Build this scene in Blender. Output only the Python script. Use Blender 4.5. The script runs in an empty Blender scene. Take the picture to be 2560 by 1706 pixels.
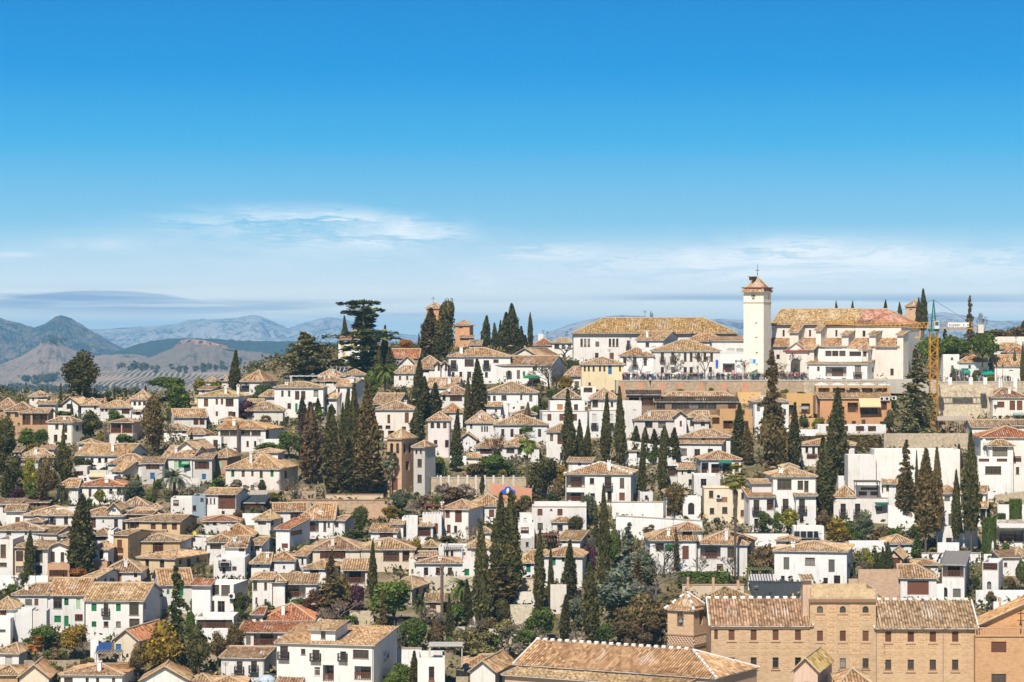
import bpy, bmesh, math, random
import numpy as np
from mathutils import Vector, Matrix
R = random.Random(7)
sc = bpy.context.scene
COL = sc.collection
# ------------------------------------------------------------------ camera, sky, sun, exposure
F, CX, CY = 6585.0, 1280.0, 853.0          # focal length and centre in photograph pixels
cd = bpy.data.cameras.new('camera'); cam = bpy.data.objects.new('camera', cd); COL.objects.link(cam)
cam.rotation_euler = (math.pi/2, 0, 0); cd.sensor_width = 36; cd.lens = 36*F/2560
cd.clip_start = 1.0; cd.clip_end = 80000
sc.camera = cam
SUN_EL, SUN_AZ = math.radians(47), math.radians(13)     # behind the camera, slightly to its left
sl = bpy.data.lights.new('sun', 'SUN'); sl.energy = 5.0; sl.angle = math.radians(.53); sl.color = (1, .94, .85)
so = bpy.data.objects.new('sun', sl); COL.objects.link(so)
sdir = Vector((-math.sin(SUN_AZ)*math.cos(SUN_EL), -math.cos(SUN_AZ)*math.cos(SUN_EL), math.sin(SUN_EL)))
so.rotation_euler = sdir.to_track_quat('Z', 'Y').to_euler()
sc.view_settings.view_transform = 'Standard'; sc.view_settings.look = 'None'
sc.view_settings.exposure = 0.22; sc.view_settings.gamma = 1
sc.view_settings.use_curve_mapping = False
sc.cycles.max_bounces = 5; sc.cycles.diffuse_bounces = 1; sc.cycles.glossy_bounces = 1
sc.cycles.transmission_bounces = 2; sc.cycles.volume_bounces = 0; sc.cycles.transparent_max_bounces = 4
sc.cycles.use_adaptive_sampling = True; sc.cycles.adaptive_threshold = .02
sc.cycles.use_denoising = True

class N:
    """tiny node-tree helper"""
    def __init__(s, t): s.t = t
    def n(s, ty, inp=None, **kw):
        x = s.t.nodes.new(ty)
        for k, v in kw.items(): setattr(x, k, v)
        for k, v in (inp or {}).items():
            if isinstance(v, bpy.types.NodeSocket): s.t.links.new(v, x.inputs[k])
            else: x.inputs[k].default_value = v
        return x
    def m(s, op, a, b=0.0, c=0.0, clamp=False):
        x = s.t.nodes.new('ShaderNodeMath'); x.operation = op; x.use_clamp = clamp
        for i, v in enumerate((a, b, c)):
            if isinstance(v, bpy.types.NodeSocket): s.t.links.new(v, x.inputs[i])
            else: x.inputs[i].default_value = v
        return x.outputs[0]
    def mix(s, f, a, b, bt='MIX'):
        x = s.t.nodes.new('ShaderNodeMix'); x.data_type = 'RGBA'; x.blend_type = bt; x.clamp_factor = True
        for k, v in ((0, f), (6, a), (7, b)):
            if isinstance(v, bpy.types.NodeSocket): s.t.links.new(v, x.inputs[k])
            else: x.inputs[k].default_value = v if k == 0 or len(v) == 4 else (*v, 1)
        return x.outputs[2]
    def ramp(s, f, pts, interp='LINEAR'):
        x = s.t.nodes.new('ShaderNodeValToRGB'); x.color_ramp.interpolation = interp
        e = x.color_ramp.elements
        while len(e) < len(pts): e.new(.5)
        for el, (p, c) in zip(e, pts): el.position = p; el.color = c if len(c) == 4 else (*c, 1)
        s.t.links.new(f, x.inputs[0]); return x.outputs[0]
    def noise(s, vec, scale, detail=3, rough=.55):
        x = s.n('ShaderNodeTexNoise', {'Scale': scale, 'Detail': detail, 'Roughness': rough})
        s.t.links.new(vec, x.inputs['Vector']); return x.outputs[0]

def lin(r, g, b):
    f = lambda c: c/12.92 if c <= .04045 else ((c+.055)/1.055)**2.4
    return (f(r/255), f(g/255), f(b/255))

world = bpy.data.worlds.new('World'); sc.world = world; world.use_nodes = True
wt = world.node_tree; wt.nodes.clear(); w = N(wt)
tc = w.n('ShaderNodeTexCoord'); sep = w.n('ShaderNodeSeparateXYZ', {0: tc.outputs['Generated']})
X, Y, Z = sep.outputs
hyp = w.m('SQRT', w.m('ADD', w.m('MULTIPLY', X, X), w.m('MULTIPLY', Y, Y)))
el = w.m('ARCTAN2', Z, hyp); az = w.m('ARCTAN2', X, Y)
nish = w.n('ShaderNodeTexSky', sky_type='NISHITA', sun_disc=False, sun_elevation=SUN_EL, sun_rotation=math.pi+SUN_AZ,
           altitude=700, air_density=1.0, dust_density=.6, ozone_density=3.0)
nsk = w.n('ShaderNodeVectorMath', {0: nish.outputs[0], 1: (.05,)*3}, operation='MULTIPLY').outputs[0]
E = 2**-.22
def sk(r, g, b): return tuple(c*E for c in lin(r, g, b))
# elevation ramp: 0 .. 0.5 rad, clear-sky colours that deepen away from the horizon
rp = w.ramp(w.m('MULTIPLY', w.m('ADD', el, .02), 2.0), [(0, (1.6, 1.3, .75)), (.045, (1.5, 1.25, .78)), (.06, (1.2, 1.05, .78)), (.085, (.72, .8, .82)),
        (.13, sk(140, 204, 237)), (.19, sk(64, 177, 234)), (.245, sk(0, 150, 226)), (.31, sk(0, 134, 212)), (.6, sk(0, 92, 158)), (1, sk(4, 80, 146))])
sky = w.mix(w.m('MULTIPLY', w.m('SUBTRACT', el, .35), 2.0, clamp=True), rp, nsk)
# wispy clouds near the horizon, in (azimuth, elevation)
cv = w.n('ShaderNodeCombineXYZ', {0: w.m('MULTIPLY', az, 1.0), 1: w.m('MULTIPLY', el, 6.0), 2: 1.7}).outputs[0]
n1 = w.noise(cv, 9, 7, .62)
wv = w.n('ShaderNodeCombineXYZ', {0: az, 1: w.m('ADD', w.m('MULTIPLY', el, 9.0), w.m('MULTIPLY', n1, .55)), 2: 4.2}).outputs[0]
n2 = w.noise(wv, 16, 8, .66)
def blob(a0, e0, sa, se):
    da = w.m('DIVIDE', w.m('SUBTRACT', az, a0), sa); de = w.m('DIVIDE', w.m('SUBTRACT', el, e0), se)
    return w.m('EXPONENT', w.m('MULTIPLY', w.m('ADD', w.m('MULTIPLY', da, da), w.m('MULTIPLY', de, de)), -1))
def pa(x, y): return ((x-CX)/F, (CY-y)/F)
mask = 0
for (x, y, sx, sy, k) in ((740, 548, 230, 26, .95), (640, 575, 300, 34, .6), (950, 588, 260, 34, 1.1), (270, 614, 120, 16, .5), (40, 641, 80, 7, .8),
                          (1370, 630, 130, 20, .8), (2000, 622, 220, 30, .95), (1850, 656, 480, 34, 1.0), (2450, 650, 260, 40, .8), (1200, 705, 46, 20, 1.0),
                          (1600, 692, 380, 30, .75), (2300, 690, 340, 40, .8), (500, 738, 800, 22, .45), (330, 806, 420, 9, .9), (1500, 765, 1000, 26, .5), (700, 640, 500, 40, .25)):
    a0, e0 = pa(x, y)
    mask = w.m('ADD', mask, w.m('MULTIPLY', blob(a0, e0, sx/F, sy/F), k))
cl = w.m('MULTIPLY', w.m('MULTIPLY', w.m('SUBTRACT', n2, .37), 3.6, clamp=True), w.m('MULTIPLY', mask, 1.0), clamp=True)
sky = w.mix(w.m('MULTIPLY', cl, .8), sky, (1.0, .98, .96))
# lens-shaped grey-blue layers low on the left
lv = w.n('ShaderNodeCombineXYZ', {0: w.m('MULTIPLY', az, 1.2), 1: w.m('MULTIPLY', el, 34.0), 2: 8.0}).outputs[0]
n3 = w.noise(lv, 6, 4, .5)
m2 = 0
for (x, y, sx, sy, k) in ((230, 752, 330, 22, 1.0), (900, 772, 500, 22, .6), (1750, 745, 260, 10, .5), (2300, 752, 400, 16, .6)):
    a0, e0 = pa(x, y); m2 = w.m('ADD', m2, w.m('MULTIPLY', blob(a0, e0, sx/F, sy/F), k))
c2 = w.m('MULTIPLY', w.m('MULTIPLY', w.m('SUBTRACT', n3, .45), 9, clamp=True), w.m('MULTIPLY', m2, 1.4), clamp=True)
sky = w.mix(w.m('MULTIPLY', c2, .85), sky, sk(150, 160, 190))
# one broad lens-shaped cloud at the left, with a firm upper edge
aL, eL = pa(250, 727); da = w.m('SUBTRACT', az, aL)
top = w.m('SUBTRACT', eL, w.m('MULTIPLY', w.m('MULTIPLY', da, da), 2.6))
tt = w.m('DIVIDE', w.m('SUBTRACT', top, w.m('ADD', el, w.m('MULTIPLY', w.m('SUBTRACT', n3, .5), .0035))), 26/F)
hor = w.m('EXPONENT', w.m('MULTIPLY', w.m('POWER', w.m('ABSOLUTE', w.m('DIVIDE', da, 250/F)), 4.0), -1))
m3 = w.m('MULTIPLY', w.m('MULTIPLY', w.m('MULTIPLY', tt, 5.0, clamp=True), w.m('EXPONENT', w.m('MULTIPLY', w.m('MAXIMUM', tt, 0.0), -.75))), hor, clamp=True)
sky = w.mix(w.m('MULTIPLY', m3, .8), sky, sk(146, 160, 196))
bg = w.n('ShaderNodeBackground', {'Color': sky, 'Strength': 1.0})
wo = w.n('ShaderNodeOutputWorld', {'Surface': bg.outputs[0]})

# ------------------------------------------------------------------ materials
MATS = {}
def mat(name, build, rough=.9, spec=.2, **kw):
    m = bpy.data.materials.new(name); m.use_nodes = True; t = m.node_tree; h = N(t)
    b = t.nodes['Principled BSDF']; b.inputs['Roughness'].default_value = rough
    b.inputs['Specular IOR Level'].default_value = spec
    for k, v in kw.items(): b.inputs[k].default_value = v
    r = build(h)
    if isinstance(r, tuple) and len(r) == 2 and not isinstance(r[0], (int, float)):
        c, hgt, dist, st = r[0], *r[1]
        bp = h.n('ShaderNodeBump', {'Height': hgt, 'Distance': dist, 'Strength': st}); t.links.new(bp.outputs[0], b.inputs['Normal']); r = c
    if isinstance(r, bpy.types.NodeSocket): t.links.new(r, b.inputs['Base Color'])
    else: b.inputs['Base Color'].default_value = (*r, 1)
    MATS[name] = m; return m
def OB(h): return h.n('ShaderNodeTexCoord').outputs['Object']
def OI(h): return h.n('ShaderNodeObjectInfo')
def b_wall(h):
    o = OB(h); oi = OI(h)
    ov = h.n('ShaderNodeVectorMath', {0: o, 1: h.n('ShaderNodeCombineXYZ', {0: h.m('MULTIPLY', oi.outputs['Random'], 90)}).outputs[0]}, operation='ADD').outputs[0]
    n = h.noise(ov, .7, 5, .65)
    st = h.n('ShaderNodeMapping', {'Vector': ov, 'Scale': (2.2, 2.2, .16)}).outputs[0]
    n2 = h.noise(st, 1.4, 4, .6)
    c = h.mix(h.m('MULTIPLY', h.m('SUBTRACT', n, .48), 1.6, clamp=True), oi.outputs['Color'], h.mix(1.0, oi.outputs['Color'], (.82, .75, .66), 'MULTIPLY'))
    c = h.mix(h.m('MULTIPLY', h.m('SUBTRACT', n2, .54), 2.8, clamp=True), c, h.mix(1.0, oi.outputs['Color'], (.58, .51, .43), 'MULTIPLY'))
    n3 = h.noise(ov, .28, 3, .5)
    c = h.mix(h.m('MULTIPLY', h.m('SUBTRACT', n3, .5), 2.2, clamp=True), c, h.mix(1.0, c, (.9, .85, .77), 'MULTIPLY'))
    return c, (h.noise(o, 9, 3), .03, .25)
mat('plaster', b_wall, .92, .15)
def b_brick(h):
    o = OB(h); oi = OI(h)
    sp = h.n('ShaderNodeSeparateXYZ', {0: o}).outputs
    v = h.n('ShaderNodeCombineXYZ', {0: h.m('ADD', sp[0], sp[1]), 1: sp[2]}).outputs[0]
    br = h.n('ShaderNodeTexBrick', {'Vector': v, 'Color1': (1, 1, 1, 1), 'Color2': (.76, .7, .64, 1), 'Mortar': (1.12, 1.1, 1.05, 1), 'Scale': 1, 'Mortar Size': .018,
            'Brick Width': .55, 'Row Height': .17, 'Bias': -.2})
    n = h.noise(o, .5, 5, .65)
    c = h.mix(1.0, oi.outputs['Color'], br.outputs[0], 'MULTIPLY')
    return h.mix(h.m('MULTIPLY', h.m('SUBTRACT', n, .5), 2.2, clamp=True), c, h.mix(1.0, c, (.72, .66, .6), 'MULTIPLY')), (br.outputs[1], .02, -.4)
mat('brickwork', b_brick, .92, .15)
def b_rubble(h):
    o = OB(h); oi = OI(h)
    v = h.n('ShaderNodeTexVoronoi', {'Vector': o, 'Scale': 2.6}, feature='DISTANCE_TO_EDGE')
    v2 = h.n('ShaderNodeTexVoronoi', {'Vector': o, 'Scale': 2.6})
    c = h.mix(h.m('MULTIPLY', v2.outputs['Color'], .8), h.mix(1.0, oi.outputs['Color'], (.6, .57, .52), 'MULTIPLY'), h.mix(1.0, oi.outputs['Color'], (1.2, 1.15, 1.05), 'MULTIPLY'))
    c = h.mix(h.m('SUBTRACT', 1, h.m('MULTIPLY', v.outputs[0], 9, clamp=True)), c, h.mix(1.0, oi.outputs['Color'], (.9, .82, .7), 'MULTIPLY'))
    n = h.noise(o, .35, 4)
    return h.mix(h.m('MULTIPLY', h.m('SUBTRACT', n, .5), 2, clamp=True), c, h.mix(1.0, c, (.7, .66, .6), 'MULTIPLY')), (v.outputs[0], .08, .7)
mat('rubble', b_rubble, .95, .1)
def b_tile(h):
    uv = h.n('ShaderNodeUVMap').outputs[0]; oi = OI(h)
    sp = h.n('ShaderNodeSeparateXYZ', {0: uv}).outputs
    rnd = h.m('MULTIPLY', oi.outputs['Random'], 71)
    cell = h.n('ShaderNodeCombineXYZ', {0: h.m('FLOOR', h.m('DIVIDE', sp[0], .42)), 1: h.m('FLOOR', h.m('DIVIDE', sp[1], .55)), 2: rnd}).outputs[0]
    wn = h.n('ShaderNodeTexWhiteNoise', {'Vector': cell}).outputs[0]
    tint = h.ramp(wn, [(0, (.48, .41, .35)), (.22, (.76, .67, .59)), (.55, (.96, .93, .89)), (.85, (1.15, 1.12, 1.08)), (1, (1.45, 1.46, 1.46))])
    pos = h.n('ShaderNodeCombineXYZ', {0: sp[0], 1: sp[1], 2: rnd}).outputs[0]
    n = h.noise(pos, .33, 6, .7); n2 = h.noise(pos, 1.3, 4, .7)
    c = h.mix(1.0, oi.outputs['Color'], tint, 'MULTIPLY')
    c = h.mix(h.m('MULTIPLY', h.m('SUBTRACT', n, .5), 3.2, clamp=True), c, h.mix(1.0, c, (.55, .47, .42), 'MULTIPLY'))
    c = h.mix(h.m('MULTIPLY', h.m('SUBTRACT', n2, .56), 4, clamp=True), c, h.mix(1.0, c, (1.12, .78, .55), 'MULTIPLY'))
    n4 = h.noise(pos, .12, 4, .6)
    c = h.mix(h.m('MULTIPLY', h.m('SUBTRACT', n4, .52), 3.5, clamp=True), c, h.mix(1.0, c, (1.15, 1.2, 1.25), 'MULTIPLY'))
    gr = h.m('ABSOLUTE', h.m('SUBTRACT', h.m('FRACT', h.m('DIVIDE', sp[0], .42)), .5))
    c = h.mix(h.m('MULTIPLY', h.m('SUBTRACT', gr, .24), 5.5, clamp=True), c, h.mix(1.0, c, (.44, .36, .3), 'MULTIPLY'))
    step = h.m('FRACT', h.m('DIVIDE', sp[1], .55))
    return c, (step, .05, .5)
mat('roof_tile', b_tile, .9, .1)
mat('tint', lambda h: h.n('ShaderNodeMix', {0: h.m('MULTIPLY', h.noise(OB(h), 2.5, 4), .35), 6: OI(h).outputs['Color'], 7: (.25, .22, .2, 1)}, data_type='RGBA', blend_type='MULTIPLY').outputs[2], .7, .3)
mat('glass', lambda h: h.ramp(OI(h).outputs['Random'], [(0, (.01, .011, .013)), (.8, (.035, .035, .035)), (.9, (.12, .115, .1)), (1, (.3, .28, .25))]), .12, .5)
mat('iron', lambda h: (.02, .02, .022), .5)
mat('ground', lambda h: (lambda o: h.mix(h.m('MULTIPLY', h.m('SUBTRACT', h.noise(o, .09, 6, .65), .42), 5, clamp=True),
        h.mix(h.noise(o, .6, 4), (.085, .085, .035), (.19, .15, .08)), h.mix(h.noise(o, .8, 5), (.24, .175, .115), (.42, .33, .23))))(OB(h)), .97, .05)
def b_leaf(h):
    oi = OI(h); g = h.n('ShaderNodeNewGeometry')
    ri = g.outputs['Random Per Island']
    k = h.ramp(ri, [(0, (.55, .55, .5)), (.5, (1, 1, 1)), (.85, (1.4, 1.35, 1.2)), (1, (2.4, 2.1, 1.7))])  # brightest clumps paint in sunlit sprays; the lower range is random leaf tone
    c = h.mix(1.0, oi.outputs['Color'], k, 'MULTIPLY')
    n = h.noise(OB(h), .55, 4, .6)
    return h.mix(h.m('MULTIPLY', h.m('SUBTRACT', n, .5), 3.0, clamp=True), c, h.mix(1.0, c, (1.35, 1.05, .75), 'MULTIPLY'))
mat('leaf', b_leaf, .85, .1)
mat('bark', lambda h: h.mix(h.noise(OB(h), 4, 4), h.mix(1.0, OI(h).outputs['Color'], (.5, .5, .5), 'MULTIPLY'), OI(h).outputs['Color']), .95, .05)

# ------------------------------------------------------------------ mesh builder
class MB:
    def __init__(s): s.v = []; s.f = []; s.mi = []; s.uv = []
    def face(s, pts, m=0, uv=None):
        i = len(s.v); s.v += [tuple(p) for p in pts]; s.f.append(tuple(range(i, i+len(pts)))); s.mi.append(m)
        s.uv += uv if uv else [(0, 0)]*len(pts)
    def box(s, a, b, m=0):
        (x0, y0, z0), (x1, y1, z1) = a, b
        P = [(x0, y0, z0), (x1, y0, z0), (x1, y1, z0), (x0, y1, z0), (x0, y0, z1), (x1, y0, z1), (x1, y1, z1), (x0, y1, z1)]
        for q in ((0, 1, 5, 4), (1, 2, 6, 5), (2, 3, 7, 6), (3, 0, 4, 7), (4, 5, 6, 7), (3, 2, 1, 0)): s.face([P[k] for k in q], m)
    def bar(s, p, q, r, m=0, r2=None, n=4):
        p, q = Vector(p), Vector(q); d = (q-p)
        if d.length < 1e-6: return
        d.normalize(); a = d.orthogonal().normalized(); b = d.cross(a); r2 = r if r2 is None else r2
        c = [(math.cos(2*math.pi*(k+.5)/n), math.sin(2*math.pi*(k+.5)/n)) for k in range(n)]
        A = [p+(a*x+b*y)*r for x, y in c]; B = [q+(a*x+b*y)*r2 for x, y in c]
        for k in range(n): s.face([A[k], A[(k+1) % n], B[(k+1) % n], B[k]], m)
        s.face(A[::-1], m); s.face(B, m)
    def lathe(s, prof, n=10, m=0, c=(0, 0, 0)):
        for (r0, z0), (r1, z1) in zip(prof, prof[1:]):
            for k in range(n):
                a, b = 2*math.pi*k/n, 2*math.pi*(k+1)/n
                P = [(c[0]+r0*math.cos(a), c[1]+r0*math.sin(a), c[2]+z0), (c[0]+r0*math.cos(b), c[1]+r0*math.sin(b), c[2]+z0),
                     (c[0]+r1*math.cos(b), c[1]+r1*math.sin(b), c[2]+z1), (c[0]+r1*math.cos(a), c[1]+r1*math.sin(a), c[2]+z1)]
                if r0 < 1e-6: P = P[1:]
                elif r1 < 1e-6: P = P[:3]
                s.face(P, m)
    def mesh(s, name, mats, smooth=False, uv=False):
        me = bpy.data.meshes.new(name); me.from_pydata(s.v, [], s.f)
        for x in mats: me.materials.append(MATS[x])
        if len(mats) > 1: me.polygons.foreach_set('material_index', s.mi)
        if uv: me.uv_layers.new(name='UVMap').data.foreach_set('uv', np.array(s.uv, 'f').ravel())
        if smooth: me.polygons.foreach_set('use_smooth', [True]*len(s.f))
        me.update(); return me
def obj(name, me, parent=None, loc=(0, 0, 0), color=None, rot=0.0, **props):
    o = bpy.data.objects.new(name, me); COL.objects.link(o); o.location = loc
    if rot: o.rotation_euler = (0, 0, rot)
    if parent: o.parent = parent
    if color: o.color = (*color, 1) if len(color) == 3 else color
    for k, v in props.items(): o[k] = v
    return o
USED = {}
def thing(name, label, cat, loc=(0, 0, 0), rot=0.0, group=None, me=None, color=None):
    o = obj(name, me, None, loc, color, rot); o['label'] = label; o['category'] = cat
    if group: o['group'] = group
    return o

# ------------------------------------------------------------------ where things stand
YT = [860, 880, 905, 930, 1000, 1100, 1200, 1300, 1400, 1500, 1600, 1706, 1900, 2300]
DT = [760, 705, 665, 640, 600, 560, 520, 485, 455, 430, 408, 390, 360, 315]
def dep(y): return float(np.interp(y, YT, DT))
def wp(x, y, d): return Vector(((x-CX)/F*d, d, -(y-CY)/F*d))
ZT = [-(y-CY)/F*d for y, d in zip(YT, DT)]
def sm(a, b, x):
    t = min(1, max(0, (x-a)/(b-a))); return t*t*(3-2*t)
PLAIN = -118.0; HAZE = 5.4e-5
def hz(Xw, Yw):
    """height of the hill"""
    px = Xw/max(Yw, 1)*F+CX
    yc = 612+148*sm(480, 900, px)
    z = float(np.interp(min(Yw, yc), DT[::-1], ZT[::-1]))
    if Yw < 315: z = -68-8*sm(315, 200, Yw)
    if Yw > yc: z -= (Yw-yc)*.22
    return max(z, PLAIN)
# ------------------------------------------------------------------ buildings
WC = dict(w=(.76, .745, .72), c=(.74, .6, .4), o=(.54, .34, .17), t=(.47, .31, .19), p=(.62, .45, .36), g=(.55, .53, .5), k=(.74, .7, .62),
          b=(.52, .32, .2), s=(.34, .33, .32), r=(.5, .2, .12), u=(.3, .38, .45), y=(.76, .62, .3), m=(.2, .1, .055), a=(.6, .37, .2))
RC = dict(n=(.5, .345, .2), r=(.44, .2, .105), b=(.38, .265, .17), y=(.55, .385, .185), p=(.48, .345, .23), o=(.52, .305, .15), d=(.06, .065, .07),
          g=(.28, .26, .24), e=(.68, .4, .3), l=(.42, .32, .14))
WINC = dict(d=(.13, .055, .03), k=(.12, .05, .03), g=(.01, .17, .06), b=(.17, .065, .035), w=(.72, .7, .66), a=(.07, .035, .02), o=(.5, .22, .07), v=(.1, .06, .04),
            e=(.16, .1, .07), t=(.012, .2, .15), r=(.15, .035, .022), x=(.15, .145, .115), u=(.03, .18, .42), l=(.35, .5, .3), z=(.62, .6, .54), f=(.08, .05, .04), y=(.6, .42, .12))
_wc = {}
def win_mesh(kind, w, h):
    w, h = max(.3, round(w, 1)), max(.3, round(h, 1)); key = (kind, w, h)
    if key in _wc: return _wc[key]
    fr = MB(); pn = MB(); bl = None; t = .09
    if kind in 'gbtulozxy':                                   # closed shutter or blind: stiles and boards
        fr.box((-w/2, -.05, 0), (w/2, .03, h))
        for sx in (-w/2, -.05, w/2-.1): fr.box((sx, -.09, 0), (sx+.1, -.05, h))
        k = 0.12
        while k < h-.1: fr.box((-w/2+.1, -.075, k), (w/2-.1, -.052, k+.07)); k += max(.22, h/14)
    else:
        for a, b in (((-w/2, -.04, 0), (-w/2+t, .06, h)), ((w/2-t, -.04, 0), (w/2, .06, h)), ((-w/2+t, -.04, h-t), (w/2-t, .06, h)), ((-w/2+t, -.04, 0), (w/2-t, .06, t))): fr.box(a, b)
        n = max(1, round(w/(.75 if kind == 'e' else .62)))
        for i in range(1, n): fr.box((-w/2+w*i/n-.035, -.03, t), (-w/2+w*i/n+.035, .05, h-t))
        if h > 1.2: fr.box((-w/2+t, -.025, h*.68-.03), (w/2-t, .045, h*.68+.03))
        if kind in 'dkr' and h > 1.7: fr.box((-w/2+t, -.02, t), (w/2-t, .04, h*.25))
        pn.face([(-w/2+t*.5, .02, t*.5), (w/2-t*.5, .02, t*.5), (w/2-t*.5, .02, h-t*.5), (-w/2+t*.5, .02, h-t*.5)])
    if kind in 'dwkel': fr.box((-w/2-.08, -.24, -.09), (w/2+.08, -.05, -.005))
    _wc[key] = (fr.mesh('window', ['tint']), pn.mesh('pane', ['glass']) if pn.v else None)
    return _wc[key]
_bc = {}
def balcony_mesh(w, kind):
    w = round(w, 1); key = (w, kind)
    if key in _bc: return _bc[key]
    m = MB(); dp = .6 if kind == 'iron' else .12
    if kind == 'iron': m.box((-w/2, -dp, -.14), (w/2, -.002, -.02))
    th = .022 if kind == 'iron' else .05
    st = .16 if kind == 'iron' else .24
    n = max(2, int(w/st))
    for i in range(n+1):
        x = -w/2+th+(w-2*th)*i/n; m.box((x-th, -dp, -.02), (x+th, -dp+2*th, .98))
    if kind == 'iron':
        for x in (-w/2+th, w/2-th):
            for i in range(1, 4): m.box((x-th, -dp+.14*i, -.02), (x+th, -dp+.14*i+2*th, .98))
            m.box((x-th, -dp, .98), (x+th, -.002, 1.04))
    m.box((-w/2, -dp-.02, .98), (w/2, -dp+2*th+.02, 1.06))
    _bc[key] = m.mesh('balcony' if kind == 'iron' else 'railing', ['iron' if kind == 'iron' else 'tint']); return _bc[key]

def holes_face(mb, O, U, w, h, holes, Nin, zlow=None):
    """face at O spanning w along U and h along Z with holes (ua,ub,za,zb,depth,back,arch); reveals go along Nin"""
    us = sorted({0, w, *[x for q in holes for x in q[:2]]}); zs = sorted({0, h, *[x for q in holes for x in q[2:4]]})
    P = lambda u, z, n=0: O+U*u+Vector((0, 0, z))+Nin*n
    for a, b in zip(us, us[1:]):
        for c, d in zip(zs, zs[1:]):
            mu, mz = (a+b)/2, (c+d)/2
            if any(q[0] < mu < q[1] and q[2] < mz < q[3] for q in holes): continue
            mb.face([P(a, c), P(b, c), P(b, d), P(a, d)])
    for ua, ub, za, zb, r, back, arch in holes:
        mb.face([P(ua, za), P(ua, za, r), P(ub, za, r), P(ub, za)])
        mb.face([P(ua, za), P(ua, zb), P(ua, zb, r), P(ua, za, r)]); mb.face([P(ub, za), P(ub, za, r), P(ub, zb, r), P(ub, zb)])
        if arch:
            rw = (ub-ua)/2; cz = zb-min(rw, (zb-za)*.6); hh = zb-cz; um = (ua+ub)/2; K = 8
            A = [(um-rw*math.cos(math.pi*k/K), cz+hh*math.sin(math.pi*k/K)) for k in range(K+1)]
            for (p, q), (s, t) in zip(A, A[1:]):
                mb.face([P(p, q), P(s, t), P(s, zb), P(p, zb)]); mb.face([P(p, q), P(p, q, r), P(s, t, r), P(s, t)])
        else: mb.face([P(ua, zb), P(ub, zb), P(ub, zb, r), P(ua, zb, r)])
        if back: mb.face([P(ua, za, r), P(ub, za, r), P(ub, zb, r), P(ua, zb, r)])

PITCH, AMP = .42, .11
def slope(mb, a, b, c, d, pitch=PITCH, amp=AMP, sof=1):
    """corrugated tile slope: eave a->b, upper edge d->c (a below d); slots: 0 tiles, 1 soffit"""
    a, b, c, d = map(Vector, (a, b, c, d)); e = b-a; L = e.length; e.normalize()
    nrm = e.cross((d-a) if (d-a).length > (c-b).length else (c-b)).normalized()
    if nrm.z < 0: nrm = -nrm
    up = nrm.cross(e)
    if up.z < 0: up = -up
    cd_, cc = ((d-a).dot(e), (d-a).dot(up)), ((c-a).dot(e), (c-a).dot(up))
    def H(x):
        if x < cd_[0]: return cd_[1]*max(0, x)/max(cd_[0], 1e-6)
        if x > cc[0]: return cc[1]*max(0, (L-x))/max(L-cc[0], 1e-6)
        return cd_[1]+(cc[1]-cd_[1])*(x-cd_[0])/max(cc[0]-cd_[0], 1e-6)
    n = max(2, int(round(L/(pitch/2)))); n += n % 2
    pts = []
    for i in range(n+1):
        x = L*i/n; o = amp if i % 2 else -amp*.3
        pts.append((a+e*x+nrm*o, a+e*x+up*H(x)+nrm*(o if H(x) > .3 else 0), x, H(x)))
    off = .42*R.randrange(90); w0 = R.uniform(0, 6)
    P3 = []
    for p in pts:
        sg = -.09*math.sin(math.pi*min(1, max(0, p[2]/L)))+.05*math.sin(p[2]*.8+w0)
        P3.append((p[0]-up*R.uniform(-.06, .1)+nrm*R.gauss(0, .018), p[0].lerp(p[1], .5)+nrm*(R.gauss(0, .02)+sg), p[1]+nrm*(sg*.6 if p[3] > .3 else 0), p[2], p[3]))
    for p, q in zip(P3, P3[1:]):
        a_, b_ = p[3]+off, q[3]+off
        mb.face([p[0], q[0], q[1], p[1]], 0, [(a_, 0), (b_, 0), (b_, q[4]/2), (a_, p[4]/2)]); mb.face([p[1], q[1], q[2], p[2]], 0, [(a_, p[4]/2), (b_, q[4]/2), (b_, q[4]), (a_, p[4])])
    dn = Vector((0, 0, -.13))
    mb.face([a+dn, d+dn, c+dn, b+dn] if (c-d).length > 1e-4 else [a+dn, d+dn, b+dn], sof); mb.face([a, a+dn, b+dn, b], sof)
def cap(mb, p, q, r=.15, m=2, dash=False):
    p, q = Vector(p), Vector(q); L = (q-p).length
    if L < .2: return
    if not dash: mb.bar(p+Vector((0, 0, .05)), q+Vector((0, 0, .05)), r, m, n=5); return
    n = max(1, int(L/1.15)); d = (q-p)/n
    for i in range(n): mb.bar(p+d*i+Vector((0, 0, .09)), p+d*(i+.5)+Vector((0, 0, .09)), r*1.5, m, n=5)

mat('eave', lambda h: (.56, .51, .45), .9); mat('ridge', lambda h: (.52, .39, .26), .9); mat('limewash', lambda h: (.72, .7, .66), .9)

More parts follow.
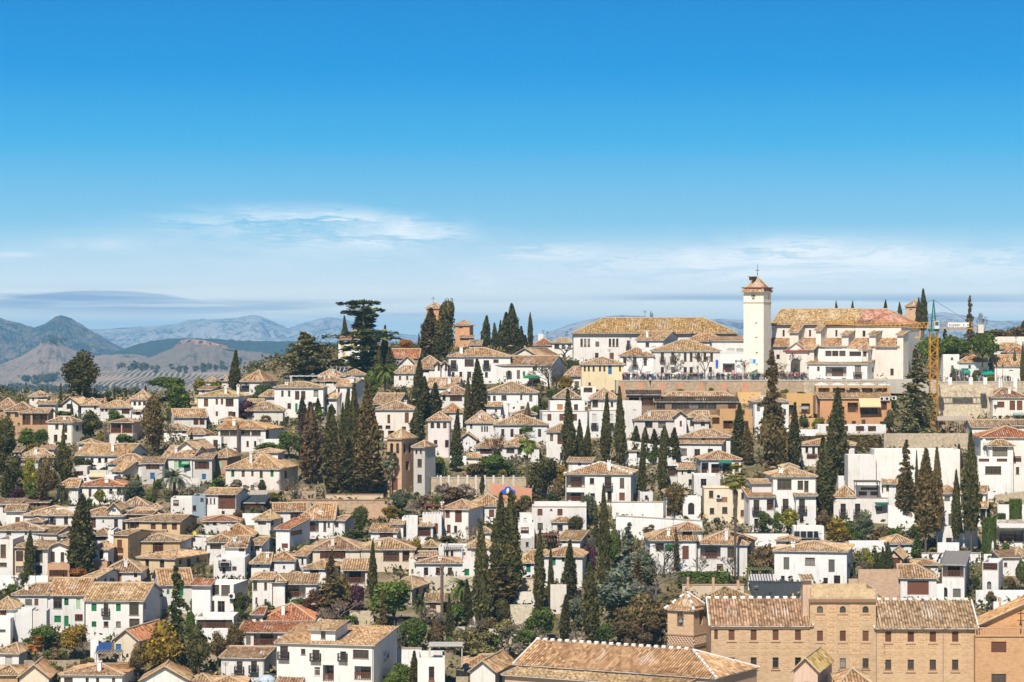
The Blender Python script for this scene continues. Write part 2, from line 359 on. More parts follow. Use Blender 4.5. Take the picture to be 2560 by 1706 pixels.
def roof_mesh(kind, W, D, ze, rise, of=.45, os=.3, dash=False, slate=False, t_front=False):
    """W along x from 0, D along y from 0"""
    m = MB(); x0, x1, y0, y1 = -os, W+os, -of, D+of*.7
    pk = dict(pitch=PITCH, amp=AMP) if not slate else dict(pitch=.9, amp=.03)
    hl = kind in ('h', 'hl', 'p'); hr = kind in ('h', 'hr', 'p')
    if kind in ('t', 'th'):
        xm = W/2; k = rise/xm; zl = ze-os*k; zt = ze+rise; yb_ = y1
        slope(m, (x0, yb_, zl), (x0, y0, zl), (xm, y0, zt), (xm, yb_, zt), **pk)
        slope(m, (x1, y0, zl), (x1, yb_, zl), (xm, yb_, zt), (xm, y0, zt), **pk)
        cap(m, (xm, y0, zt), (xm, yb_, zt), dash=dash)
        for sx in (x0, x1): cap(m, (sx, y0+.05, zl+.03), (xm, y0+.05, zt), .09)
    elif kind == 's':
        k = rise/max(D, .1); slope(m, (x0, y0, ze-of*k), (x1, y0, ze-of*k), (x1, D, ze+rise), (x0, D, ze+rise), **pk)
        for sx in (x0, x1): cap(m, (sx, y0, ze-of*k), (sx, D, ze+rise), .09)
    else:
        ym = (y0+y1)/2; k = rise/(D/2); zf = ze-of*k; zt = ze+rise; Rr = min((y1-y0)/2, (x1-x0)/2-.05)
        xa = x0+(Rr if hl else 0); xb = x1-(Rr if hr else 0)
        if kind == 'p': xa = xb = (x0+x1)/2
        slope(m, (x0, y0, zf), (x1, y0, zf), (xb, ym, zt), (xa, ym, zt), **pk)
        slope(m, (x1, y1, zf), (x0, y1, zf), (xa, ym, zt), (xb, ym, zt), **pk)
        if hl: slope(m, (x0, y1, zf), (x0, y0, zf), (xa, ym, zt), (xa, ym, zt), **pk)
        else: cap(m, (x0, y0, zf), (x0, ym, zt), .1); cap(m, (x0, y1, zf), (x0, ym, zt), .1)
        if hr: slope(m, (x1, y0, zf), (x1, y1, zf), (xb, ym, zt), (xb, ym, zt), **pk)
        else: cap(m, (x1, y0, zf), (x1, ym, zt), .1); cap(m, (x1, y1, zf), (x1, ym, zt), .1)
        cap(m, (xa, ym, zt), (xb, ym, zt), dash=dash)
        for s_, xx, hh in ((x0, xa, hl), (x1, xb, hr)):
            if hh: cap(m, (s_, y0, zf), (xx, ym, zt), dash=dash); cap(m, (s_, y1, zf), (xx, ym, zt))
    return m

def cat_ok(h): return h.root['category'] == 'house'
HOUSES = []      # (label, px box, root)
CUR = None
class House: pass
def parse_w(s):
    out = []
    for row in filter(None, s.replace(' ', '').split(';')):
        y, rest = row.split(':'); spec, xs = rest.split('@'); k = spec[0]; a, b = spec[1:].split('x')
        for x in xs.split(','): out.append((k, float(x), float(y), float(a), float(b)))
    return out
def H(label, x0, x1, ye, yb, roof='h', yr=None, s=0, c='w', rc='n', w='', ch='', D=None, cat='house', name='house', q=0, g=None, dd=0, th=None, wm='plaster', dash=False, fl=2.5, pk=None, sf=.42, rail='', wmat=None, eav=.45):
    """px box of the front wall: x0..x1, eave ye, base yb; ridge yr; s>0 right side shows s px, s<0 left side"""
    global CUR
    h = House(); h.label = label; h.d = dep(yb)+dd; h.box = (x0, x1, ye if yr is None else yr, yb)
    if s == 0 and th is None: th = R.uniform(-.05, .05)
    wid = (x1-x0)/F*h.d
    zeave = -(ye-CY)/F*h.d
    Dg = D if D else est_D(roof, ye, yr, h.d, wid, sf)
    if th is None:
        th = math.asin(min(.75, abs(s)/F*h.d/Dg)); th = th if s > 0 else -th
    h.th = th; h.phi = -th; right = th >= 0
    xa = x1 if right else x0
    h.A = Vector(((xa-CX)/F*h.d, h.d, 0)); h.eu = Vector((math.cos(h.phi), math.sin(h.phi), 0)); h.nb = Vector((-math.sin(h.phi), math.cos(h.phi), 0))
    h.zb = -(yb-CY)/F*h.d
    h.root = thing(name, label, cat, (h.A.x, h.A.y, h.zb), h.phi, g or 'houses of the old town')
    h.right = right
    CUR = h; HOUSES.append(h)
    B(x0, x1, ye, yb, roof, yr, c, rc, w, ch, D, 0, wm, dash, fl, sf, rail, eav)
    if cat == 'house' and roof in ('h', 'g', 'hl', 'hr') and wid > 7 and yb > 1040 and yb < 1690 and R.random() < .5 and name == 'house' and wm == 'plaster':
        f = R.uniform(.26, .45); a = x0+(x1-x0)*R.choice((.04, .96-f, R.uniform(.1, .5))); b = a+(x1-x0)*f; up_ = R.uniform(2, 9)
        B(a, b, yr-up_*.3, ye, R.choice('hhgs'), yr-up_*.3-R.uniform(6, 10), c, R.choice((rc, rc, 'b', 'n')), f'{yr+3:.0f}:d7x8@{a+(b-a)*R.uniform(.3, .7):.0f}', '', R.uniform(4, 6), max(3, Dg*.62), eav=.5)
    return h
def est_D(roof, ye, yr, d, wid, tanp):
    if yr is None: return max(5, min(9, wid*.8))
    if roof == 'p': return wid
    if roof in ('t', 'th'): return 9
    ze = -(ye-CY)/F*d
    lo, hi = .5, 12
    for _ in range(30):
        r = (lo+hi)/2
        if CY-F*(ze+r*tanp)/(d+r) > yr: lo = r
        else: hi = r
    return max(3.2, min(15, (r if roof == 's' else 2*r-.8)))
def loc(h, x, y, q=0):
    """point where the camera ray through pixel (x,y) meets the plane q metres behind the house front: (u, z)"""
    k = (x-CX)/F; P = h.A+h.nb*q
    # Y*(k,1) = P + u*eu
    det = k*h.eu.y-h.eu.x
    Yd = (P.x*h.eu.y-P.y*h.eu.x)/det if abs(det) > 1e-9 else P.y
    u = (Vector((k*Yd, Yd, 0))-P).dot(h.eu)
    return u, -(y-CY)/F*Yd-h.zb, Yd
def loc_side(h, x, y, u):
    k = (x-CX)/F; P = h.A+h.eu*u
    det = k*h.nb.y-h.nb.x
    Yd = (P.x*h.nb.y-P.y*h.nb.x)/det
    q = (Vector((k*Yd, Yd, 0))-P).dot(h.nb)
    return q, -(y-CY)/F*Yd-h.zb, Yd
def B(x0, x1, ye, yb, roof='h', yr=None, c='w', rc='n', w='', ch='', D=None, q=0, wm='plaster', dash=False, fl=2.5, sf=.42, rail='', eav=.62, ru=None):
    """one block of the current house, q metres behind its front"""
    h = CUR; u0 = loc(h, x0, ye, q)[0]; u1 = loc(h, x1, ye, q)[0]; W = u1-u0
    xa = x1 if h.right else x0
    Ya = loc(h, xa, ye, q)[2]; ze = loc(h, xa, ye, q)[1]
    if D is None: D = est_D(roof, ye, yr, Ya, W, sf)
    color = WC[c] if isinstance(c, str) else c
    j1, j2 = R.uniform(.88, 1.05), R.uniform(0, .07); color = (color[0]*j1, color[1]*j1*(1-j2*.4), color[2]*j1*(1-j2))
    rise = 0
    if yr is not None and roof != 'f':
        if roof in ('t', 'th'): rise = loc(h, (x0+x1)/2, yr, q)[1]-ze
        else:
            rq = q+(D if roof == 's' else D/2); xm = xa
            Yr = (h.A+h.nb*rq+h.eu*(u0+u1)/2).y; rise = -(yr-CY)/F*Yr-h.zb-ze
        run = W/2 if roof in ('t', 'th') else (D if roof == 's' else D/2)
        rise = max(run*.12, min(run*1.0, rise))
    zlow = min(0, loc(h, xa, yb, q)[1])-fl
    # openings
    fr, sd, items = [], [], []
    for k, x, y, pw, ph in parse_w(w):
        side = (x > x1+1 if h.right else x < x0-1)
        if side:
            uu = u1 if h.right else u0; uq, z, Yd = loc_side(h, x, y, uu); uq -= q
            ww = pw/F*Yd/max(.25, abs(math.sin(h.th))); hh = ph/F*Yd
            a, b = max(.15, uq-ww/2), min(D-.15, uq+ww/2)
        else:
            uq, z, Yd = loc(h, x, y, q); uq -= u0; ww = pw/F*Yd/math.cos(h.th); hh = ph/F*Yd
            a, b = max(.1, uq-ww/2), min(W-.1, uq+ww/2)
        za, zb = max(zlow+.2, z-hh/2), min(ze-.08, z+hh/2)
        if b-a < .2 or zb-za < .2: continue
        dpt = {'v': 1.5, 'a': .3, 'f': .25}.get(k, .24)
        dpt = min(dpt, D*.4)
        if not side: fr.append((a, b, za-zlow, zb-zlow, dpt, k in 'vf', k == 'a'))
        else: sd.append((a, b, za-zlow, zb-zlow, dpt, k in 'vf', k == 'a'))
        items.append((k, side, a, b, za, zb, dpt))
    if cat_ok(h) and wm == 'plaster' and 'church' not in h.label and 'wall' not in h.label and 'blank' not in h.label and W > 3 and ze > 2.4 and D > 3:
        want = int(W*(1.7 if ze > 4.5 else 1)/2.9)-len([1 for i in items if not i[1]])
        for _ in range(max(0, want)*4):
            if want <= 0: break
            a = R.uniform(.6, W-1.5); ww = R.uniform(.75, 1.15); z0 = R.choice((.2, .9, 3.3, 3.8)); kk_ = R.choice('dddxbek'); hh_ = R.uniform(1, 1.5) if z0 in (.9, 3.8) else 2.1
            if kk_ == 'k' and z0 < 3: kk_ = 'd'
            if z0+hh_ > ze-.5: continue
            if any(not (a+ww < i[0]-.35 or a > i[1]+.35 or z0-zlow+hh_ < i[2]-.3 or z0-zlow > i[3]+.3) for i in fr): continue
            fr.append((a, a+ww, z0-zlow, z0+hh_-zlow, .16, False, False)); items.append((kk_, False, a, a+ww, z0, z0+hh_, .16)); want -= 1
    if cat_ok(h) and not ch and roof in ('h', 'g', 'hl', 'hr') and W > 6 and R.random() < .55 and yr is not None:
        xq = R.uniform(x0+.2*(x1-x0), x1-.2*(x1-x0)); ch = f'{xq:.0f},{yr-R.uniform(1, 5):.0f},{R.uniform(5, 8):.0f}'
    m = MB(); Z = Vector((0, 0, zlow)); ux, uy = Vector((1, 0, 0)), Vector((0, 1, 0)); hh = ze-zlow
    O = Vector((u0, q, zlow))
    holes_face(m, O, ux, W, hh, fr, uy)
    if h.right:
        holes_face(m, O+ux*W, uy, D, hh, sd, -ux); holes_face(m, O+uy*D, -uy, D, hh, [], ux)
    else:
        holes_face(m, O+ux*W, uy, D, hh, [], -ux)
        sdm = [(D-b, D-a, *r) for a, b, *r in sd]; holes_face(m, O+uy*D, -uy, D, hh, sdm, ux)
    holes_face(m, O+ux*W+uy*D, -ux, W, hh, [], -uy)
    P = lambda a, b, z: (u0+a, q+b, z)
    if roof == 'f':
        pt = .28; zf = ze-.75
        for a, b in (((0, 0), (W, pt)), ((0, D-pt), (W, D)), ((0, pt), (pt, D-pt)), ((W-pt, pt), (W, D-pt))):
            m.face([P(a[0], a[1], ze), P(b[0], a[1], ze), P(b[0], b[1], ze), P(a[0], b[1], ze)])
        if W > 1 and D > 1:
            m.face([P(pt, pt, zf), P(W-pt, pt, zf), P(W-pt, D-pt, zf), P(pt, D-pt, zf)])
            m.face([P(pt, D-pt, zf), P(W-pt, D-pt, zf), P(W-pt, D-pt, ze), P(pt, D-pt, ze)]); m.face([P(pt, pt, zf), P(pt, D-pt, zf), P(pt, D-pt, ze), P(pt, pt, ze)])
            m.face([P(W-pt, pt, zf), P(W-pt, D-pt, zf), P(W-pt, D-pt, ze), P(W-pt, pt, ze)])
    elif roof in ('t', 'th'):
        m.face([P(0, 0, ze), P(W, 0, ze), P(W/2, 0, ze+rise-.04)]); m.face([P(0, D, ze), P(W, D, ze), P(W/2, D, ze+rise-.04)])
    elif roof == 's':
        for a in (0, W): m.face([P(a, 0, ze-.05), P(a, D, ze-.05), P(a, D, ze+rise-.05)])
        m.face([P(0, D, ze-.05), P(W, D, ze-.05), P(W, D, ze+rise-.05), P(0, D, ze+rise-.05)])
    else:
        if roof in ('g', 'hr'): m.face([P(0, 0, ze-.05), P(0, D, ze-.05), P(0, D/2, ze+rise-.08)])
        if roof in ('g', 'hl'): m.face([P(W, 0, ze-.05), P(W, D, ze-.05), P(W, D/2, ze+rise-.08)])
    obj('wall', m.mesh('wall', [wm]), h.root, color=color)
    if roof == 'f' and rail == 'cop':
        cm = MB(); cm.box((u0-.06, q-.08, ze), (u0+W+.06, q+.34, ze+.1)); obj('coping', cm.mesh('coping', ['tint']), h.root, color=(.5, .28, .17))
    if roof != 'f':
        dk = rc == 'd' or rc == 'g'
        rm = roof_mesh(roof, W, D, ze, rise, dash=bool(dash), slate=dk, of=eav)
        mats = ['roof_tile', 'eave', 'limewash' if dash else 'ridge']
        t = R.uniform(.86, 1.14); rcol = RC[rc] if isinstance(rc, str) else rc; hsh = R.uniform(.93, 1.07)
        ro = obj('roof', rm.mesh('roof', mats if not dk else ['tint', 'eave', 'tint'], uv=True), h.root, (u0, q, 0), (rcol[0]*t, rcol[1]*t*hsh, rcol[2]*t*hsh))
    else: ro = None
    if cat_ok(h) and wm == 'plaster' and ze > 3 and W > 4 and roof != 'f' and R.random() < .5:
        pm = MB(); xx = u0+R.choice((.12, W-.12)); pm.bar((xx, q-.07, ze-.1), (xx, q-.07, zlow+1), .055, n=5); obj('drainpipe', pm.mesh('drainpipe', ['tint']), h.root, color=R.choice(((.3, .25, .2), (.5, .45, .4), (.2, .18, .17))))
    if cat_ok(h) and roof in ('h', 'g', 'hl', 'hr') and W > 5 and R.random() < .45:
        am = MB(); xa_ = u0+R.uniform(.25, .75)*W; qa = q+D*.6; zt_ = ze+rise+R.uniform(1.6, 2.6); am.bar((xa_, qa, ze+rise*.6), (xa_, qa, zt_), .035)
        for kk in range(4): am.bar((xa_-.5+.07*kk, qa, zt_-.15*kk-.05), (xa_+.5-.07*kk, qa, zt_-.15*kk-.05), .022)
        obj('antenna', am.mesh('antenna', ['iron']), h.root)
    for k, side, a, b, za, zb, dpt in items:
        if k == 'v':
            if side: pass
            ww = b-a; wk, wide = ('e', ww*.55) if ww > 2.4 else ('d', ww*.7)
            hh2 = min(2.3, (zb-za)*.82)
            wmh, pmh = win_mesh(wk, wide, hh2); off = dpt-.08; cc = WINC['v']
        elif k == 'f': continue
        else:
            wk = k; wmh, pmh = win_mesh(k, b-a, zb-za); off = dpt-.04; cc = WINC[k]
        if not side: L = (u0+(a+b)/2, q+off, za); rr = 0
        elif h.right: L = (u0+W-off, q+(a+b)/2, za); rr = math.pi/2
        else: L = (u0+off, q+(a+b)/2, za); rr = -math.pi/2
        jt = R.uniform(.8, 1.25)
        wo_ = obj('window', wmh, h.root, L, tuple(min(1, x*jt) for x in cc), rr)
        if pmh: obj('pane', pmh, wo_)
        if k == 'k' or k == 'v':
            if not side: L2 = (u0+(a+b)/2, q, za)
            elif h.right: L2 = (u0+W, q+(a+b)/2, za)
            else: L2 = (u0, q+(a+b)/2, za)
            if k == 'k': obj('balcony', balcony_mesh((b-a)+.5, 'iron'), h.root, L2, rot=rr)
            else: obj('railing', balcony_mesh((b-a)-.05, 'wood'), h.root, (L2[0], L2[1]+.02 if not side else L2[1], L2[2]+.02), WINC['b'], rr)
    for cs in filter(None, ch.split(';')):
        cx, cy, cw = map(float, cs.split(',')); qq = q+min(D*.3, 2.2)
        u, zt, Yd = loc(h, cx, cy, qq); wd = max(.55, cw/F*Yd)
        chimney(h.root, u, qq, ze-.2, max(zt, ze+.8), wd, color)
def chimney(root, u, q, z0, z1, wd, color=(.8, .78, .75)):
    m = MB(); hb = z1-.45
    m.box((u-wd/2, q-wd/2, z0), (u+wd/2, q+wd/2, hb))
    m.box((u-wd/2-.1, q-wd/2-.1, hb), (u+wd/2+.1, q+wd/2+.1, hb+.1))
    for sx in (-1, 1):
        for sy in (-1, 1): m.box((u+sx*wd*.4-.06, q+sy*wd*.4-.06, hb+.1), (u+sx*wd*.4+.06, q+sy*wd*.4+.06, hb+.3))
    c = obj('chimney', m.mesh('chimney', ['plaster']), root, color=color)
    t = MB(); t.lathe([(wd*.8, hb+.3), (wd*.8, hb+.36), (0, hb+.62)], 4); obj('chimney_cap', t.mesh('chimney_cap', ['tint']), c, color=(.45, .3, .2))
# ------------------------------------------------------------------ vegetation
rng = np.random.default_rng(11)
def quads(name, C, size, updir=.0, asp=1.6, flat=.0, outward=None):
    """leaf clumps: one quad per centre"""
    n = len(C); a = rng.normal(size=(n, 3)); a[:, 2] += updir*2.0; a[:, 2] *= (1-flat)
    if outward is not None: a += outward*1.2
    a /= np.linalg.norm(a, axis=1, keepdims=True)
    b = rng.normal(size=(n, 3)); b[:, 2] *= (1-flat); b -= a*(a*b).sum(1, keepdims=True); b /= np.linalg.norm(b, axis=1, keepdims=True)
    s = size*rng.uniform(.6, 1.35, (n, 1)); a = a*s*asp*.5; b = b*s*.5
    V = np.stack([C-a*.9, C+b*.75-a*.1, C+a, C-b*.75+a*.1], 1).reshape(-1, 3)
    return V
def leafmesh(name, V, core=None, mats=('leaf',)):
    nq = len(V)//4; me = bpy.data.meshes.new(name)
    cv, cf = core if core is not None else (np.zeros((0, 3)), np.zeros((0, 4), int))
    AV = np.concatenate([V, cv]); nf = nq+len(cf)
    me.vertices.add(len(AV)); me.vertices.foreach_set('co', AV.astype('f').ravel())
    idx = np.concatenate([np.arange(nq*4), (cf+nq*4).ravel()]).astype('i')
    me.loops.add(len(idx)); me.loops.foreach_set('vertex_index', idx)
    me.polygons.add(nf); me.polygons.foreach_set('loop_start', np.arange(nf, dtype='i')*4)
    for m in mats: me.materials.append(MATS[m])
    me.update(calc_edges=True); me.validate(); return me
def lathe_core(prof, n=10, jig=.12):
    vs, fs = [], []
    for r, z in prof:
        for k in range(n):
            a = 2*math.pi*k/n; rr = r*(1+rng.uniform(-jig, jig)); vs.append((rr*math.cos(a), rr*math.sin(a), z))
    for i in range(len(prof)-1):
        for k in range(n): fs.append((i*n+k, i*n+(k+1) % n, (i+1)*n+(k+1) % n, (i+1)*n+k))
    return np.array(vs), np.array(fs)
def fib(n):
    k = np.arange(n)+.5; ph = np.arccos(1-2*k/n); th = math.pi*(1+5**.5)*k
    return np.stack([np.cos(th)*np.sin(ph), np.sin(th)*np.sin(ph), np.cos(ph)], 1)
def lump(th, z, k, ph): return 1+.13*np.sin(3*th+k*z+ph)+.1*np.sin(5*th-1.7*k*z+2*ph)+.07*np.sin(9*th+3*k*z)
TREE = {}
def reg(kind, H0, W0, trunk, crown): TREE.setdefault(kind, []).append((H0, W0, trunk, crown))
def trunk_mesh(h, r, r2=None, lean=0, limbs=()):
    m = MB(); pts = [Vector((lean*h*t*t, 0, -2 if i == 0 else h*t)) for i, t in enumerate((0, .35, .7, 1))]
    for i, (p, q) in enumerate(zip(pts, pts[1:])): m.bar(p, q, r*(1-.22*i), r2=r*(1-.22*(i+1)), n=7)
    for p, q, a in limbs: m.bar(p, q, a, r2=a*.5, n=5)
    return m.mesh('trunk', ['bark'])
def cypress(seed, t0, powr, n=2600, H=14., W=3.4, bott=.5):
    """t0: bare trunk share"""
    t = t0+(1-t0)*rng.uniform(0, 1, n)**.9; tt = (t-t0)/(1-t0)
    prof = lambda tt: np.minimum(1, (bott+(1-bott)*np.minimum(1, tt/.22)))*np.where(tt < .3, 1, np.clip(1-((tt-.3)/.7)**powr, 0, 1))
    th = rng.uniform(0, 2*math.pi, n); ph = seed*1.3
    r = W/2*prof(tt)*lump(th, t*H, 1.1, ph)*.86*(rng.uniform(.55, 1.06, n)**.5)
    bx, by = rng.normal(size=2)*.28; r = r*(1+.22*np.maximum(0, np.sin(t*H*1.9+th*2+ph))*(rng.uniform(0, 1, n) > .6))
    C = np.stack([r*np.cos(th)+bx*tt**2, r*np.sin(th)+by*tt**2, t*H], 1)
    out = np.stack([np.cos(th), np.sin(th), 0*th], 1)*.5
    V = quads('', C, .5, .55, 1.5, 0, out)
    tz = np.linspace(0, .99, 12); core = lathe_core([(max(.02, W/2*.7*float(prof(np.array(x)))), (t0+(1-t0)*x)*H) for x in tz], 9)
    reg('cyp' if t0 < .1 else 'cypt', H, W, trunk_mesh(H*max(.25, t0*1.3), .24, lean=0), leafmesh('crown', V, core))
for i, (p, b) in enumerate(((1.35, .55), (1.7, .6), (1.15, .45), (2.2, .65))): cypress(i, .04, p, bott=b)
cypress(5, .2, 1.6, bott=.5); cypress(6, .22, 1.35, bott=.6)
def lobes(kind, nl, n, H, W, z0, size, flat=1., seed=0, shell=.25, vr=None, top=1., upd=0, nb=2):
    cs = []; rl = np.random.default_rng(seed)
    lim = []
    for i in range(nl):
        u = rl.uniform(-1, 1, 3); 
        while np.linalg.norm(u) > 1: u = rl.uniform(-1, 1, 3)
        zz = z0+(H-z0)*(.5+.42*u[2]); sc_ = (1-.35*max(0, u[2]))*top
        c = np.array([u[0]*W*.34*sc_, u[1]*W*.34*sc_, zz]); r = W*rl.uniform(.15, .26)
        cs.append((c, r)); lim.append((Vector((0, 0, z0*.8)), Vector(c*.9), .1))
    C = []; O = []
    per = n//nl
    for c, r in cs:
        d = rl.normal(size=(per, 3)); d /= np.linalg.norm(d, axis=1, keepdims=True)
        rad = r*(1-shell*rl.uniform(0, 1, (per, 1))**2)*(1+.18*np.sin(7*d[:, :1]+5*d[:, 1:2]+9*d[:, 2:3]))
        C.append(c+d*rad*np.array([1, 1, flat])); O.append(d*.6)
    C = np.concatenate(C); V = quads('', C, size, upd, 1.4, 0, np.concatenate(O))
    cv, cf = [], []
    for c, r in cs:
        v, f = lathe_core([(r*.72*math.sin(a)+.01, r*.72*math.cos(a)*flat) for a in np.linspace(0.05, math.pi-.05, 6)], 7); cf.append(f+sum(len(x) for x in cv)); cv.append(v+c)
    reg(kind, H, W, trunk_mesh(z0+(H-z0)*.4, W*.035, limbs=lim[:6]), leafmesh('crown', V, (np.concatenate(cv), np.concatenate(cf))))
for i in range(4): lobes('broad', 13, 3600, 8., 7., 1.8, .42, .85, 20+i)
for i in range(3): lobes('bush', 9, 1700, 3., 3.6, .2, .3, .8, 40+i)
for i in range(2): lobes('conif', 16, 4200, 14., 8., 1.5, .55, 1.3, 50+i, top=.9, upd=.25)
for i in range(2): lobes('umb', 11, 3400, 8., 8., 5.2, .42, .55, 60+i)
for i in range(3): lobes('thick', 10, 1500, 3., 4., .1, .3, .7, 66+i, shell=.7)
def tiers(kind, H, W, nt, n, droop, prof, size=.5, seed=0, t0=.08, flat=.75, nar=0):
    rl = np.random.default_rng(seed); C = []; limbs = []; O = []
    for i in range(nt):
        t = t0+(1-t0)*(i+.5)/nt; R0 = W/2*prof(t); nbr = max(3, int(7*R0/(W/2)+2))
        for k in range(nbr):
            a = rl.uniform(0, 2*math.pi); L = R0*rl.uniform(.5, 1.2); m = max(12, int(n/nt/nbr))
            s = rl.uniform(.12, 1, m)**.8; w_ = .2+.22*L*(1-s*.55)
            x = L*s; y = rl.normal(size=m)*w_*.55; z = t*H+rl.normal()*.25-droop*L*s**1.6+rl.normal(size=m)*.16*(1+.3*L*.2)
            C.append(np.stack([x*math.cos(a)-y*math.sin(a), x*math.sin(a)+y*math.cos(a), z], 1)); O.append(np.tile([math.cos(a)*.5, math.sin(a)*.5, 0], (m, 1)))
            limbs.append((Vector((0, 0, t*H)), Vector((L*.8*math.cos(a), L*.8*math.sin(a), t*H-droop*L*.7)), .09))
    V = quads('', np.concatenate(C), size, 0, 1.7, flat, np.concatenate(O))
    reg(kind, H, W, trunk_mesh(H*.97, W*.03, r2=.05, limbs=limbs[::2]), leafmesh('crown', V))
tiers('cedar', 11, 14, 11, 9000, .06, lambda t: min(1, .8+.35*t) if t < .72 else max(.2, 2.1*(1.1-t)), .6, 1, .12, .72)
tiers('cedar2', 17, 15, 13, 5200, .05, lambda t: (.42+.5*abs(math.sin(t*7.3+.9)*math.cos(t*17)))*(1.3-.72*t), .62, 2, .06, .6)
tiers('fir', 20, 10.5, 20, 6500, .22, lambda t: max(.05, 1.08*(1-t)**.75), .55, 3, .03, .6)
tiers('darkfir', 20, 8, 24, 7000, .16, lambda t: max(.06, (1-t)**.62*(.86+.3*math.sin(t*23))), .55, 4, .03, .35)
tiers('deodar', 19, 8.5, 15, 4200, .75, lambda t: max(.06, 1.0*(1-t)**.65*(.75+.4*math.sin(t*31))), .5, 5, .12, .2)
def palm(kind, H, nf, L, fan, skirt):
    m = MB(); rl = random.Random(nf)
    for i in range(nf):
        a = 2*math.pi*i*.382; e = math.radians(rl.uniform(-50 if skirt else -35, 78)); P = Vector((0, 0, H-L*.45))
        d = Vector((math.cos(a), math.sin(a), 0)); pts = [P]; ang = e
        for k in range(5): P = P+(d*math.cos(ang)+Vector((0, 0, math.sin(ang))))*(L/5); ang -= .2 if fan else .33; pts.append(P)
        sd = Vector((-math.sin(a), math.cos(a), 0))
        if fan:
            c = pts[3]; ax = (pts[5]-pts[2]).normalized()
            m.bar(pts[0], c, .035)
            for j in range(-4, 5):
                v = (ax*math.cos(j*.3)+sd*math.sin(j*.3)); t = v.cross(ax.cross(sd)).normalized()*.17
                tip = c+v*L*.42+Vector((0, 0, -.1*abs(j)*.3)); m.face([c, c+v*L*.2+t, tip, c+v*L*.2-t])
        else:
            for k in range(5):
                p, q = pts[k], pts[k+1]; m.bar(p, q, .04)
                for j in range(4):
                    o = p.lerp(q, j/4); ln = L*.22*(1-.12*k)
                    for s in (-1, 1):
                        tip = o+sd*s*ln*.8+(q-p).normalized()*ln*.7+Vector((0, 0, -.12*ln)); n_ = (q-p).normalized()*.09
                        m.face([o-n_, o+n_, tip])
    t = MB(); 
    for i in range(8): t.bar((0, 0, (H-L*.4)*i/8-(2 if i == 0 else 0)), (0, 0, (H-L*.4)*(i+1)/8), (.3 if not fan else .24)*(1.15-.04*i), r2=(.3 if not fan else .24)*(1.02-.04*i), n=8)
    if kind == 'tallfan':
        for i in range(260):
            a = rl.uniform(0, 6.28); z = H*(.48+.42*rl.random()); r = .25+.55*((z/H-.4)/.5); p = Vector((r*math.cos(a)*.6, r*math.sin(a)*.6, z)); t.face([p+Vector((-.12*math.sin(a), .12*math.cos(a), .3)), p+Vector((.12*math.sin(a), -.12*math.cos(a), .3)), p+Vector((r*.5*math.cos(a), r*.5*math.sin(a), -.9))])
    reg(kind, H, L*1.75, t.mesh('trunk', ['bark']), m.mesh('crown', ['leaf']))
palm('date', 7, 46, 3.6, False, False); palm('fan', 9, 40, 2.4, True, True); palm('tallfan', 22, 56, 3.2, True, True)
def bare(kind, H, W, depth, spread, seed, r0=.16, twig=.03, up=.5):
    m = MB(); c = MB(); rl = random.Random(seed)
    def br(p, d, L, r, k):
        q = p+d*L; (m if k >= depth-1 else c).bar(p, q, r, r2=r*.68, n=5 if k > 1 else 3)
        if k == 0: return
        for i in range(rl.choice((2, 3, 3)) if k > 1 else 3):
            e = (d+Vector((rl.gauss(0, spread), rl.gauss(0, spread), rl.gauss(up*.3, spread*.5)))).normalized()
            br(q, e, L*rl.uniform(.62, .85), max(twig, r*.62), k-1)
    m.bar((0, 0, -1.5), (0, 0, .2), r0*1.1)
    br(Vector((0, 0, 0)), Vector((0, 0, 1)), H*.3, r0, depth)
    zs = [v[2] for v in c.v]; xs = [abs(v[0]) for v in c.v]
    reg(kind, max(zs), 2*float(np.percentile(xs, 96)), m.mesh('trunk', ['bark']), c.mesh('crown', ['bark']))
for i in range(3): bare('bare', 6, 5, 6, .42, 70+i, .16, .028)
for i in range(2): bare('pollard', 4, 3, 3, .5, 80+i, .2, .1, .9)
def hedge_m():
    pts = []; n = 2600
    for f in range(n):
        s = rng.integers(0, 5); u, v = rng.uniform(-.5, .5, 2)
        p = [(u, -.5, v+.5), (u, .5, v+.5), (-.5, u, v+.5), (.5, u, v+.5), (u, v, 1)][s]; pts.append(p)
    C = np.array(pts)*[4, 1.6, 2.2]; V = quads('', C+rng.normal(size=C.shape)*.06, .26)
    cv = np.array([(x*1.95, y*.75, z) for z in (0, 2.1) for x, y in ((-1, -1), (1, -1), (1, 1), (-1, 1))]); cf = np.array([(0, 1, 5, 4), (1, 2, 6, 5), (2, 3, 7, 6), (3, 0, 4, 7), (4, 5, 6, 7)])
    reg('hedge', 2.2, 4., None, leafmesh('crown', V, (cv, cf)))
hedge_m()
LC = dict(dk=(.072, .068, .024), br=(.12, .088, .037), md=(.065, .078, .026), gr=(.085, .12, .026), br2=(.125, .085, .045), ye=(.17, .16, .03), go=(.2, .14, .025), ol=(.1, .115, .07),
          bl=(.14, .165, .12), pu=(.075, .028, .05), or_=(.3, .12, .03), pk=(.34, .24, .19), gy=(.2, .165, .13), li=(.11, .15, .03), wh=(.45, .4, .36), ce=(.15, .14, .06), re=(.1, .05, .03), dn=(.17, .15, .06), wi=(.23, .19, .25))
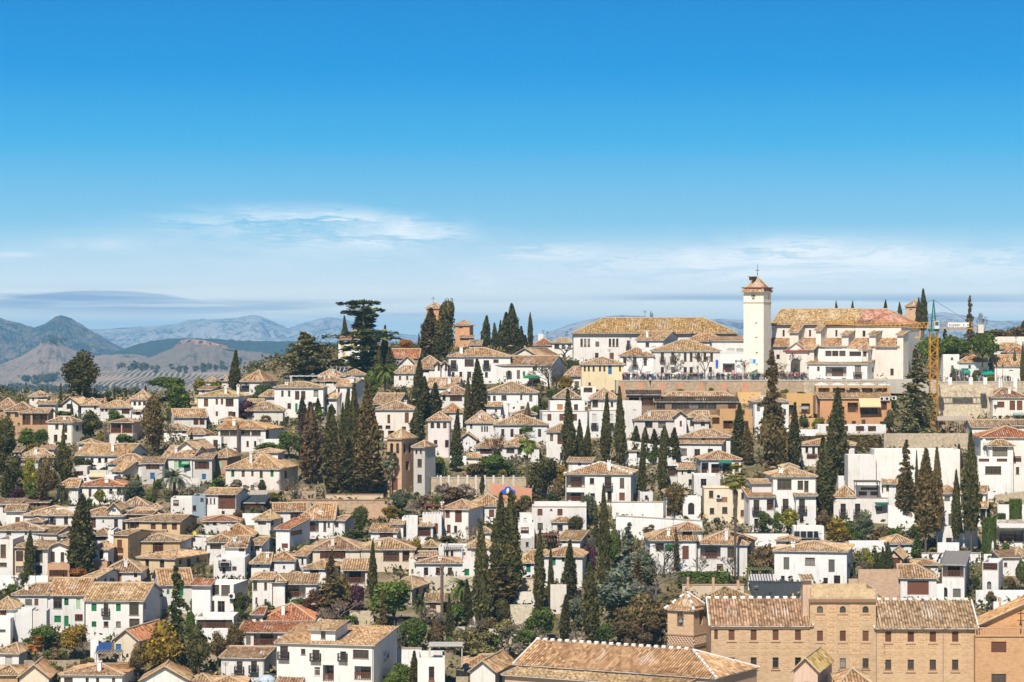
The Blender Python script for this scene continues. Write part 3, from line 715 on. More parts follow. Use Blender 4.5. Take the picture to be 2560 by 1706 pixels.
KN = dict(cyp=('cypress', 'cypress_tree'), cypt=('cypress', 'cypress_tree'), broad=('broadleaf tree', 'broadleaf_tree'), bush=('bush', 'bush'), conif=('conifer', 'conifer_tree'),
          umb=('umbrella pine', 'pine_tree'), thick=('scrubby thicket', 'bush'), cedar=('spreading cedar', 'cedar_tree'), cedar2=('ragged cedar', 'cedar_tree'), fir=('pale conical fir', 'fir_tree'),
          darkfir=('dark conical conifer', 'conifer_tree'), deodar=('drooping cedar', 'cedar_tree'), date=('feathery palm', 'palm_tree'), fan=('fan palm', 'palm_tree'), tallfan=('tall shaggy fan palm', 'palm_tree'), bare=('bare twiggy tree', 'bare_tree'),
          pollard=('pollarded bare tree', 'bare_tree'), hedge=('clipped hedge', 'hedge'))
CN = dict(dk='dark', br='brownish green', md='green', gr='fresh green', br2='brown', ye='yellow green', go='golden', ol='olive grey', bl='blue grey', pu='purple', or_='orange', pk='pale pink', gy='grey', li='lime green',
          wh='whitish', ce='mossy green', re='reddish brown', dn='dry yellowish', wi='lilac')
PLANTS = []
def T(kind, x, yt, yb, wpx, col=None, label=None, dd=0, q=None):
    """plant at pixel column x, top yt, foot yb, crown wpx wide"""
    V = TREE[kind]; H0, W0, tm, cm = V[R.randrange(len(V))]
    d = dep(yb)+dd; Hm = (yb-yt)/F*d; Wm = wpx/F*d
    col = col or ('dk' if kind in ('cyp', 'cypt', 'conif') else 'md')
    nm = KN[kind][1]
    root = obj(nm, None, None, wp(x, yb, d), rot=R.uniform(0, 6.28) if kind != 'hedge' else R.uniform(-.1, .1)); root.scale = (Wm/W0, Wm/W0 if kind != 'hedge' else 1.1, Hm/H0)
    c = LC[col]; j = R.uniform(.85, 1.18)
    if tm: obj('trunk', tm, root, color=(.16, .12, .09) if kind not in ('bare', 'pollard') else tuple(x*.8 for x in c))
    obj('crown', cm, root, color=tuple(x*j for x in c))
    PLANTS.append((root, kind, col, x, yt, yb, wpx, label))
    return root
def name_plants():
    groups = {}
    for P in PLANTS:
        root, kind, col, x, yt, yb, wpx, label = P
        kn = KN[kind][0]
        root['category'] = {'cyp': 'cypress', 'cypt': 'cypress', 'bush': 'bush', 'thick': 'bush', 'hedge': 'hedge', 'date': 'palm', 'fan': 'palm', 'tallfan': 'palm'}.get(kind, 'tree')
        root['group'] = {'cyp': 'cypresses among the houses', 'cypt': 'cypresses among the houses', 'bush': 'garden bushes', 'thick': 'garden bushes', 'hedge': 'clipped hedges', 'date': 'garden palms', 'fan': 'garden palms', 'tallfan': 'garden palms'}.get(kind, 'garden trees')
        if label: root['label'] = label; continue
        ym = yt*.35+yb*.65
        def sc_(h):
            x0, x1, a, b = h.box; dx = max(x0-x, 0, x-x1); dy = max(a-ym, 0, ym-b); return dx+dy*1.2+abs((x0+x1)/2-x)*.05+abs((a+b)/2-ym)*.08
        h = min(HOUSES, key=sc_); x0, x1, a, b = h.box
        rel = 'left of' if x < x0+.15*(x1-x0) else 'right of' if x > x1-.15*(x1-x0) else ('in front of' if yb > b-4 else 'behind')
        P2 = f"{CN[col]} {kn} {rel} the {h.label}"
        groups.setdefault(P2, []).append(P)
    for k, L in groups.items():
        if len(k.split()) > 14: k = k.replace(' with ', ' and ').replace(' the ', ' ')
        if len(L) == 1: L[0][0]['label'] = ' '.join(k.split()[:16]); continue
        L.sort(key=lambda P: P[4]-P[5])
        if len(L) == 2: ad = ['taller', 'shorter']
        elif len(L) == 3: ad = ['tallest', 'middle height', 'shortest']
        else: ad = ['tallest', 'second tallest', 'third tallest', 'fourth tallest', 'fifth tallest', 'sixth tallest', 'seventh tallest', 'eighth tallest', 'ninth tallest', 'tenth tallest', 'smallest', 'smallest'][:len(L)]
        for a, P in zip(ad, L): P[0]['label'] = a+' '+k
# ------------------------------------------------------------------ the houses, row by row from the crest downwards (photograph pixels)
# upper left
H('low hipped tan house at the left crest', -20, 44, 1021, 1050, 'h', 996, c='t', rc='b')
H('cream lookout house with dark top gallery', 74, 118, 989, 1044, 'h', 978, c='k', rc='p', w='993:v24x9@107;997:d5x9@83')
B(95, 138, 1008, 1044, 's', 997, c='k', q=-2)
H('ochre house with arched windows at left crest', 13, 84, 1026, 1068, 'h', 1006, c='t', rc='b', w='1036:a9x14@22,42,62')
H('brown columned loggia house on the left crest', 50, 120, 1031, 1082, 'hl', 1021, c='t', rc='p', w='1048:v20x28@66,91,110', D=8)
B(38, 121, 1066, 1082, 'f', c='t', q=-3, D=3)
H('cream cube house with grey blinds in garden', 120, 181, 1054, 1112, 'h', 1042, s=18, c='k', rc='b', w='1067:e9x12@142;1072:e9x18@164;1070:d5x12@194;1096:d10x18@139;1093:e8x12@164')
H('white gabled house beside the tall dark conifer', 157, 195, 1008, 1040, 't', 994, s=14, w='1016:e11x12@172')
B(192, 240, 1012, 1045, 's', 996, w='1022:v16x12@208', q=3, D=6)
H('white house with roof slope above dark doorway', 203, 250, 1011, 1040, 'h', 995, w='1019:d6x8@238', D=7)
H('long white house with mossy roof near crest', 251, 328, 1017, 1048, 'h', 1003, w='1024:d6x9@256,266;1028:v20x14@314')
H('orange red roofed house on the left skyline', 262, 322, 1004, 1020, 'g', 996, rc='o', dd=6)
H('white lookout tower house with arched windows', 328, 372, 996, 1048, 'h', 976, s=8, w='1009:a7x11@337,349,361;1033:x14x9@342', rc='n', sf=.5)
B(331, 364, 1027, 1048, 's', 1023, q=-2, w='1034:x12x8@345')
H('red pillared loggia house below left crest', 276, 332, 1055, 1104, 'h', 1046, c='p', rc='b', w='1069:v26x28@290,318', s=12, D=8)
B(268, 332, 1086, 1104, 'f', c='w', q=-2.5, D=3)
H('white house with long tan roof and shed', 436, 516, 1042, 1075, 'g', 1023, s=-22, w='1054:v12x16@490,505;1050:b11x14@424', D=9)
H('low mossy roofed house behind bare trees', 410, 470, 1073, 1098, 'h', 1059, rc='b', w='1079:d8x8@424,440,460')
H('small ridge roofed outhouse below white cube', 471, 513, 1083, 1106, 'hr', 1069, rc='b', s=12)
H('yellow house with green window by white villa', 479, 500, 1009, 1052, 's', 1003, c='y', w='1029:g7x9@493', ch='490,992,7')
H('white villa with paired brown shuttered windows', 493, 596, 990, 1060, 'h', 974, s=20, rc='y', w='1007:b11x20@515;1005:b6x14@542,555;1007:r20x20@574;1039:b11x20@513,576;1035:b6x12@542;1040:r18x20@580', ch='596,961,7;565,966,6', D=11)
H('white gabled house beside crest cypress', 603, 656, 952, 988, 'h', 926, s=26, w='961:d5x8@616;968:k18x8@612')
H('small orange roof tip behind crest trees', 514, 541, 951, 968, 'p', 943, rc='o')
H('orange tiled roof peeping left of crest cypress', 550, 572, 950, 966, 'h', 940, rc='n')
H('wide ribbon windowed white house with orange roof', 546, 664, 1072, 1128, 'hr', 1052, s=30, rc='o', w='1081:e24x18@562,586,614,640;1083:d8x26@668;1110:d6x14@619,638;1114:d16x9@560', ch='586,1046,8', D=11)
B(508, 553, 1092, 1135, 'f', q=-1.5, D=4, w='1112:d24x9@566')
H('beige walled house with long mossy roof', 616, 707, 1024, 1060, 'h', 1006, c='k', rc='b')
H('big white house with green door and shutters', 686, 808, 968, 1040, 'h', 955, rc='n', w='984:d6x14@706,723;989:r11x22@743,758;983:e12x16@790;1020:g6x22@741;1015:e9x14@723;1012:d8x10@786', D=9)
B(650, 688, 988, 1020, 'hl', 976, q=1, w='998:d8x7@660', rc='p')
H('white terrace house with solar panels on roof', 862, 912, 936, 985, 'h', 924, w='947:a5x7@900;950:d8x9@868', rc='n', D=9)
B(795, 862, 938, 985, 'h', 925, rc='n', w='932:d8x5@821')
H('low white annex row under the solar roof', 782, 862, 951, 990, 'h', 939, rc='n', w='957:d7x8@795,812,838,850;956:x20x7@820', D=6)
H('tall white gable house with big chimney', 840, 880, 964, 1032, 'g', 948, s=36, w='977:d5x11@847;980:d9x16@871;1000:d5x10@846', ch='882,941,11', rc='n', D=9)
B(810, 842, 993, 1045, 'hl', 975, q=-2, w='1004:d5x11@818;1030:d5x8@838', rc='n')
H('orange roofed white villa behind ragged cedar', 846, 923, 846, 930, 'h', 826, rc='r', w='862:y8x14@856,880;890:y8x16@860,884', dd=25)
H('red tiled long roof behind palm', 976, 1046, 893, 916, 'g', 873, rc='r', c='s', dd=10)
H('white gable house below red tiled roof', 996, 1040, 912, 945, 't', 891, w='', dd=2)
H('white house with pale tan roof beside palm', 985, 1034, 931, 965, 'hl', 915, w='945:d5x9@1000,1018', rc='p')
H('white walled house with wide pale gable', 931, 994, 1009, 1062, 'g', 984, s=26, rc='p', w='1016:d8x6@938;1023:v14x7@946', D=11)
H('grey balconied apartment house with brown shutters', 937, 1034, 1022, 1096, 'h', 1002, c='k', rc='p', w='1048:b7x22@972;1045:b10x26@1017;1068:d12x8@950,970;1086:v16x18@952,978;1080:b10x26@1010', D=8)
# upper middle
H('long white house with grilled balcony windows', 1120, 1276, 890, 957, 'h', 870, rc='n', w='911:k14x20@1134,1216;908:r23x19@1173;903:d13x8@1240;937:d7x13@1133,1216;936:d7x12@1152;937:d10x15@1173', ch='1153,864,8', D=12)
H('white attic house with tall brown dormer windows', 1028, 1118, 920, 960, 'h', 890, rc='b', w='926:r18x12@1064;941:r6x7@1100,1116')
B(1087, 1101, 910, 945, 't', 898, q=-1, w='917:r6x22@1097', D=6); B(1104, 1119, 910, 945, 't', 898, q=-1, w='917:r6x22@1115', D=6)
H('cream gable house with roof toward right', 1284, 1342, 888, 912, 't', 871, s=55, c='k', rc='p', D=15)
H('white house with green awning and shutter', 1229, 1378, 912, 962, 'g', 890, rc='p', s=36, w='937:x8x22@1249,1296;934:k8x14@1273;934:g6x10@1310;922:e11x9@1337;925:x6x15@1355;952:v28x16@1336', D=14)
H('red roofed white house beside bare plane trees', 1335, 1384, 861, 895, 'h', 846, rc='r', w='', dd=4)
H('white house with brown posts under tan roof', 1380, 1437, 855, 895, 'h', 846, rc='p', w='866:d12x12@1392;868:x8x12@1408,1424')
H('stepped white turret on the skyline', 1345, 1360, 835, 862, 'f', w='', D=4, dd=30)
H('cream Moorish villa with little arched windows', 1452, 1560, 910, 980, 'h', 893, c=(.76, .64, .42), rc='p', w='922:a5x15@1462,1472,1484,1500,1511,1550;925:u9x22@1525;961:a11x16@1442;960:d6x7@1474', D=10)
B(1412, 1454, 937, 985, 'hl', 917, q=2, rc='p', w='961:d11x15@1442')
H('two storey white house with central pollard tree', 1213, 1345, 980, 1042, 'h', 955, rc='p', w='996:d7x12@1223,1236;995:e13x12@1260;994:d5x11@1303;996:e8x14@1327', D=12)
B(1216, 1252, 1013, 1042, 's', 1003, q=-2, D=2.5, w='1026:d5x7@1240')
H('white house with lean roof above drying yard', 1100, 1180, 984, 1018, 'h', 965, rc='p', w='995:v30x16@1140;995:d8x12@1110')
H('tan gabled roof house right of cypress trio', 1067, 1142, 968, 992, 'g', 945, s=14, rc='p')
H('orange roofed white house above arched house', 1108, 1157, 1028, 1070, 'h', 1008, rc='o', w='1040:d6x8@1120')
H('Moorish white house with three arches over balcony', 1070, 1124, 1049, 1142, 'h', 1030, rc='p', w='1064:a9x15@1081,1096,1112;1110:r9x19@1089,1117', c=(.78, .7, .66), rail='', D=8)
H('white house with three slit windows', 1166, 1236, 1055, 1110, 'h', 1027, rc='p', w='1073:a4x15@1205,1212,1218;1067:x6x12@1178', ch='1199,1032,7;1252,1036,8', D=10)
H('white house with four brown doors and chimney', 1236, 1368, 1060, 1112, 'h', 1036, rc='n', w='1083:r8x20@1257,1280,1302,1349', ch='1363,1032,11', D=11)
H('flat roofed house with red terrace pillars', 1356, 1468, 1029, 1090, 'f', c='w', w='1044:b11x17@1373,1404,1437', D=11, rail='cop')
B(1375, 1462, 1003, 1030, 'f', q=4, D=6, w='1018:d10x14@1440;1018:p14x14@1400'.replace('p', 'o'))
H('small tan roof house with glazed veranda', 1385, 1450, 993, 1030, 'h', 971, rc='p', w='', D=8, dd=4)
B(1452, 1490, 968, 1000, 'f', q=4, w='976:v22x10@1470')
H('white house with cream shuttered balconies', 1473, 1548, 1027, 1090, 'f', w='1045:z11x20@1486,1528;1064:k12x12@1486,1528', D=10, rail='cop')
B(1478, 1546, 994, 1030, 'h', 971, q=3, rc='p', w='1008:e14x20@1488;1011:d6x13@1530')
H('white creeper house left of tall cypress pair', 1366, 1438, 1078, 1160, 'h', 1060, rc='p', w='1094:r8x19@1379;1096:r13x30@1400;1141:d8x18@1404', D=9)
H('low garden house with brown balcony', 1256, 1348, 1114, 1152, 'h', 1095, rc='p', w='1122:r20x24@1276;1128:o16x24@1354;1126:d8x20@1298')
B(1190, 1258, 1116, 1152, 'hl', 1097, q=1, rc='b', w='1128:v30x14@1215')
H('small white gable house among garden shrubs', 1149, 1190, 1098, 1125, 't', 1083, rc='b')
H('cream garden cottage with scalloped awning', 1154, 1212, 1142, 1156, 'h', 1134, c='k', rc='n')
# plaza and mirador
H('long white institute with huge ochre roof', 1434, 1842, 829, 905, 'h', 795, rc='y', w='857:d6x20@1454,1463,1472,1525,1534,1543;831:d10x6@1590', D=15, eav=.9)
H('plaza mansion with balconies and bare trees', 1634, 1800, 876, 944, 'h', 850, rc='n', w='893:k8x23@1656,1682;893:d7x22@1713,1728,1746,1762,1779;926:d8x16@1656,1682,1713,1728,1776', c=(.7, .67, .63), D=14)
H('lower white plaza house with tall windows', 1549, 1634, 888, 944, 'h', 869, rc='n', w='904:d8x20@1562,1613;905:k9x24@1587', D=9)
H('white gabled hall behind the plaza mansion', 1592, 1658, 850, 905, 'g', 829, s=52, rc='n', D=14, dd=-10)
H('hipped roof wing behind plaza mansion', 1714, 1818, 852, 905, 'h', 834, rc='n', dd=-6)
H('white blank wing with vents beside bell tower', 1780, 1866, 851, 925, 's', 843, rc='n', w='876:z20x8@1827,1851', D=8, dd=-4)
H('white market hall below bell tower', 1795, 1866, 886, 944, 'f', w='906:f14x8@1850;920:v30x22@1822', D=8)
# church group is built by itself further down
H('white restaurant house with red awnings', 2018, 2168, 909, 962, 's', 893, s=46, rc='n', w='929:v50x24@2090;928:k15x28@2145;922:d6x10@2046;950:d8x8@2047,2072,2110;924:d5x11@2182,2198,2208;948:d4x6@2208', D=12)
B(2046, 2156, 873, 905, 'f', q=3, D=6, w='884:r15x14@2071,2088,2106;885:r28x12@2138')
B(2150, 2170, 872, 930, 'h', 857, q=3.5, w='886:b8x12@2162', D=7, rc='n')
B(2117, 2162, 871, 900, 'p', 857, q=5, rc='n')
# middle band below the terrace wall
H('dark reed roofed restaurant with long glazed front', 1638, 1846, 1004, 1040, 's', 995, c=(.3, .2, .13), rc=(.14, .1, .07), w='1016:e22x14@1652,1690,1712,1735,1757,1780;1017:v20x14@1830', D=8)
H('mossy roofed house above the glazed restaurant', 1654, 1844, 995, 1015, 'h', 980, rc='p', ch='1749,983,6;1819,983,6', dd=2)
H('dark timber pergola bar on white wall', 1566, 1652, 986, 1030, 's', 975, c=(.28, .2, .15), rc=(.13, .1, .08), w='1004:v26x20@1585,1615,1640', D=6)
H('tall blank white wall house by slim cypress', 1548, 1604, 1004, 1090, 'f', w='1009:d8x14@1533', D=9)
H('pinkish white house with two square windows', 1586, 1688, 1048, 1098, 'hl', 1028, rc='p', c=(.72, .66, .62), w='1061:e19x16@1622,1655', D=10)
B(1686, 1716, 1040, 1098, 't', 1028, q=-.6, c=(.72, .66, .62), w='1059:d5x13@1702', D=8)
H('white house with two small tiled roofs', 1714, 1770, 1041, 1085, 'hl', 1028, rc='p', w='1058:d8x14@1729;1058:d11x14@1757')
B(1735, 1772, 1049, 1085, 'h', 1036, q=-1.5, rc='p', w='1058:d10x13@1757', D=5)
H('orange terraced restaurant with dark arcades', 1770, 1882, 1040, 1084, 'f', c='o', w='1025:v20x14@1800;1052:v18x16@1790;1062:v24x20@1820;1060:v22x14@1860', D=9)
B(1800, 1880, 1024, 1045, 'f', q=4, c='o', w='1032:v24x10@1850', D=6)
H('ochre terrace block above reed roofed restaurant', 1844, 1902, 981, 1006, 'f', c=(.68, .45, .2), D=7)
H('white house behind the great dark conifer', 1884, 1972, 1003, 1075, 'h', 989, rc='p', w='1020:x8x18@1896;1030:d6x14@1962', D=9)
H('ochre terraced house with canvas shades', 1966, 2050, 986, 1046, 'f', c=(.66, .42, .18), w='1022:v22x26@2014;1020:z24x10@2010;1018:o16x24@2042;1025:v12x24@1978', D=8)
H('orange restaurant with canvas awning and arches', 2050, 2228, 995, 1076, 's', 987, c=(.55, .29, .15), rc='n', w='1019:v26x24@2132;1027:v42x18@2172;1015:v14x20@2210;1030:v14x26@2104', D=9)
H('white terrace strip under orange restaurant', 2044, 2215, 1062, 1090, 'f', w='1072:v20x12@2075,2110,2150,2180', D=4)
H('white striped roof house beside hedge cypresses', 1686, 1804, 1108, 1156, 's', 1100, s=26, w='1130:d14x17@1710;1136:d14x26@1743;1129:d13x13@1776', D=10)
B(1700, 1826, 1091, 1120, 'h', 1074, q=4, w='1096:d9x6@1759', rc='p', D=8)
# right end
H('teal and white kiosk house with orange roof', 2396, 2470, 904, 955, 'h', 886, rc='o', c=(.6, .66, .64), w='926:t18x9@2412;932:v30x12@2450;917:d6x8@2424', D=9)
H('plain white house left of the pines', 2358, 2398, 886, 955, 'f', w='897:d6x6@2380;918:d6x8@2381', D=8)
H('white house with brown eave roof at right crest', 2485, 2566, 870, 930, 'h', 858, rc='n', w='886:e11x12@2507', dd=8)
B(2485, 2566, 842, 862, 'f', q=4, c='k')
H('red hipped roof house at right crest', 2520, 2570, 880, 930, 'h', 866, rc='r')
H('white gabled wall house by lamp posts', 2487, 2566, 912, 958, 'g', 888, w='932:f10x14@2528', D=7)
H('white house with dish and brown shutters', 2480, 2566, 992, 1052, 'h', 968, rc='b', w='1012:b18x15@2502;1014:b14x24@2531,2549;1044:d8x9@2500,2520;1044:d22x8@2550', ch='2523,966,7', c='k', D=11)
H('cream house with double tan ridge roof', 2430, 2566, 1066, 1120, 'g', 1050, rc='p', c='k', w='1104:d7x13@2444', D=7)
H('white villa with glazed bay and wood terrace', 2452, 2600, 1092, 1240, 'h', 1066, rc='r', s=0, th=.05, w='1176:e40x20@2483;1177:d8x18@2544;1150:v26x10@2540', D=12)
B(2471, 2533, 1111, 1150, 'h', 1100, q=-2.5, D=3, rc='n', w='1132:e37x30@2500')
B(2444, 2527, 1142, 1240, 'f', q=-3.2, D=3.3, w='1151:b26x8@2460,2505;1176:e40x20@2483')
# left, second band
H('small tan roofed house in left garden', 47, 138, 1140, 1170, 'h', 1123, rc='p', c='k', ch='90,1116,7')
B(35, 95, 1148, 1172, 's', 1141, q=-2, c='g', rc='p', D=3)
H('old grey turret house at left garden', 35, 52, 1128, 1160, 's', 1120, c='g', rc='b', w='1136:d6x6@42')
H('long white house with purple window', 192, 318, 1138, 1172, 'g', 1110, s=34, rc='n', w='1151:r8x11@209;1151:d8x11@230,249,265', D=12)
H('tan roofed white house behind laundry terrace', 270, 372, 1157, 1190, 'h', 1136, rc='n')
H('white gable end house with lattice window', 280, 307, 1177, 1202, 'g', 1155, s=49, w='1186:w11x14@294', rc='n', D=9)
H('run down house with open junk porch', 354, 408, 1158, 1208, 's', 1141, rc='b', c='g', w='1166:v34x14@382;1190:u11x16@381', D=8)
H('house with bright green shutters and awning', 408, 480, 1143, 1200, 'g', 1116, rc='p', s=30, w='1161:l9x23@417,440;1161:g30x18@460', D=9)
B(444, 492, 1122, 1165, 't', 1103, q=3, w='1131:d4x10@471', rc='p')
H('rusty balcony house beside green shutters', 482, 530, 1146, 1205, 's', 1136, rc='p', c='g', w='1163:v36x20@505;1192:u10x14@510', D=7)
H('white house with tiled roof and round shrub', 193, 311, 1214, 1256, 'h', 1195, rc='r', w='1227:b5x8@203;1232:r7x21@225;1224:r8x9@247;1229:r8x14@277;1228:d11x18@298', ch='267,1192,9', D=10)
B(142, 195, 1214, 1256, 'hl', 1197, q=-1, rc='n'); B(197, 285, 1191, 1215, 'f', q=5, w='1198:d6x7@203,213;1197:z34x9@243', D=6)
H('concrete cream garage box', 184, 218, 1167, 1205, 'f', c='k', w='1185:v20x14@198', D=6)
H('long white house with three dark balcony windows', 58, 192, 1287, 1330, 'h', 1265, rc='p', w='1296:k10x16@96;1298:k10x20@130;1300:d10x22@165', D=10)
B(140, 192, 1270, 1285, 'f', q=3, D=4)
H('white dormer house with small gable window', 192, 306, 1289, 1332, 'h', 1268, rc='p', w='1308:b11x24@234;1303:d4x5@258;1310:e10x22@290', D=10)
B(271, 300, 1272, 1290, 't', 1255, q=.3, w='1275:u9x10@285', c='k', D=6, rc='b')
H('house with big mossy ridge behind dormer', 303, 370, 1263, 1295, 'h', 1243, rc='b', c='g')
H('tan roof house between dormer and terrace', 304, 406, 1289, 1315, 'h', 1271, rc='n')
H('brown timber cabin with tiled roof', 60, 122, 1255, 1272, 's', 1249, c=(.3, .16, .1), rc='b', w='1261:r16x10@92', D=5)
H('white house with dark open attic at left edge', -20, 46, 1260, 1318, 's', 1254, c='w', w='1272:v30x20@22', rc='b', D=6)
B(16, 62, 1274, 1318, 'g', 1262, q=-2, rc='b', D=4)
H('ochre house with three brown blinds', 314, 450, 1303, 1345, 'hl', 1287, s=24, rc='b', c=(.64, .46, .27), w='1317:b13x16@383,411,436;1312:k12x15@331;1312:b7x14@344', D=11)
H('white roof terrace house with crenels', 427, 480, 1246, 1292, 'f', w='1262:v14x6@440', D=8)
H('slate blue rendered house with lattice window', 480, 514, 1240, 1292, 'f', c='u', w='1271:d9x14@486;1250:d8x8@505', D=8)
H('white house with long mossy roof at left', -20, 110, 1324, 1360, 'h', 1305, rc='b', w='1332:d12x12@22;1331:d6x11@65', ch='77,1318,7', D=9)
H('grey gable house with teal umbrella terrace', 82, 142, 1333, 1362, 'g', 1316, s=28, rc='b', c='k', w='1342:v10x10@95', D=9)
H('white flat house with tall dark bay', -10, 32, 1349, 1455, 'f', w='1378:d14x33@8;1412:d18x10@8', D=9)
H('cream house with two wide brown windows', 33, 86, 1367, 1452, 'h', 1354, c=(.72, .58, .42), rc='n', w='1391:r18x26@49;1424:r18x16@49', D=9)
B(84, 119, 1370, 1452, 's', 1360, w='1391:e20x30@97;1424:e18x20@97', q=.4, D=7)
H('white house with brick pillared terrace', 119, 176, 1368, 1445, 't', 1357, w='1392:d10x25@132;1393:d9x24@156;1432:v50x16@147', rc='b', D=9)
B(119, 174, 1410, 1445, 'f', q=-2.5, D=2.5, c='b', w='1433:v46x16@146')
H('white house behind the big dark cypress', 152, 232, 1338, 1380, 'h', 1321, rc='b', w='1345:e9x11@163', D=9)
H('white house with dark glazed gallery strip', 232, 270, 1338, 1375, 'h', 1321, rc='b', w='1347:e28x9@252', D=9)
H('white house with red window balcony', 232, 270, 1372, 1432, 'h', 1353, rc='n', w='1388:r9x18@234;1386:r10x24@253', D=9)
B(226, 268, 1404, 1432, 'f', q=-1.8, D=2, c='b')
H('narrow white party wall house by ochre tower', 270, 284, 1326, 1410, 'f', D=7)
H('ochre tower house with wooden balcony', 281, 320, 1337, 1412, 'hl', 1324, s=40, rc='b', c=(.63, .44, .25), w='1362:b13x24@299;1377:b20x14@299;1398:v16x12@300', D=9)
H('ochre lower house with shadowed court', 337, 450, 1352, 1395, 'h', 1335, rc='b', c=(.63, .44, .25), w='1362:d8x6@344;1368:v26x22@395', D=9)
H('white gable house with yellow satellite dish', 402, 448, 1357, 1390, 'g', 1340, s=50, rc='n', w='1374:d5x7@415', D=11)
B(448, 516, 1345, 1378, 'f', q=5, w='1350:b8x10@485', D=6)
H('hipped roof house with orange door', 258, 352, 1428, 1475, 'h', 1397, rc='b', w='1444:o12x26@298;1438:r8x12@339', D=11)
H('large cream house with brown tall windows', 347, 437, 1396, 1450, 'h', 1377, s=75, rc='n', c=(.72, .57, .38), w='1410:r9x22@368;1412:r12x25@405;1405:r5x12@451;1408:r7x22@472;1400:d6x12@495', D=14)
# left middle
H('tan walled house with pale green shutters', 530, 568, 1142, 1190, 'h', 1121, s=22, rc='n', c='t', w='1161:l10x18@549', D=10)
H('brown balcony house left of green shuttered wall', 508, 532, 1146, 1195, 's', 1133, rc='b', c='p', w='1162:v14x20@518;1190:u8x12@514', D=7)
H('pale mansion with rooftop terrace and green shutters', 564, 700, 1170, 1232, 'h', 1131, s=31, rc='n', c=(.78, .73, .67), w='1184:g8x17@582,680;1185:b8x16@608;1185:b6x13@631;1186:d8x17@653;1187:d7x18@715;1220:x10x14@612,631,656;1222:d10x12@725', D=13)
H('white cabin with brown timber screen', 513, 590, 1235, 1292, 'g', 1221, s=17, rc='n', w='1255:b44x36@567;1253:d4x14@518,527,536;1283:d8x10@558', D=9)
H('dark flat roofed carport shelter', 590, 660, 1256, 1282, 's', 1246, rc='d', c=(.1, .1, .1), w='1266:v50x18@628', D=8)
H('white gable house with ruined flower roof', 686, 764, 1277, 1316, 'g', 1258, s=-14, rc='n', w='1290:v24x16@738', D=10)
H('small hipped white house with brown window', 636, 676, 1298, 1335, 'h', 1275, s=30, rc='n', w='1307:r21x11@655;1308:r5x12@681', D=9)
H('house with blue veranda and long roof', 743, 834, 1297, 1340, 'hl', 1259, s=0, rc='n', w='1316:v50x28@772;1316:d7x26@812;1313:d5x11@822', ch='802,1274,8', D=12)
H('white cottage with lattice window below garden wall', 832, 862, 1300, 1340, 'hl', 1289, s=18, rc='n', w='1312:r9x15@842', D=7)
H('reddish roofed house with green door', 506, 602, 1302, 1332, 'h', 1288, rc='r', w='1309:d6x7@519;1310:g11x9@538', D=9)
H('orange ribbed hip roof house', 546, 632, 1338, 1360, 'h', 1309, rc='o', D=11)
H('white house with wide brown window and pergola', 517, 583, 1354, 1405, 'h', 1337, rc='b', w='1367:r28x13@539', D=9)
H('white house with arch and chimney stack', 563, 614, 1366, 1425, 'hl', 1340, rc='b', w='1372:v14x14@604', ch='587,1340,6', D=8)
H('white house with twin brown blinds', 614, 654, 1361, 1400, 'hl', 1343, s=22, rc='n', w='1372:b12x12@626,643', D=9)
H('white balcony house below the twin blinds', 534, 612, 1394, 1452, 'f', w='1402:b10x6@560;1425:b8x20@560;1422:b11x11@586;1412:k22x10@562', D=8)
H('stepped white house with rust tile canopy', 690, 724, 1322, 1385, 's', 1309, s=40, rc='r', w='1332:o22x12@742;1365:b16x12@712', D=10)
H('orange hipped roof house with chimney', 672, 736, 1400, 1436, 'h', 1379, rc='o', w='1412:d8x18@682;1418:d5x7@710', D=9)
B(628, 674, 1404, 1440, 'hl', 1383, rc='n', w='1412:b9x8@645', q=-.8, ch='669,1377,8')
H('white gable house before the old beige mansion', 738, 766, 1388, 1425, 'g', 1367, s=44, rc='n', w='1404:d5x15@756', D=11)
H('old beige mansion with dark porch', 782, 900, 1373, 1420, 'h', 1341, rc='p', c=(.66, .57, .47), w='1384:v60x26@830;1386:d11x20@858', D=14)
H('beige house with open columned gallery', 902, 1036, 1372, 1425, 'h', 1345, rc='n', c=(.66, .57, .47), w='1390:v40x28@978;1390:v18x28@1015', ch='949,1343,7', D=12)
H('hipped cottage above the tall dark conifer', 758, 815, 1421, 1465, 'h', 1399, s=38, rc='n', w='1441:b22x32@786', D=10)
H('loggia house with white railings', 858, 920, 1424, 1470, 's', 1413, rc='n', c='k', w='1442:v52x36@887', D=9)
H('white terraced house with little roof turret', 927, 992, 1329, 1352, 's', 1318, rc='n', w='1338:v34x12@966', D=8)
B(978, 1008, 1308, 1345, 's', 1298, q=3, w='1311:d4x6@986', rc='n'); B(1005, 1034, 1294, 1350, 'f', q=5, D=6)
# centre, second and third bands
H('tiled house with brown shuttered doors', 1104, 1171, 1272, 1340, 'h', 1249, s=35, rc='n', w='1284:b11x23@1119;1291:b17x31@1146;1323:b9x22@1122;1324:d8x18@1139', ch='1106,1252,7', D=11)
H('white house with tiled ridge beside cypress pair', 1184, 1262, 1263, 1305, 'h', 1236, rc='n', w='1286:b7x25@1205;1284:b13x19@1229', D=11)
H('long low white house with coping terrace', 1330, 1466, 1268, 1335, 'f', w='1281:b13x17@1350,1400;1275:d5x4@1378', D=9, rail='cop')
B(1336, 1466, 1257, 1275, 'f', q=3, D=4)
H('great white house with two storey loggia', 1414, 1577, 1184, 1262, 'h', 1156, s=22, rc='n', w='1204:v48x30@1438;1243:v46x24@1438;1203:d11x15@1480;1207:k17x30@1520;1238:d11x9@1482;1242:d11x28@1524;1208:d11x25@1555;1242:b14x20@1555;1200:d5x10@1588', ch='1523,1148,8', dash=True, D=13)
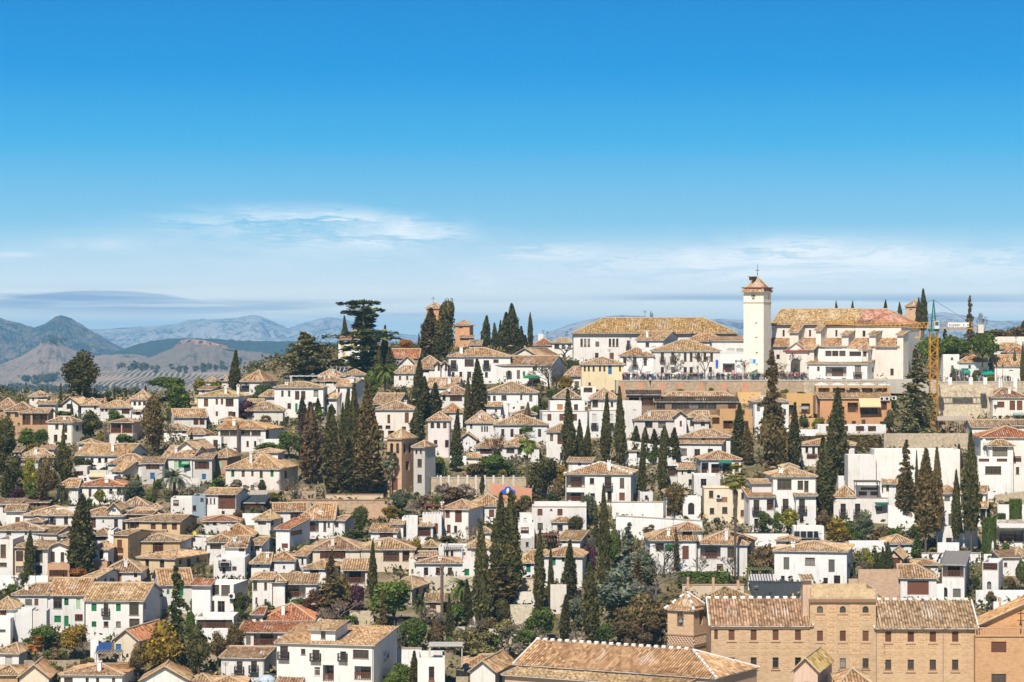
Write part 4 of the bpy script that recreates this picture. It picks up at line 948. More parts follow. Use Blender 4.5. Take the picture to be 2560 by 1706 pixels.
H('white house with shaded gallery and terrace block', 1042, 1082, 1313, 1355, 'hr', 1297, rc='n', w='1330:v34x22@1060', D=8)
B(1016, 1044, 1293, 1355, 'f', q=-.5); B(1056, 1104, 1285, 1345, 'f', q=2, w='1322:b10x26@1090')
H('small white house in front of low terrace', 1381, 1434, 1304, 1345, 'h', 1289, rc='n', w='1320:d14x14@1400;1320:b8x14@1424', D=8)
H('white lean gable house with tile emblem', 1398, 1450, 1350, 1380, 's', 1333, s=24, rc='n', w='1355:o8x8@1410', D=9)
H('white house with teal shutters by thin cypress', 1360, 1456, 1390, 1465, 'h', 1367, s=20, rc='n', w='1404:t8x20@1385;1400:t7x11@1408;1401:t6x12@1436;1440:t4x12@1406', D=11)
H('white cottage with teal door and flower box', 1298, 1368, 1405, 1450, 'hl', 1376, rc='n', w='1421:t11x21@1321', D=10)
H('pinkish house with pale closed shutter', 1168, 1228, 1367, 1430, 'h', 1345, rc='n', c=(.76, .68, .64), w='1385:z15x19@1186', D=9)
H('long white house with dentil eaves', 1040, 1150, 1407, 1447, 'h', 1391, rc='p', w='1429:r11x20@1065,1095,1125', D=9)
B(1150, 1188, 1408, 1447, 'f', w='1431:g12x17@1167', D=7)
H('white pergola terrace above long dentil house', 1096, 1168, 1367, 1410, 'f', w='1385:d7x16@1118,1130;1385:b5x8@1161', D=7)
H('beige cottage under ivy roof', 1058, 1092, 1366, 1400, 'h', 1350, rc='l', c='k', w='1380:b7x16@1075', D=8)
H('white stacked terrace house with brick balcony', 1287, 1336, 1308, 1370, 'f', w='1330:v20x8@1312;1356:d6x8@1318', D=8)
B(1300, 1330, 1286, 1320, 'f', q=3, w='1302:z9x14@1313')
H('white hipped house with porch behind palm trunk', 1752, 1852, 1147, 1192, 'h', 1127, rc='n', w='1172:v23x30@1760;1168:t24x4@1810;1172:v24x24@1790;1172:v24x26@1818;1168:d10x22@1842', D=9)
H('cream shed house with round window', 1694, 1736, 1172, 1220, 's', 1162, c='k', rc='n', w='1179:a10x11@1723;1182:d4x7@1706;1206:d9x15@1726', D=7)
B(1666, 1696, 1160, 1215, 'f', q=1, w='1178:v24x26@1681')
H('white block with tall window and pots', 1735, 1800, 1189, 1250, 'f', w='1208:d14x21@1759', D=9)
H('cream house with red tile terrace', 1760, 1866, 1222, 1300, 'f', c=(.76, .66, .5), w='1236:d11x18@1778;1250:o13x13@1812;1240:d10x16@1858;1278:d11x15@1780;1276:d13x16@1812;1284:b11x17@1857', D=10, rail='cop')
H('white tile kiosk with brick arch', 1665, 1716, 1232, 1296, 'p', 1216, rc='n', w='1280:v12x22@1672;1275:v14x26@1700', D=8)
B(1716, 1752, 1243, 1296, 'f', w='1272:a16x30@1728')
H('white house with wrought balcony and side porch', 1872, 1936, 1241, 1325, 's', 1233, rc='n', w='1267:k15x33@1891;1262:v18x28@1926;1308:d11x22@1891', D=8)
B(1880, 1936, 1206, 1245, 'g', 1200, q=4, c=(.72, .68, .66), D=6)
H('white villa with square lattice window', 1933, 2040, 1190, 1320, 'h', 1169, s=0, rc='n', w='1211:e36x26@1961;1213:d14x22@2001;1216:d11x28@2016;1264:k15x33@1964,2005;1298:d10x18@1963,2004;1303:d8x20@2028', ch='1952,1166,11', D=12)
B(1990, 2040, 1238, 1320, 's', 1232, q=-2, D=2.2, w='1264:k15x33@2005;1298:d10x18@2004', rc='n')
H('white house with wooden tower loggia', 1625, 1742, 1349, 1430, 'hl', 1319, rc='n', w='1370:g20x18@1673;1382:b16x34@1714;1368:d20x18@1650', D=12)
B(1694, 1756, 1324, 1360, 'h', 1306, q=2, w='1339:v24x28@1718', rc='n', D=8)
H('white hipped house with iron balcony and palm', 1743, 1868, 1360, 1432, 'h', 1326, s=38, rc='n', w='1381:v50x34@1776;1382:d17x25@1827;1366:d6x8@1895;1420:v16x12@1800', ch='1817,1318,8', D=14)
H('modern white cube house with orange hip roof', 1936, 2117, 1378, 1474, 'h', 1353, s=41, rc='n', w='1409:x14x31@1966;1404:e24x19@2025;1415:x15x32@2079;1448:d9x16@1957,1977;1455:d11x20@2064', D=14)
H('tiled roof with four solar panels', 1960, 2075, 1361, 1395, 'h', 1330, rc='n', D=11)
B(1984, 2060, 1316, 1345, 'f', q=9, D=3)
# right, second and third bands
H('white house with dark doors behind twin cypress', 2003, 2136, 1112, 1165, 'h', 1093, s=20, rc='n', w='1130:d12x25@2050;1128:d12x22@2116;1125:d7x14@2017;1127:d7x18@2034;1143:v26x10@2030', D=11)
H('long bare white garden house wall', 2186, 2400, 1124, 1226, 'f', D=6)
B(2120, 2190, 1138, 1226, 'f', c=(.7, .69, .68), q=-1.5, D=5)
H('white house with reed canopy terrace', 2084, 2220, 1246, 1303, 'f', s=20, w='1274:k13x29@2108,2144;1268:d14x16@2198', D=10, rail='cop')
B(2086, 2136, 1240, 1262, 'h', 1215, q=.4, rc='n', D=8); B(2138, 2212, 1214, 1248, 'f', q=4, D=4, w='1222:b40x7@2172;1234:b20x10@2157,2186'); B(2208, 2240, 1208, 1250, 's', 1197, q=3, D=4, w='1220:d7x15@2219', rc='n')
H('white planted terrace above reed canopy', 2096, 2238, 1190, 1215, 'f', D=8, w='1197:v20x8@2120')
H('white cottage behind the twin tall cypresses', 2356, 2402, 1232, 1295, 'h', 1214, rc='n', w='1248:x14x12@2368;1290:d6x16@2384', D=8)
H('white gable house with glazed oriel', 2438, 2464, 1232, 1305, 'g', 1215, s=27, rc='n', w='1240:r18x15@2448;1241:d4x14@2473', D=9)
B(2440, 2466, 1266, 1308, 's', 1252, q=-2, D=2, w='1286:e14x30@2457', rc='n')
H('white garden pavilion in blue cypress shade', 2356, 2444, 1282, 1378, 'f', w='1300:x10x30@2376', D=6)
H('white bar terrace with canvas roof', 2487, 2566, 1318, 1362, 's', 1310, rc=(.7, .68, .62), w='1340:v70x28@2524', D=7)
H('tan roof cottage beside clipped cypress column', 2224, 2284, 1358, 1392, 'h', 1337, rc='n', w='1370:z16x8@2253', D=9)
H('brick and white dovecote with brown blind', 2217, 2254, 1394, 1432, 't', 1373, s=30, rc='n', w='1407:b27x26@2237;1403:d4x12@2272', c=(.66, .5, .4), D=8)
H('low tan roof behind corrugated shed', 2288, 2345, 1411, 1436, 'h', 1398, rc='n', D=8)
H('corrugated roof house with cluttered veranda', 2355, 2411, 1411, 1505, 's', 1396, s=41, rc='g', w='1428:v54x30@2383;1481:a13x24@2362;1483:x19x22@2392;1468:k16x14@2428', D=11)
H('white house with dark reed terrace and arched window', 2456, 2496, 1407, 1496, 'f', s=36, w='1416:v36x19@2475;1464:a10x20@2473;1416:v30x16@2514', D=9)
H('white house at right edge under mossy roof', 2541, 2580, 1388, 1430, 'h', 1369, rc='n', D=8)
H('white house with wide brown roller blind', 2251, 2341, 1443, 1506, 'hr', 1412, s=13, rc='n', w='1470:b53x35@2295;1460:d4x16@2348', D=10)
# bottom left
H('white house with single brown shutter', 34, 118, 1485, 1575, 'hl', 1459, rc='b', w='1506:b10x17@91', ch='67,1455,7', D=10)
H('white house with terracotta balcony', 119, 211, 1486, 1575, 'g', 1446, rc='n', w='1507:e22x30@144;1505:g11x18@166;1509:l10x24@196;1548:g17x17@144;1553:g11x26@166;1545:v20x16@197', D=13)
H('white tower house with green arched windows', 206, 242, 1445, 1505, 'hl', 1423, s=50, rc='n', w='1459:g8x18@218;1459:a8x18@231;1451:a5x14@264,278,284', D=11)
H('large white house with dentil eave and balcony', 214, 357, 1500, 1598, 'g', 1458, s=17, rc='n', w='1519:g13x19@235;1523:k12x30@265;1519:g12x19@296;1522:e24x34@335;1561:g12x14@235;1561:e12x14@265,296;1561:e26x28@336;1514:d4x14@363;1558:d5x12@363', D=14)
H('white gable house with green framed windows', 400, 480, 1461, 1530, 'g', 1422, s=-42, rc='n', w='1481:g11x18@453;1480:g6x12@420', D=13)
B(376, 402, 1490, 1572, 's', 1470, q=-2, w='1514:g13x16@384;1553:g12x14@384', rc='n', D=8)
H('small tan roof above large white house', 305, 352, 1460, 1485, 'h', 1447, rc='n', D=8)
H('orange roofed white house at left edge', -20, 37, 1521, 1612, 'h', 1493, rc='n', w='1531:v16x14@8', D=9)
B(-20, 26, 1547, 1612, 'f', q=-3, D=3, w='1578:x16x8@6')
H('grey white courtyard wall house', 38, 80, 1524, 1600, 'f', c=(.7, .69, .68), D=4, dd=-2)
B(82, 116, 1528, 1600, 'f', c=(.72, .7, .68), q=-.4, D=4)
H('white hipped cottage with closed white shutter', -16, 47, 1632, 1672, 'h', 1608, s=21, rc='n', w='1651:z18x22@22', D=10)
H('brown walled house at bottom left corner', -20, 44, 1686, 1740, 'h', 1664, rc='n', c='t', D=10)
H('pale gable house with triangular vent', 48, 122, 1692, 1745, 't', 1662, rc='n', c=(.72, .62, .5), w='1690:f24x6@68', D=10)
H('white bottom house with mossy roof and lantern chimney', 152, 305, 1686, 1750, 'h', 1662, s=18, rc='n', w='1702:r22x16@171;1702:r8x14@218,244,284', ch='249,1648,9', D=12)
H('tan double gable roof at bottom edge', 352, 470, 1700, 1745, 't', 1666, rc='n', D=12)
H('cream shed house with blue door', 286, 346, 1600, 1650, 't', 1574, s=50, rc='r', c=(.68, .59, .46), w='1621:u14x21@296', D=14)
H('white glass fronted house with red roof strip', 480, 584, 1462, 1542, 'f', s=22, w='1475:e33x28@500;1474:e24x26@536;1476:e22x26@564;1511:e20x14@502;1516:e14x28@529;1518:e18x30@553', D=9)
B(480, 526, 1461, 1475, 's', 1446, q=-1, D=3, rc='r')
H('white canopied pavilion with dark glass', 488, 584, 1542, 1590, 'f', w='1562:v88x24@537', D=7)
B(478, 570, 1575, 1640, 'f', q=-2.5, D=2.6)
H('white house with corner window and flower terrace', 631, 680, 1447, 1532, 'hl', 1432, s=0, rc='n', w='1462:e10x28@638;1466:d7x18@664;1503:b5x18@641;1503:b6x10@664', D=9)
B(678, 712, 1450, 1532, 'h', 1436, rc='n', q=.5)
H('loggia house with long brown railing', 682, 790, 1459, 1520, 's', 1447, rc='n', w='1478:v80x34@724', D=8)
H('tan roof behind loggia house', 714, 765, 1444, 1470, 'h', 1431, rc='n', D=8)
H('white house with lattice windows and rusty roof', 655, 784, 1549, 1585, 'h', 1509, rc='r', w='1557:w15x17@698,759;1553:d6x10@668', D=14)
B(631, 657, 1534, 1585, 'hl', 1518, q=-.5, rc='r', w='1553:w11x18@645', D=8)
H('white house with deep pink porch', 598, 776, 1580, 1625, 's', 1562, rc='r', w='1598:v60x34@664;1602:x11x22@621', c=(.8, .76, .72), D=7)
H('white house with wisteria and iron windows', 692, 934, 1612, 1760, 's', 1601, s=50, rc='n', w='1631:k20x32@710;1630:d11x15@758;1638:k18x26@790;1640:k15x22@858;1636:e40x22@902;1679:w15x22@793;1683:v28x40@821;1683:v42x34@907', D=12)
B(777, 838, 1573, 1610, 's', 1565, q=1.5, rc='n', w='1588:d12x19@808', D=6)
H('white house with ochre flank and iron balconies', 553, 660, 1644, 1700, 'g', 1618, s=31, rc='b', w='1669:k15x30@599;1667:k15x28@635', ch='657,1625,8', D=13)
H('ribbed tan roof at bottom edge', 478, 525, 1706, 1740, 'h', 1685, rc='n', D=9)
H('low tan roof beside pale blue dome', 522, 612, 1712, 1750, 'h', 1691, rc='n', D=9)
H('white gable house with steep ribbed roof', 690, 745, 1716, 1760, 'g', 1660, s=38, rc='b', D=14)
# centre bottom
H('ruined house with broken tile roof', 968, 1030, 1470, 1510, 'h', 1440, s=50, rc='p', c=(.55, .47, .37), w='1482:d7x20@1043;1482:d8x26@1062;1473:d6x12@1077', D=13)
H('small ruin with tilted tile roof', 1064, 1104, 1503, 1530, 's', 1484, rc='n', c=(.62, .52, .4), w='1518:v16x10@1082', D=6)
H('white house with slatted pergola terrace', 1044, 1112, 1645, 1760, 'f', w='', D=9)
H('tan ridge roof beside pergola', 1160, 1246, 1664, 1700, 'hl', 1637, rc='n', D=10)
H('white gable house with brown shutters', 1176, 1238, 1678, 1745, 't', 1652, s=48, rc='n', w='1700:b10x30@1252;1695:b10x24@1276', D=13)
H('dormer roofed convent outbuilding', 1752, 1890, 1497, 1520, 'h', 1467, rc='n', c='k', D=11, dd=4)
H('dark slate roofed house above the convent', 1888, 2010, 1495, 1520, 'g', 1457, rc='d', c='w', w='', D=12, dd=4)
H('gabled roof with lichen before the convent', 1984, 2044, 1676, 1745, 't', 1643, s=64, rc='l', c='p', w='1662:d5x5@2011', D=13, dd=-28, fl=14)
H('ribbed roof wing before the convent', 2098, 2180, 1712, 1755, 'h', 1672, rc='n', D=11, dd=-29, fl=14)

H('grey plastered terrace house by black pipe', 1293, 1336, 1346, 1385, 'f', c='g', w='1361:d7x12@1318', D=7)
H('white stair block between hedge cypresses', 1572, 1592, 1126, 1162, 's', 1116, w='', D=5)
H('beige annex wall left of dentil house', 1022, 1042, 1398, 1446, 'f', c='k', D=6, w='1428:d5x9@1031')
H('white annex below blue cedar terrace', 1500, 1532, 1330, 1372, 'f', w='1345:d8x10@1512', D=6)
H('small white house under dry shrubs', 2100, 2124, 1372, 1420, 'h', 1360, w='1390:d7x10@2112', D=6)
H('low white shed below bar terrace', 2500, 2550, 1392, 1436, 's', 1382, rc='b', w='1412:d8x10@2514', D=6)
H('white cottage at wild garden edge', 1168, 1200, 1520, 1560, 'h', 1506, rc='p', c='k', w='1535:d6x10@1182', D=7)
H('old tan outbuilding below coral wall', 1196, 1226, 1330, 1362, 'h', 1318, rc='p', c='k', w='1342:d6x8@1210', D=6)
H('white upper terrace block beside loggia house', 1600, 1632, 1230, 1262, 'f', w='1244:d7x10@1616', D=5)
H('small white house above green door mansion', 640, 668, 1064, 1096, 's', 1056, rc='p', w='', D=5, dd=6)

H('ochre restaurant wall behind the parasols', 2040, 2226, 967, 992, 'f', c='o', w='979:v28x17@2060,2096,2132,2168,2204', D=5, dd=-9)
# ------------------------------------------------------------------ ground, plain, mountains, haze
from mathutils import noise as mn
def fb(x, y, z=0, o=5): return mn.fractal(Vector((x, y, z)), 1.0, 2.1, o)
def grid_obj(name, P, nx, ny, m, kind='structure', smooth=True):
    vs = [P(i, j) for j in range(ny) for i in range(nx)]
    fs = [(j*nx+i, j*nx+i+1, (j+1)*nx+i+1, (j+1)*nx+i) for j in range(ny-1) for i in range(nx-1)]
    me = bpy.data.meshes.new(name); me.from_pydata(vs, [], fs); me.materials.append(MATS[m])
    if smooth: me.polygons.foreach_set('use_smooth', [True]*len(fs))
    o = obj(name, me); o['kind'] = kind; return o
YS = [-30, 60, 150, 220, 270]+list(np.arange(300, 800, 5.))+list(np.arange(800, 1300, 20.))
def gp(i, j):
    y = float(YS[j]); k = -.32+.64*i/159; x = k*max(y, 120)
    z = hz(x, y)
    if 300 < y < 760: z += .5*fb(x*.05, y*.05)-.5
    return (x, y, z)
grid_obj('hill_ground', gp, 160, len(YS), 'ground')
def b_plain(h):
    o = OB(h); n = h.noise(o, .0012, 6, .6); n2 = h.noise(o, .006, 5, .65)
    v = h.n('ShaderNodeTexVoronoi', {'Vector': o, 'Scale': .0035})
    c = h.mix(n2, (.06, .075, .035), (.19, .165, .1))
    c = h.mix(h.m('MULTIPLY', v.outputs['Color'], .55), c, (.3, .25, .16))
    return h.mix(h.m('MULTIPLY', h.m('SUBTRACT', n, .55), 6, clamp=True), c, (.045, .065, .035))
mat('plain', b_plain, 1.0, 0)
Yp = [1250*(36000/1250)**(j/59) for j in range(60)]
grid_obj('plain_ground', lambda i, j: ((-.34+.68*i/79)*Yp[j], Yp[j], PLAIN-.5+(3*fb(i*.3, j*.3) if j else 0)), 80, 60, 'plain')
def mtn_mat(name, base, scrub, sc_, amt, extra=None):
    def b(h):
        o = OB(h); n = h.noise(o, sc_, 7, .68); n2 = h.noise(o, sc_*7, 5, .7)
        f = h.m('MULTIPLY', h.m('SUBTRACT', h.m('ADD', h.m('MULTIPLY', n, .6), h.m('MULTIPLY', n2, .5)), amt), 22, clamp=True)
        c = h.mix(f, base, scrub)
        if extra: c = extra(h, o, c)
        return h.mix(h.m('MULTIPLY', h.m('SUBTRACT', n2, .45), 2, clamp=True), c, h.mix(1., c, (1.3, 1.22, 1.12), 'MULTIPLY'))
    mat(name, b, 1.0, 0)
mtn_mat('rock_scrub_shade', (.17, .13, .105), (.02, .022, .02), .013, .52)  # dark mottle is scrub plus gully shading painted into the colour
mtn_mat('pale_scrub', (.26, .19, .145), (.06, .06, .04), .016, .58)
mtn_mat('forest', (.03, .034, .026), (.045, .055, .036), .02, .56)
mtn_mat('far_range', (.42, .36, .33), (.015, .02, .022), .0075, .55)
def olive_rows(h, o, c):
    s = h.n('ShaderNodeSeparateXYZ', {0: o}).outputs
    wv = h.m('SINE', h.m('MULTIPLY', h.m('ADD', s[0], h.m('MULTIPLY', h.noise(o, .003, 3), 60)), .62))
    patch = h.m('MULTIPLY', h.m('SUBTRACT', h.noise(o, .0022, 3), .42), 9, clamp=True)
    return h.mix(h.m('MULTIPLY', h.m('GREATER_THAN', wv, -.1), patch), c, (.07, .085, .055))
mtn_mat('olive_slope', (.36, .26, .2), (.24, .2, .14), .004, .62, olive_rows)
def cliff_x(h, o, c):
    g = h.n('ShaderNodeNewGeometry'); nz = h.n('ShaderNodeSeparateXYZ', {0: g.outputs['Normal']}).outputs[2]
    return h.mix(h.m('MULTIPLY', h.m('SUBTRACT', .972, nz), 40, clamp=True), c, h.mix(h.noise(o, .02, 5), (.5, .3, .22), (.36, .22, .17)))
mtn_mat('cliff_hill', (.2, .155, .12), (.08, .07, .05), .016, .6)
mtn_mat('cliff_rock', (.36, .2, .14), (.22, .14, .1), .03, .56)
def ridge(name, prof, L, Yb, m, pw=1.3, rough=.12, step=5, z0=PLAIN, seed=0, rows=22, cliff=0):
    xs = np.arange(prof[0][0], prof[-1][0]+1, step); px, py = zip(*prof)
    ny = rows+6
    def P(i, j):
        x = float(xs[i]); k = (x-CX)/F
        zr = -(float(np.interp(x, px, py))+1.6*fb(x*.07+seed, seed)+.8*fb(x*.25, seed)-CY)/F*L
        if j <= rows:
            t = j/rows; Yd = Yb+(L-Yb)*t; tt = t**pw
            if cliff: tt = tt*(1-cliff)+cliff*sm(.955, 1.0, t)
        else:
            t = 1-(j-rows)/6; Yd = L+(1-t)*(L-Yb)*.6; tt = t
        X_ = k*Yd; amp = (zr-z0)*rough
        n = fb(X_/(L*.018)+seed, Yd/(L*.03)+seed)*amp*min(1, 4*t*(1-t)+.12)
        rd = -abs(fb(X_/(L*.006)+seed*3+.6*fb(X_/(L*.02), Yd/(L*.02)), Yd/(L*.07)))*amp*1.9*min(1, 4*t*(1-t)) 
        return (X_, Yd, z0-3+(zr-z0+3)*tt+n+rd)
    return grid_obj(name, P, len(xs), ny, m)
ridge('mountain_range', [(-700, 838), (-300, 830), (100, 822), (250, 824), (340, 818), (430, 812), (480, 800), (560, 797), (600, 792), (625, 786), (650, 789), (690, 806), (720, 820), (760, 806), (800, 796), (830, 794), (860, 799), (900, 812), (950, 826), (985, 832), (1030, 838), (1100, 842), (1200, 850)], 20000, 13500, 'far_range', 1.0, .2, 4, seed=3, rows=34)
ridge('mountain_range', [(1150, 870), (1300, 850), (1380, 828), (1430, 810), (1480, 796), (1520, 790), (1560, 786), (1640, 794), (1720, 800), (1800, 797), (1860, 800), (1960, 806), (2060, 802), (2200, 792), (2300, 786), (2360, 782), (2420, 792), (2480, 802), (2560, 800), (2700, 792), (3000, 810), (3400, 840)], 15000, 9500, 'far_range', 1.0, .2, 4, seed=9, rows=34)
ridge('mountain', [(-700, 800), (-400, 790), (-150, 812), (-60, 790), (-10, 793), (15, 801), (40, 806), (86, 818), (110, 809), (128, 796), (142, 787), (152, 785), (168, 790), (192, 802), (215, 816), (240, 831), (270, 850), (300, 866), (330, 880), (380, 900), (460, 925)], 10500, 7400, 'rock_scrub_shade', 1.1, .26, 3, seed=5, rows=36)
ridge('forest_hill', [(240, 900), (290, 880), (330, 866), (370, 854), (420, 847), (470, 846), (540, 848), (600, 852), (660, 853), (720, 853), (760, 850), (820, 855), (900, 862), (1000, 870), (1100, 880), (1250, 900)], 9000, 7600, 'forest', .9, .14, 4, seed=12)
ridge('hill', [(-700, 900), (-300, 905), (-40, 925), (10, 908), (50, 892), (85, 872), (105, 858), (122, 852), (140, 854), (165, 868), (190, 880), (215, 886), (235, 892), (262, 888), (300, 886), (350, 888), (372, 894), (400, 905), (470, 925)], 7000, 5600, 'pale_scrub', 1.0, .2, 3, seed=21, rows=30)
ridge('cliff_hill', [(280, 935), (360, 900), (400, 884), (430, 872), (440, 862), (452, 852), (475, 848), (510, 852), (560, 864), (590, 876), (640, 880), (700, 888), (760, 890), (840, 896), (950, 905), (1100, 915), (1300, 930)], 6600, 5300, 'cliff_hill', 1.15, .12, 3, seed=33, rows=30)
ridge('olive_hill', [(120, 960), (200, 944), (232, 930), (300, 926), (400, 927), (470, 931), (560, 930), (680, 928), (800, 930), (1000, 940), (1200, 950)], 5000, 3800, 'olive_slope', 1.0, .05, 4, seed=41)
def clf(i, j):
    x = 446+146*i/59; y = float(np.interp(x, (446, 452, 475, 510, 560, 592), (858, 852, 848, 852, 864, 877)))
    t = j/7; hgt = 13*sm(446, 462, x)*(1-.75*sm(530, 592, x)); Yd = 6560-26*t+22*fb(x*.09, t*2)
    return tuple(wp(x, y-.6+hgt*t, Yd))
grid_obj('cliff', clf, 60, 8, 'cliff_rock')
# scattered white farms of the plain, too small to tell apart
vm = MB(); rv = random.Random(3)
for cx, cy, n, sp in ((60, 984, 22, 60), (130, 975, 14, 40), (300, 966, 22, 60), (330, 972, 16, 50), (750, 945, 60, 70), (690, 950, 30, 40), (40, 994, 30, 60), (250, 985, 24, 60)):
    for i in range(n):
        y = cy+rv.gauss(0, 4); d = min(118*F/max(20, y-CY), 5000)*.97; x = cx+rv.gauss(0, sp*.5); p = wp(x, y, d); p.z = PLAIN
        s = rv.uniform(6, 15); hh = rv.uniform(4, 8)
        vm.box((p.x-s, p.y-6, p.z-2), (p.x+s, p.y+6, p.z+hh)); vm.face([(p.x-s, p.y-6, p.z+hh), (p.x+s, p.y-6, p.z+hh), (p.x+s, p.y, p.z+hh+3), (p.x-s, p.y, p.z+hh+3)], 1)
vo = obj('village', vm.mesh('village', ['limewash', 'ridge'])); vo['kind'] = 'stuff'
# far tree clumps on the plain and the slopes
C = []
for cx, cy, n, sp, d in ((320, 915, 9, 30, 4700), (370, 919, 8, 26, 4700), (460, 922, 8, 20, 4700), (540, 916, 8, 16, 4600), (660, 918, 12, 30, 4600), (690, 910, 10, 30, 4600), (110, 945, 30, 30, 4600), (50, 968, 40, 60, 4400), (210, 972, 50, 90, 4300), (130, 850, 20, 14, 6960), (600, 907, 10, 40, 4700)):
    for i in range(n):
        x, y = cx+rv.gauss(0, sp), cy+rv.gauss(0, 3); p = wp(x, y, d+rv.uniform(-60, 60)); 
        a = rng.normal(size=(26, 3)); a /= np.linalg.norm(a, axis=1, keepdims=True); C.append(np.array(p)[None]+a*rv.choice((1.6, 2.2, 3, 4.2, 5.5))*np.array([1.1, 1, .9]))
V = quads('', np.concatenate(C), 5.); fo = obj('far_trees', leafmesh('far_trees', V), color=LC['dk']); fo['kind'] = 'stuff'
# air
hm = bpy.data.materials.new('haze'); hm.use_nodes = True; ht = hm.node_tree; ht.nodes.clear(); hh = N(ht)
pv = hh.n('ShaderNodeVolumePrincipled', {'Color': (.27, .64, 1.0, 1), 'Density': HAZE, 'Anisotropy': -.25}); hh.n('ShaderNodeOutputMaterial', {'Volume': pv.outputs[0]})
hb = MB(); hb.box((-14000, -80, PLAIN-10), (14000, 40000, 262)); hzm = bpy.data.meshes.new('haze'); hzm.from_pydata(hb.v, [], hb.f); hzm.materials.append(hm)
bmx = bmesh.new(); bmx.from_mesh(hzm); bmesh.ops.remove_doubles(bmx, verts=bmx.verts, dist=.01); bmesh.ops.recalc_face_normals(bmx, faces=bmx.faces); bmx.to_mesh(hzm); bmx.free()
ho = obj('haze', hzm); ho['kind'] = 'stuff'

# ------------------------------------------------------------------ churches and convent
def part(nm, m, mats, h, color=None, loc_=(0, 0, 0), rot=0): return obj(nm, m.mesh(nm, mats if isinstance(mats, list) else [mats]), h.root if hasattr(h, 'root') else h, loc_, color, rot)
CW = (.78, .72, .65)
ch = H('white church with ochre and pink nave roof', 2136, 2253, 808, 948, 'hr', 773, s=68, c=CW, rc='e', D=15.4, cat='church', name='church', g='churches', w='834:d7x14@2160', eav=.7)
B(1930, 2138, 808, 948, 'g', 773, c=CW, rc=(.47, .33, .18), D=15.4, w='833:d5x15@1959,2025,2091', eav=.7)
B(1914, 2247, 864, 948, 's', 845, c=CW, rc='n', D=4.2, q=-4.2, w='892:d8x10@1945;930:d8x16@2230')
for a, b, y1, y2 in ((1974, 1996, 828, 807), (2104, 2121, 836, 827), (2173, 2189, 836, 827), (2243, 2258, 836, 827), (2040, 2052, 824, 806)): B(a, b, y1, 948, 's', y2, c=CW, rc='n', D=4.5, q=-4.5)
B(1964, 2019, 878, 948, 't', 857, c=CW, rc='n', D=3.5, q=-7.6, w='922:a26x52@1990', eav=.3)
B(2000, 2035, 872, 948, 's', 858, c=CW, rc='n', D=4, q=-7.4)
m = MB(); 
for x0, x1, y0, y1 in ((1958, 2023, 876, 881),):
    a, z1, _ = loc(ch, x0, y0, -7.8); b, z0, _ = loc(ch, x1, y1, -7.8); m.box((a, -8.0, z0), (b, -7.62, z1))
part('cornice', m, 'tint', ch, (.3, .06, .05))
m = MB(); a, z1, _ = loc(ch, 1930, 808, -.1); b, z0, _ = loc(ch, 2253, 813, -.1); m.box((a, -.5, z1-.75), (b+.4, -.003, z1-.15)); part('cornice', m, 'tint', ch, (.22, .07, .05))
tw = H('white church bell tower with tiled cap', 1859, 1909, 721, 948, 'p', 689, s=24, c=(.8, .73, .64), rc='n', D=5.6, cat='bell tower', name='bell_tower', g='churches', w='741:f10x24@1883;741:f6x14@1921;811:f5x9@1891;847:f5x9@1891;885:f5x9@1892;914:f5x9@1892', eav=.8)
u0 = loc(tw, 1859, 757, 0)[0]
def ring(z0, z1, o, col, nm):
    m = MB(); m.box((u0-o, -o, z0), (o, 5.6+o, z1)); return part(nm, m, 'tint', tw, col)
zt = loc(tw, 1909, 721, 0)[1]; ring(zt-.35, zt-.02, .12, (.22, .07, .05), 'cornice'); ring(zt-.02, zt+.28, .4, (.25, .08, .055), 'cornice')
zs = loc(tw, 1909, 757, 0)[1]; ring(zs-.12, zs+.12, .08, (.5, .36, .28), 'string_course')
m = MB(); za = loc(tw, 1896, 689, 2.8)[1]; um = u0/2
m.bar((um, 2.8, za-.4), (um, 2.8, za+2.7), .05); m.bar((um-.5, 2.8, za+1.15), (um+.5, 2.8, za+1.15), .06); m.lathe([(0, .4), (.2, .6), (0, .8)], 6, c=(um, 2.8, za-.2)); part('weather_cross', m, 'iron', tw)
def bell(h, u, q, z, r, col=(.25, .27, .22)):
    m = MB(); m.lathe([(r, 0), (r*.82, .15*r), (r*.6, r), (r*.45, 1.3*r), (0, 1.45*r)], 10, c=(u, q, z)); part('bell', m, 'tint', h, col)
    m = MB(); m.box((u-r*1.1, q-.09, z+1.45*r), (u+r*1.1, q+.09, z+1.9*r)); part('bell_yoke', m, 'tint', h, (.2, .08, .05))
ub, zb_, _ = loc(tw, 1883, 743, 0); bell(tw, ub, .12, zb_-.2, .33, (.3, .33, .3))
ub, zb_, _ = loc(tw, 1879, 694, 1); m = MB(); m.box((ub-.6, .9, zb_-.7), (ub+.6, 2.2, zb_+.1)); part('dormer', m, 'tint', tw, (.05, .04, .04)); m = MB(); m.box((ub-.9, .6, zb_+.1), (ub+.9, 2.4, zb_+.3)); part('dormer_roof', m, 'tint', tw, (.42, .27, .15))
tb = H('terracotta brick bell tower behind dark trees', 1066, 1098, 769, 872, 'p', 757, s=10, c=(.62, .34, .19), rc='p', D=6, cat='bell tower', name='bell_tower', g='churches', w='780:f8x14@1080', wm='brickwork')
m = MB(); za = loc(tb, 1082, 756, 3)[1]; ux = loc(tb, 1083, 756, 3)[0]; m.bar((ux, 3, za-.3), (ux, 3, za+1.8), .05); m.bar((ux-.5, 3, za+1.1), (ux+.5, 3, za+1.1), .05); part('weather_cross', m, 'iron', tb)
H('terracotta brick church apse beside dark trees', 1137, 1174, 812, 872, 'p', 800, s=8, c=(.62, .34, .19), rc='p', D=9, cat='church', name='church', g='churches', w='824:f10x22@1152', wm='brickwork')
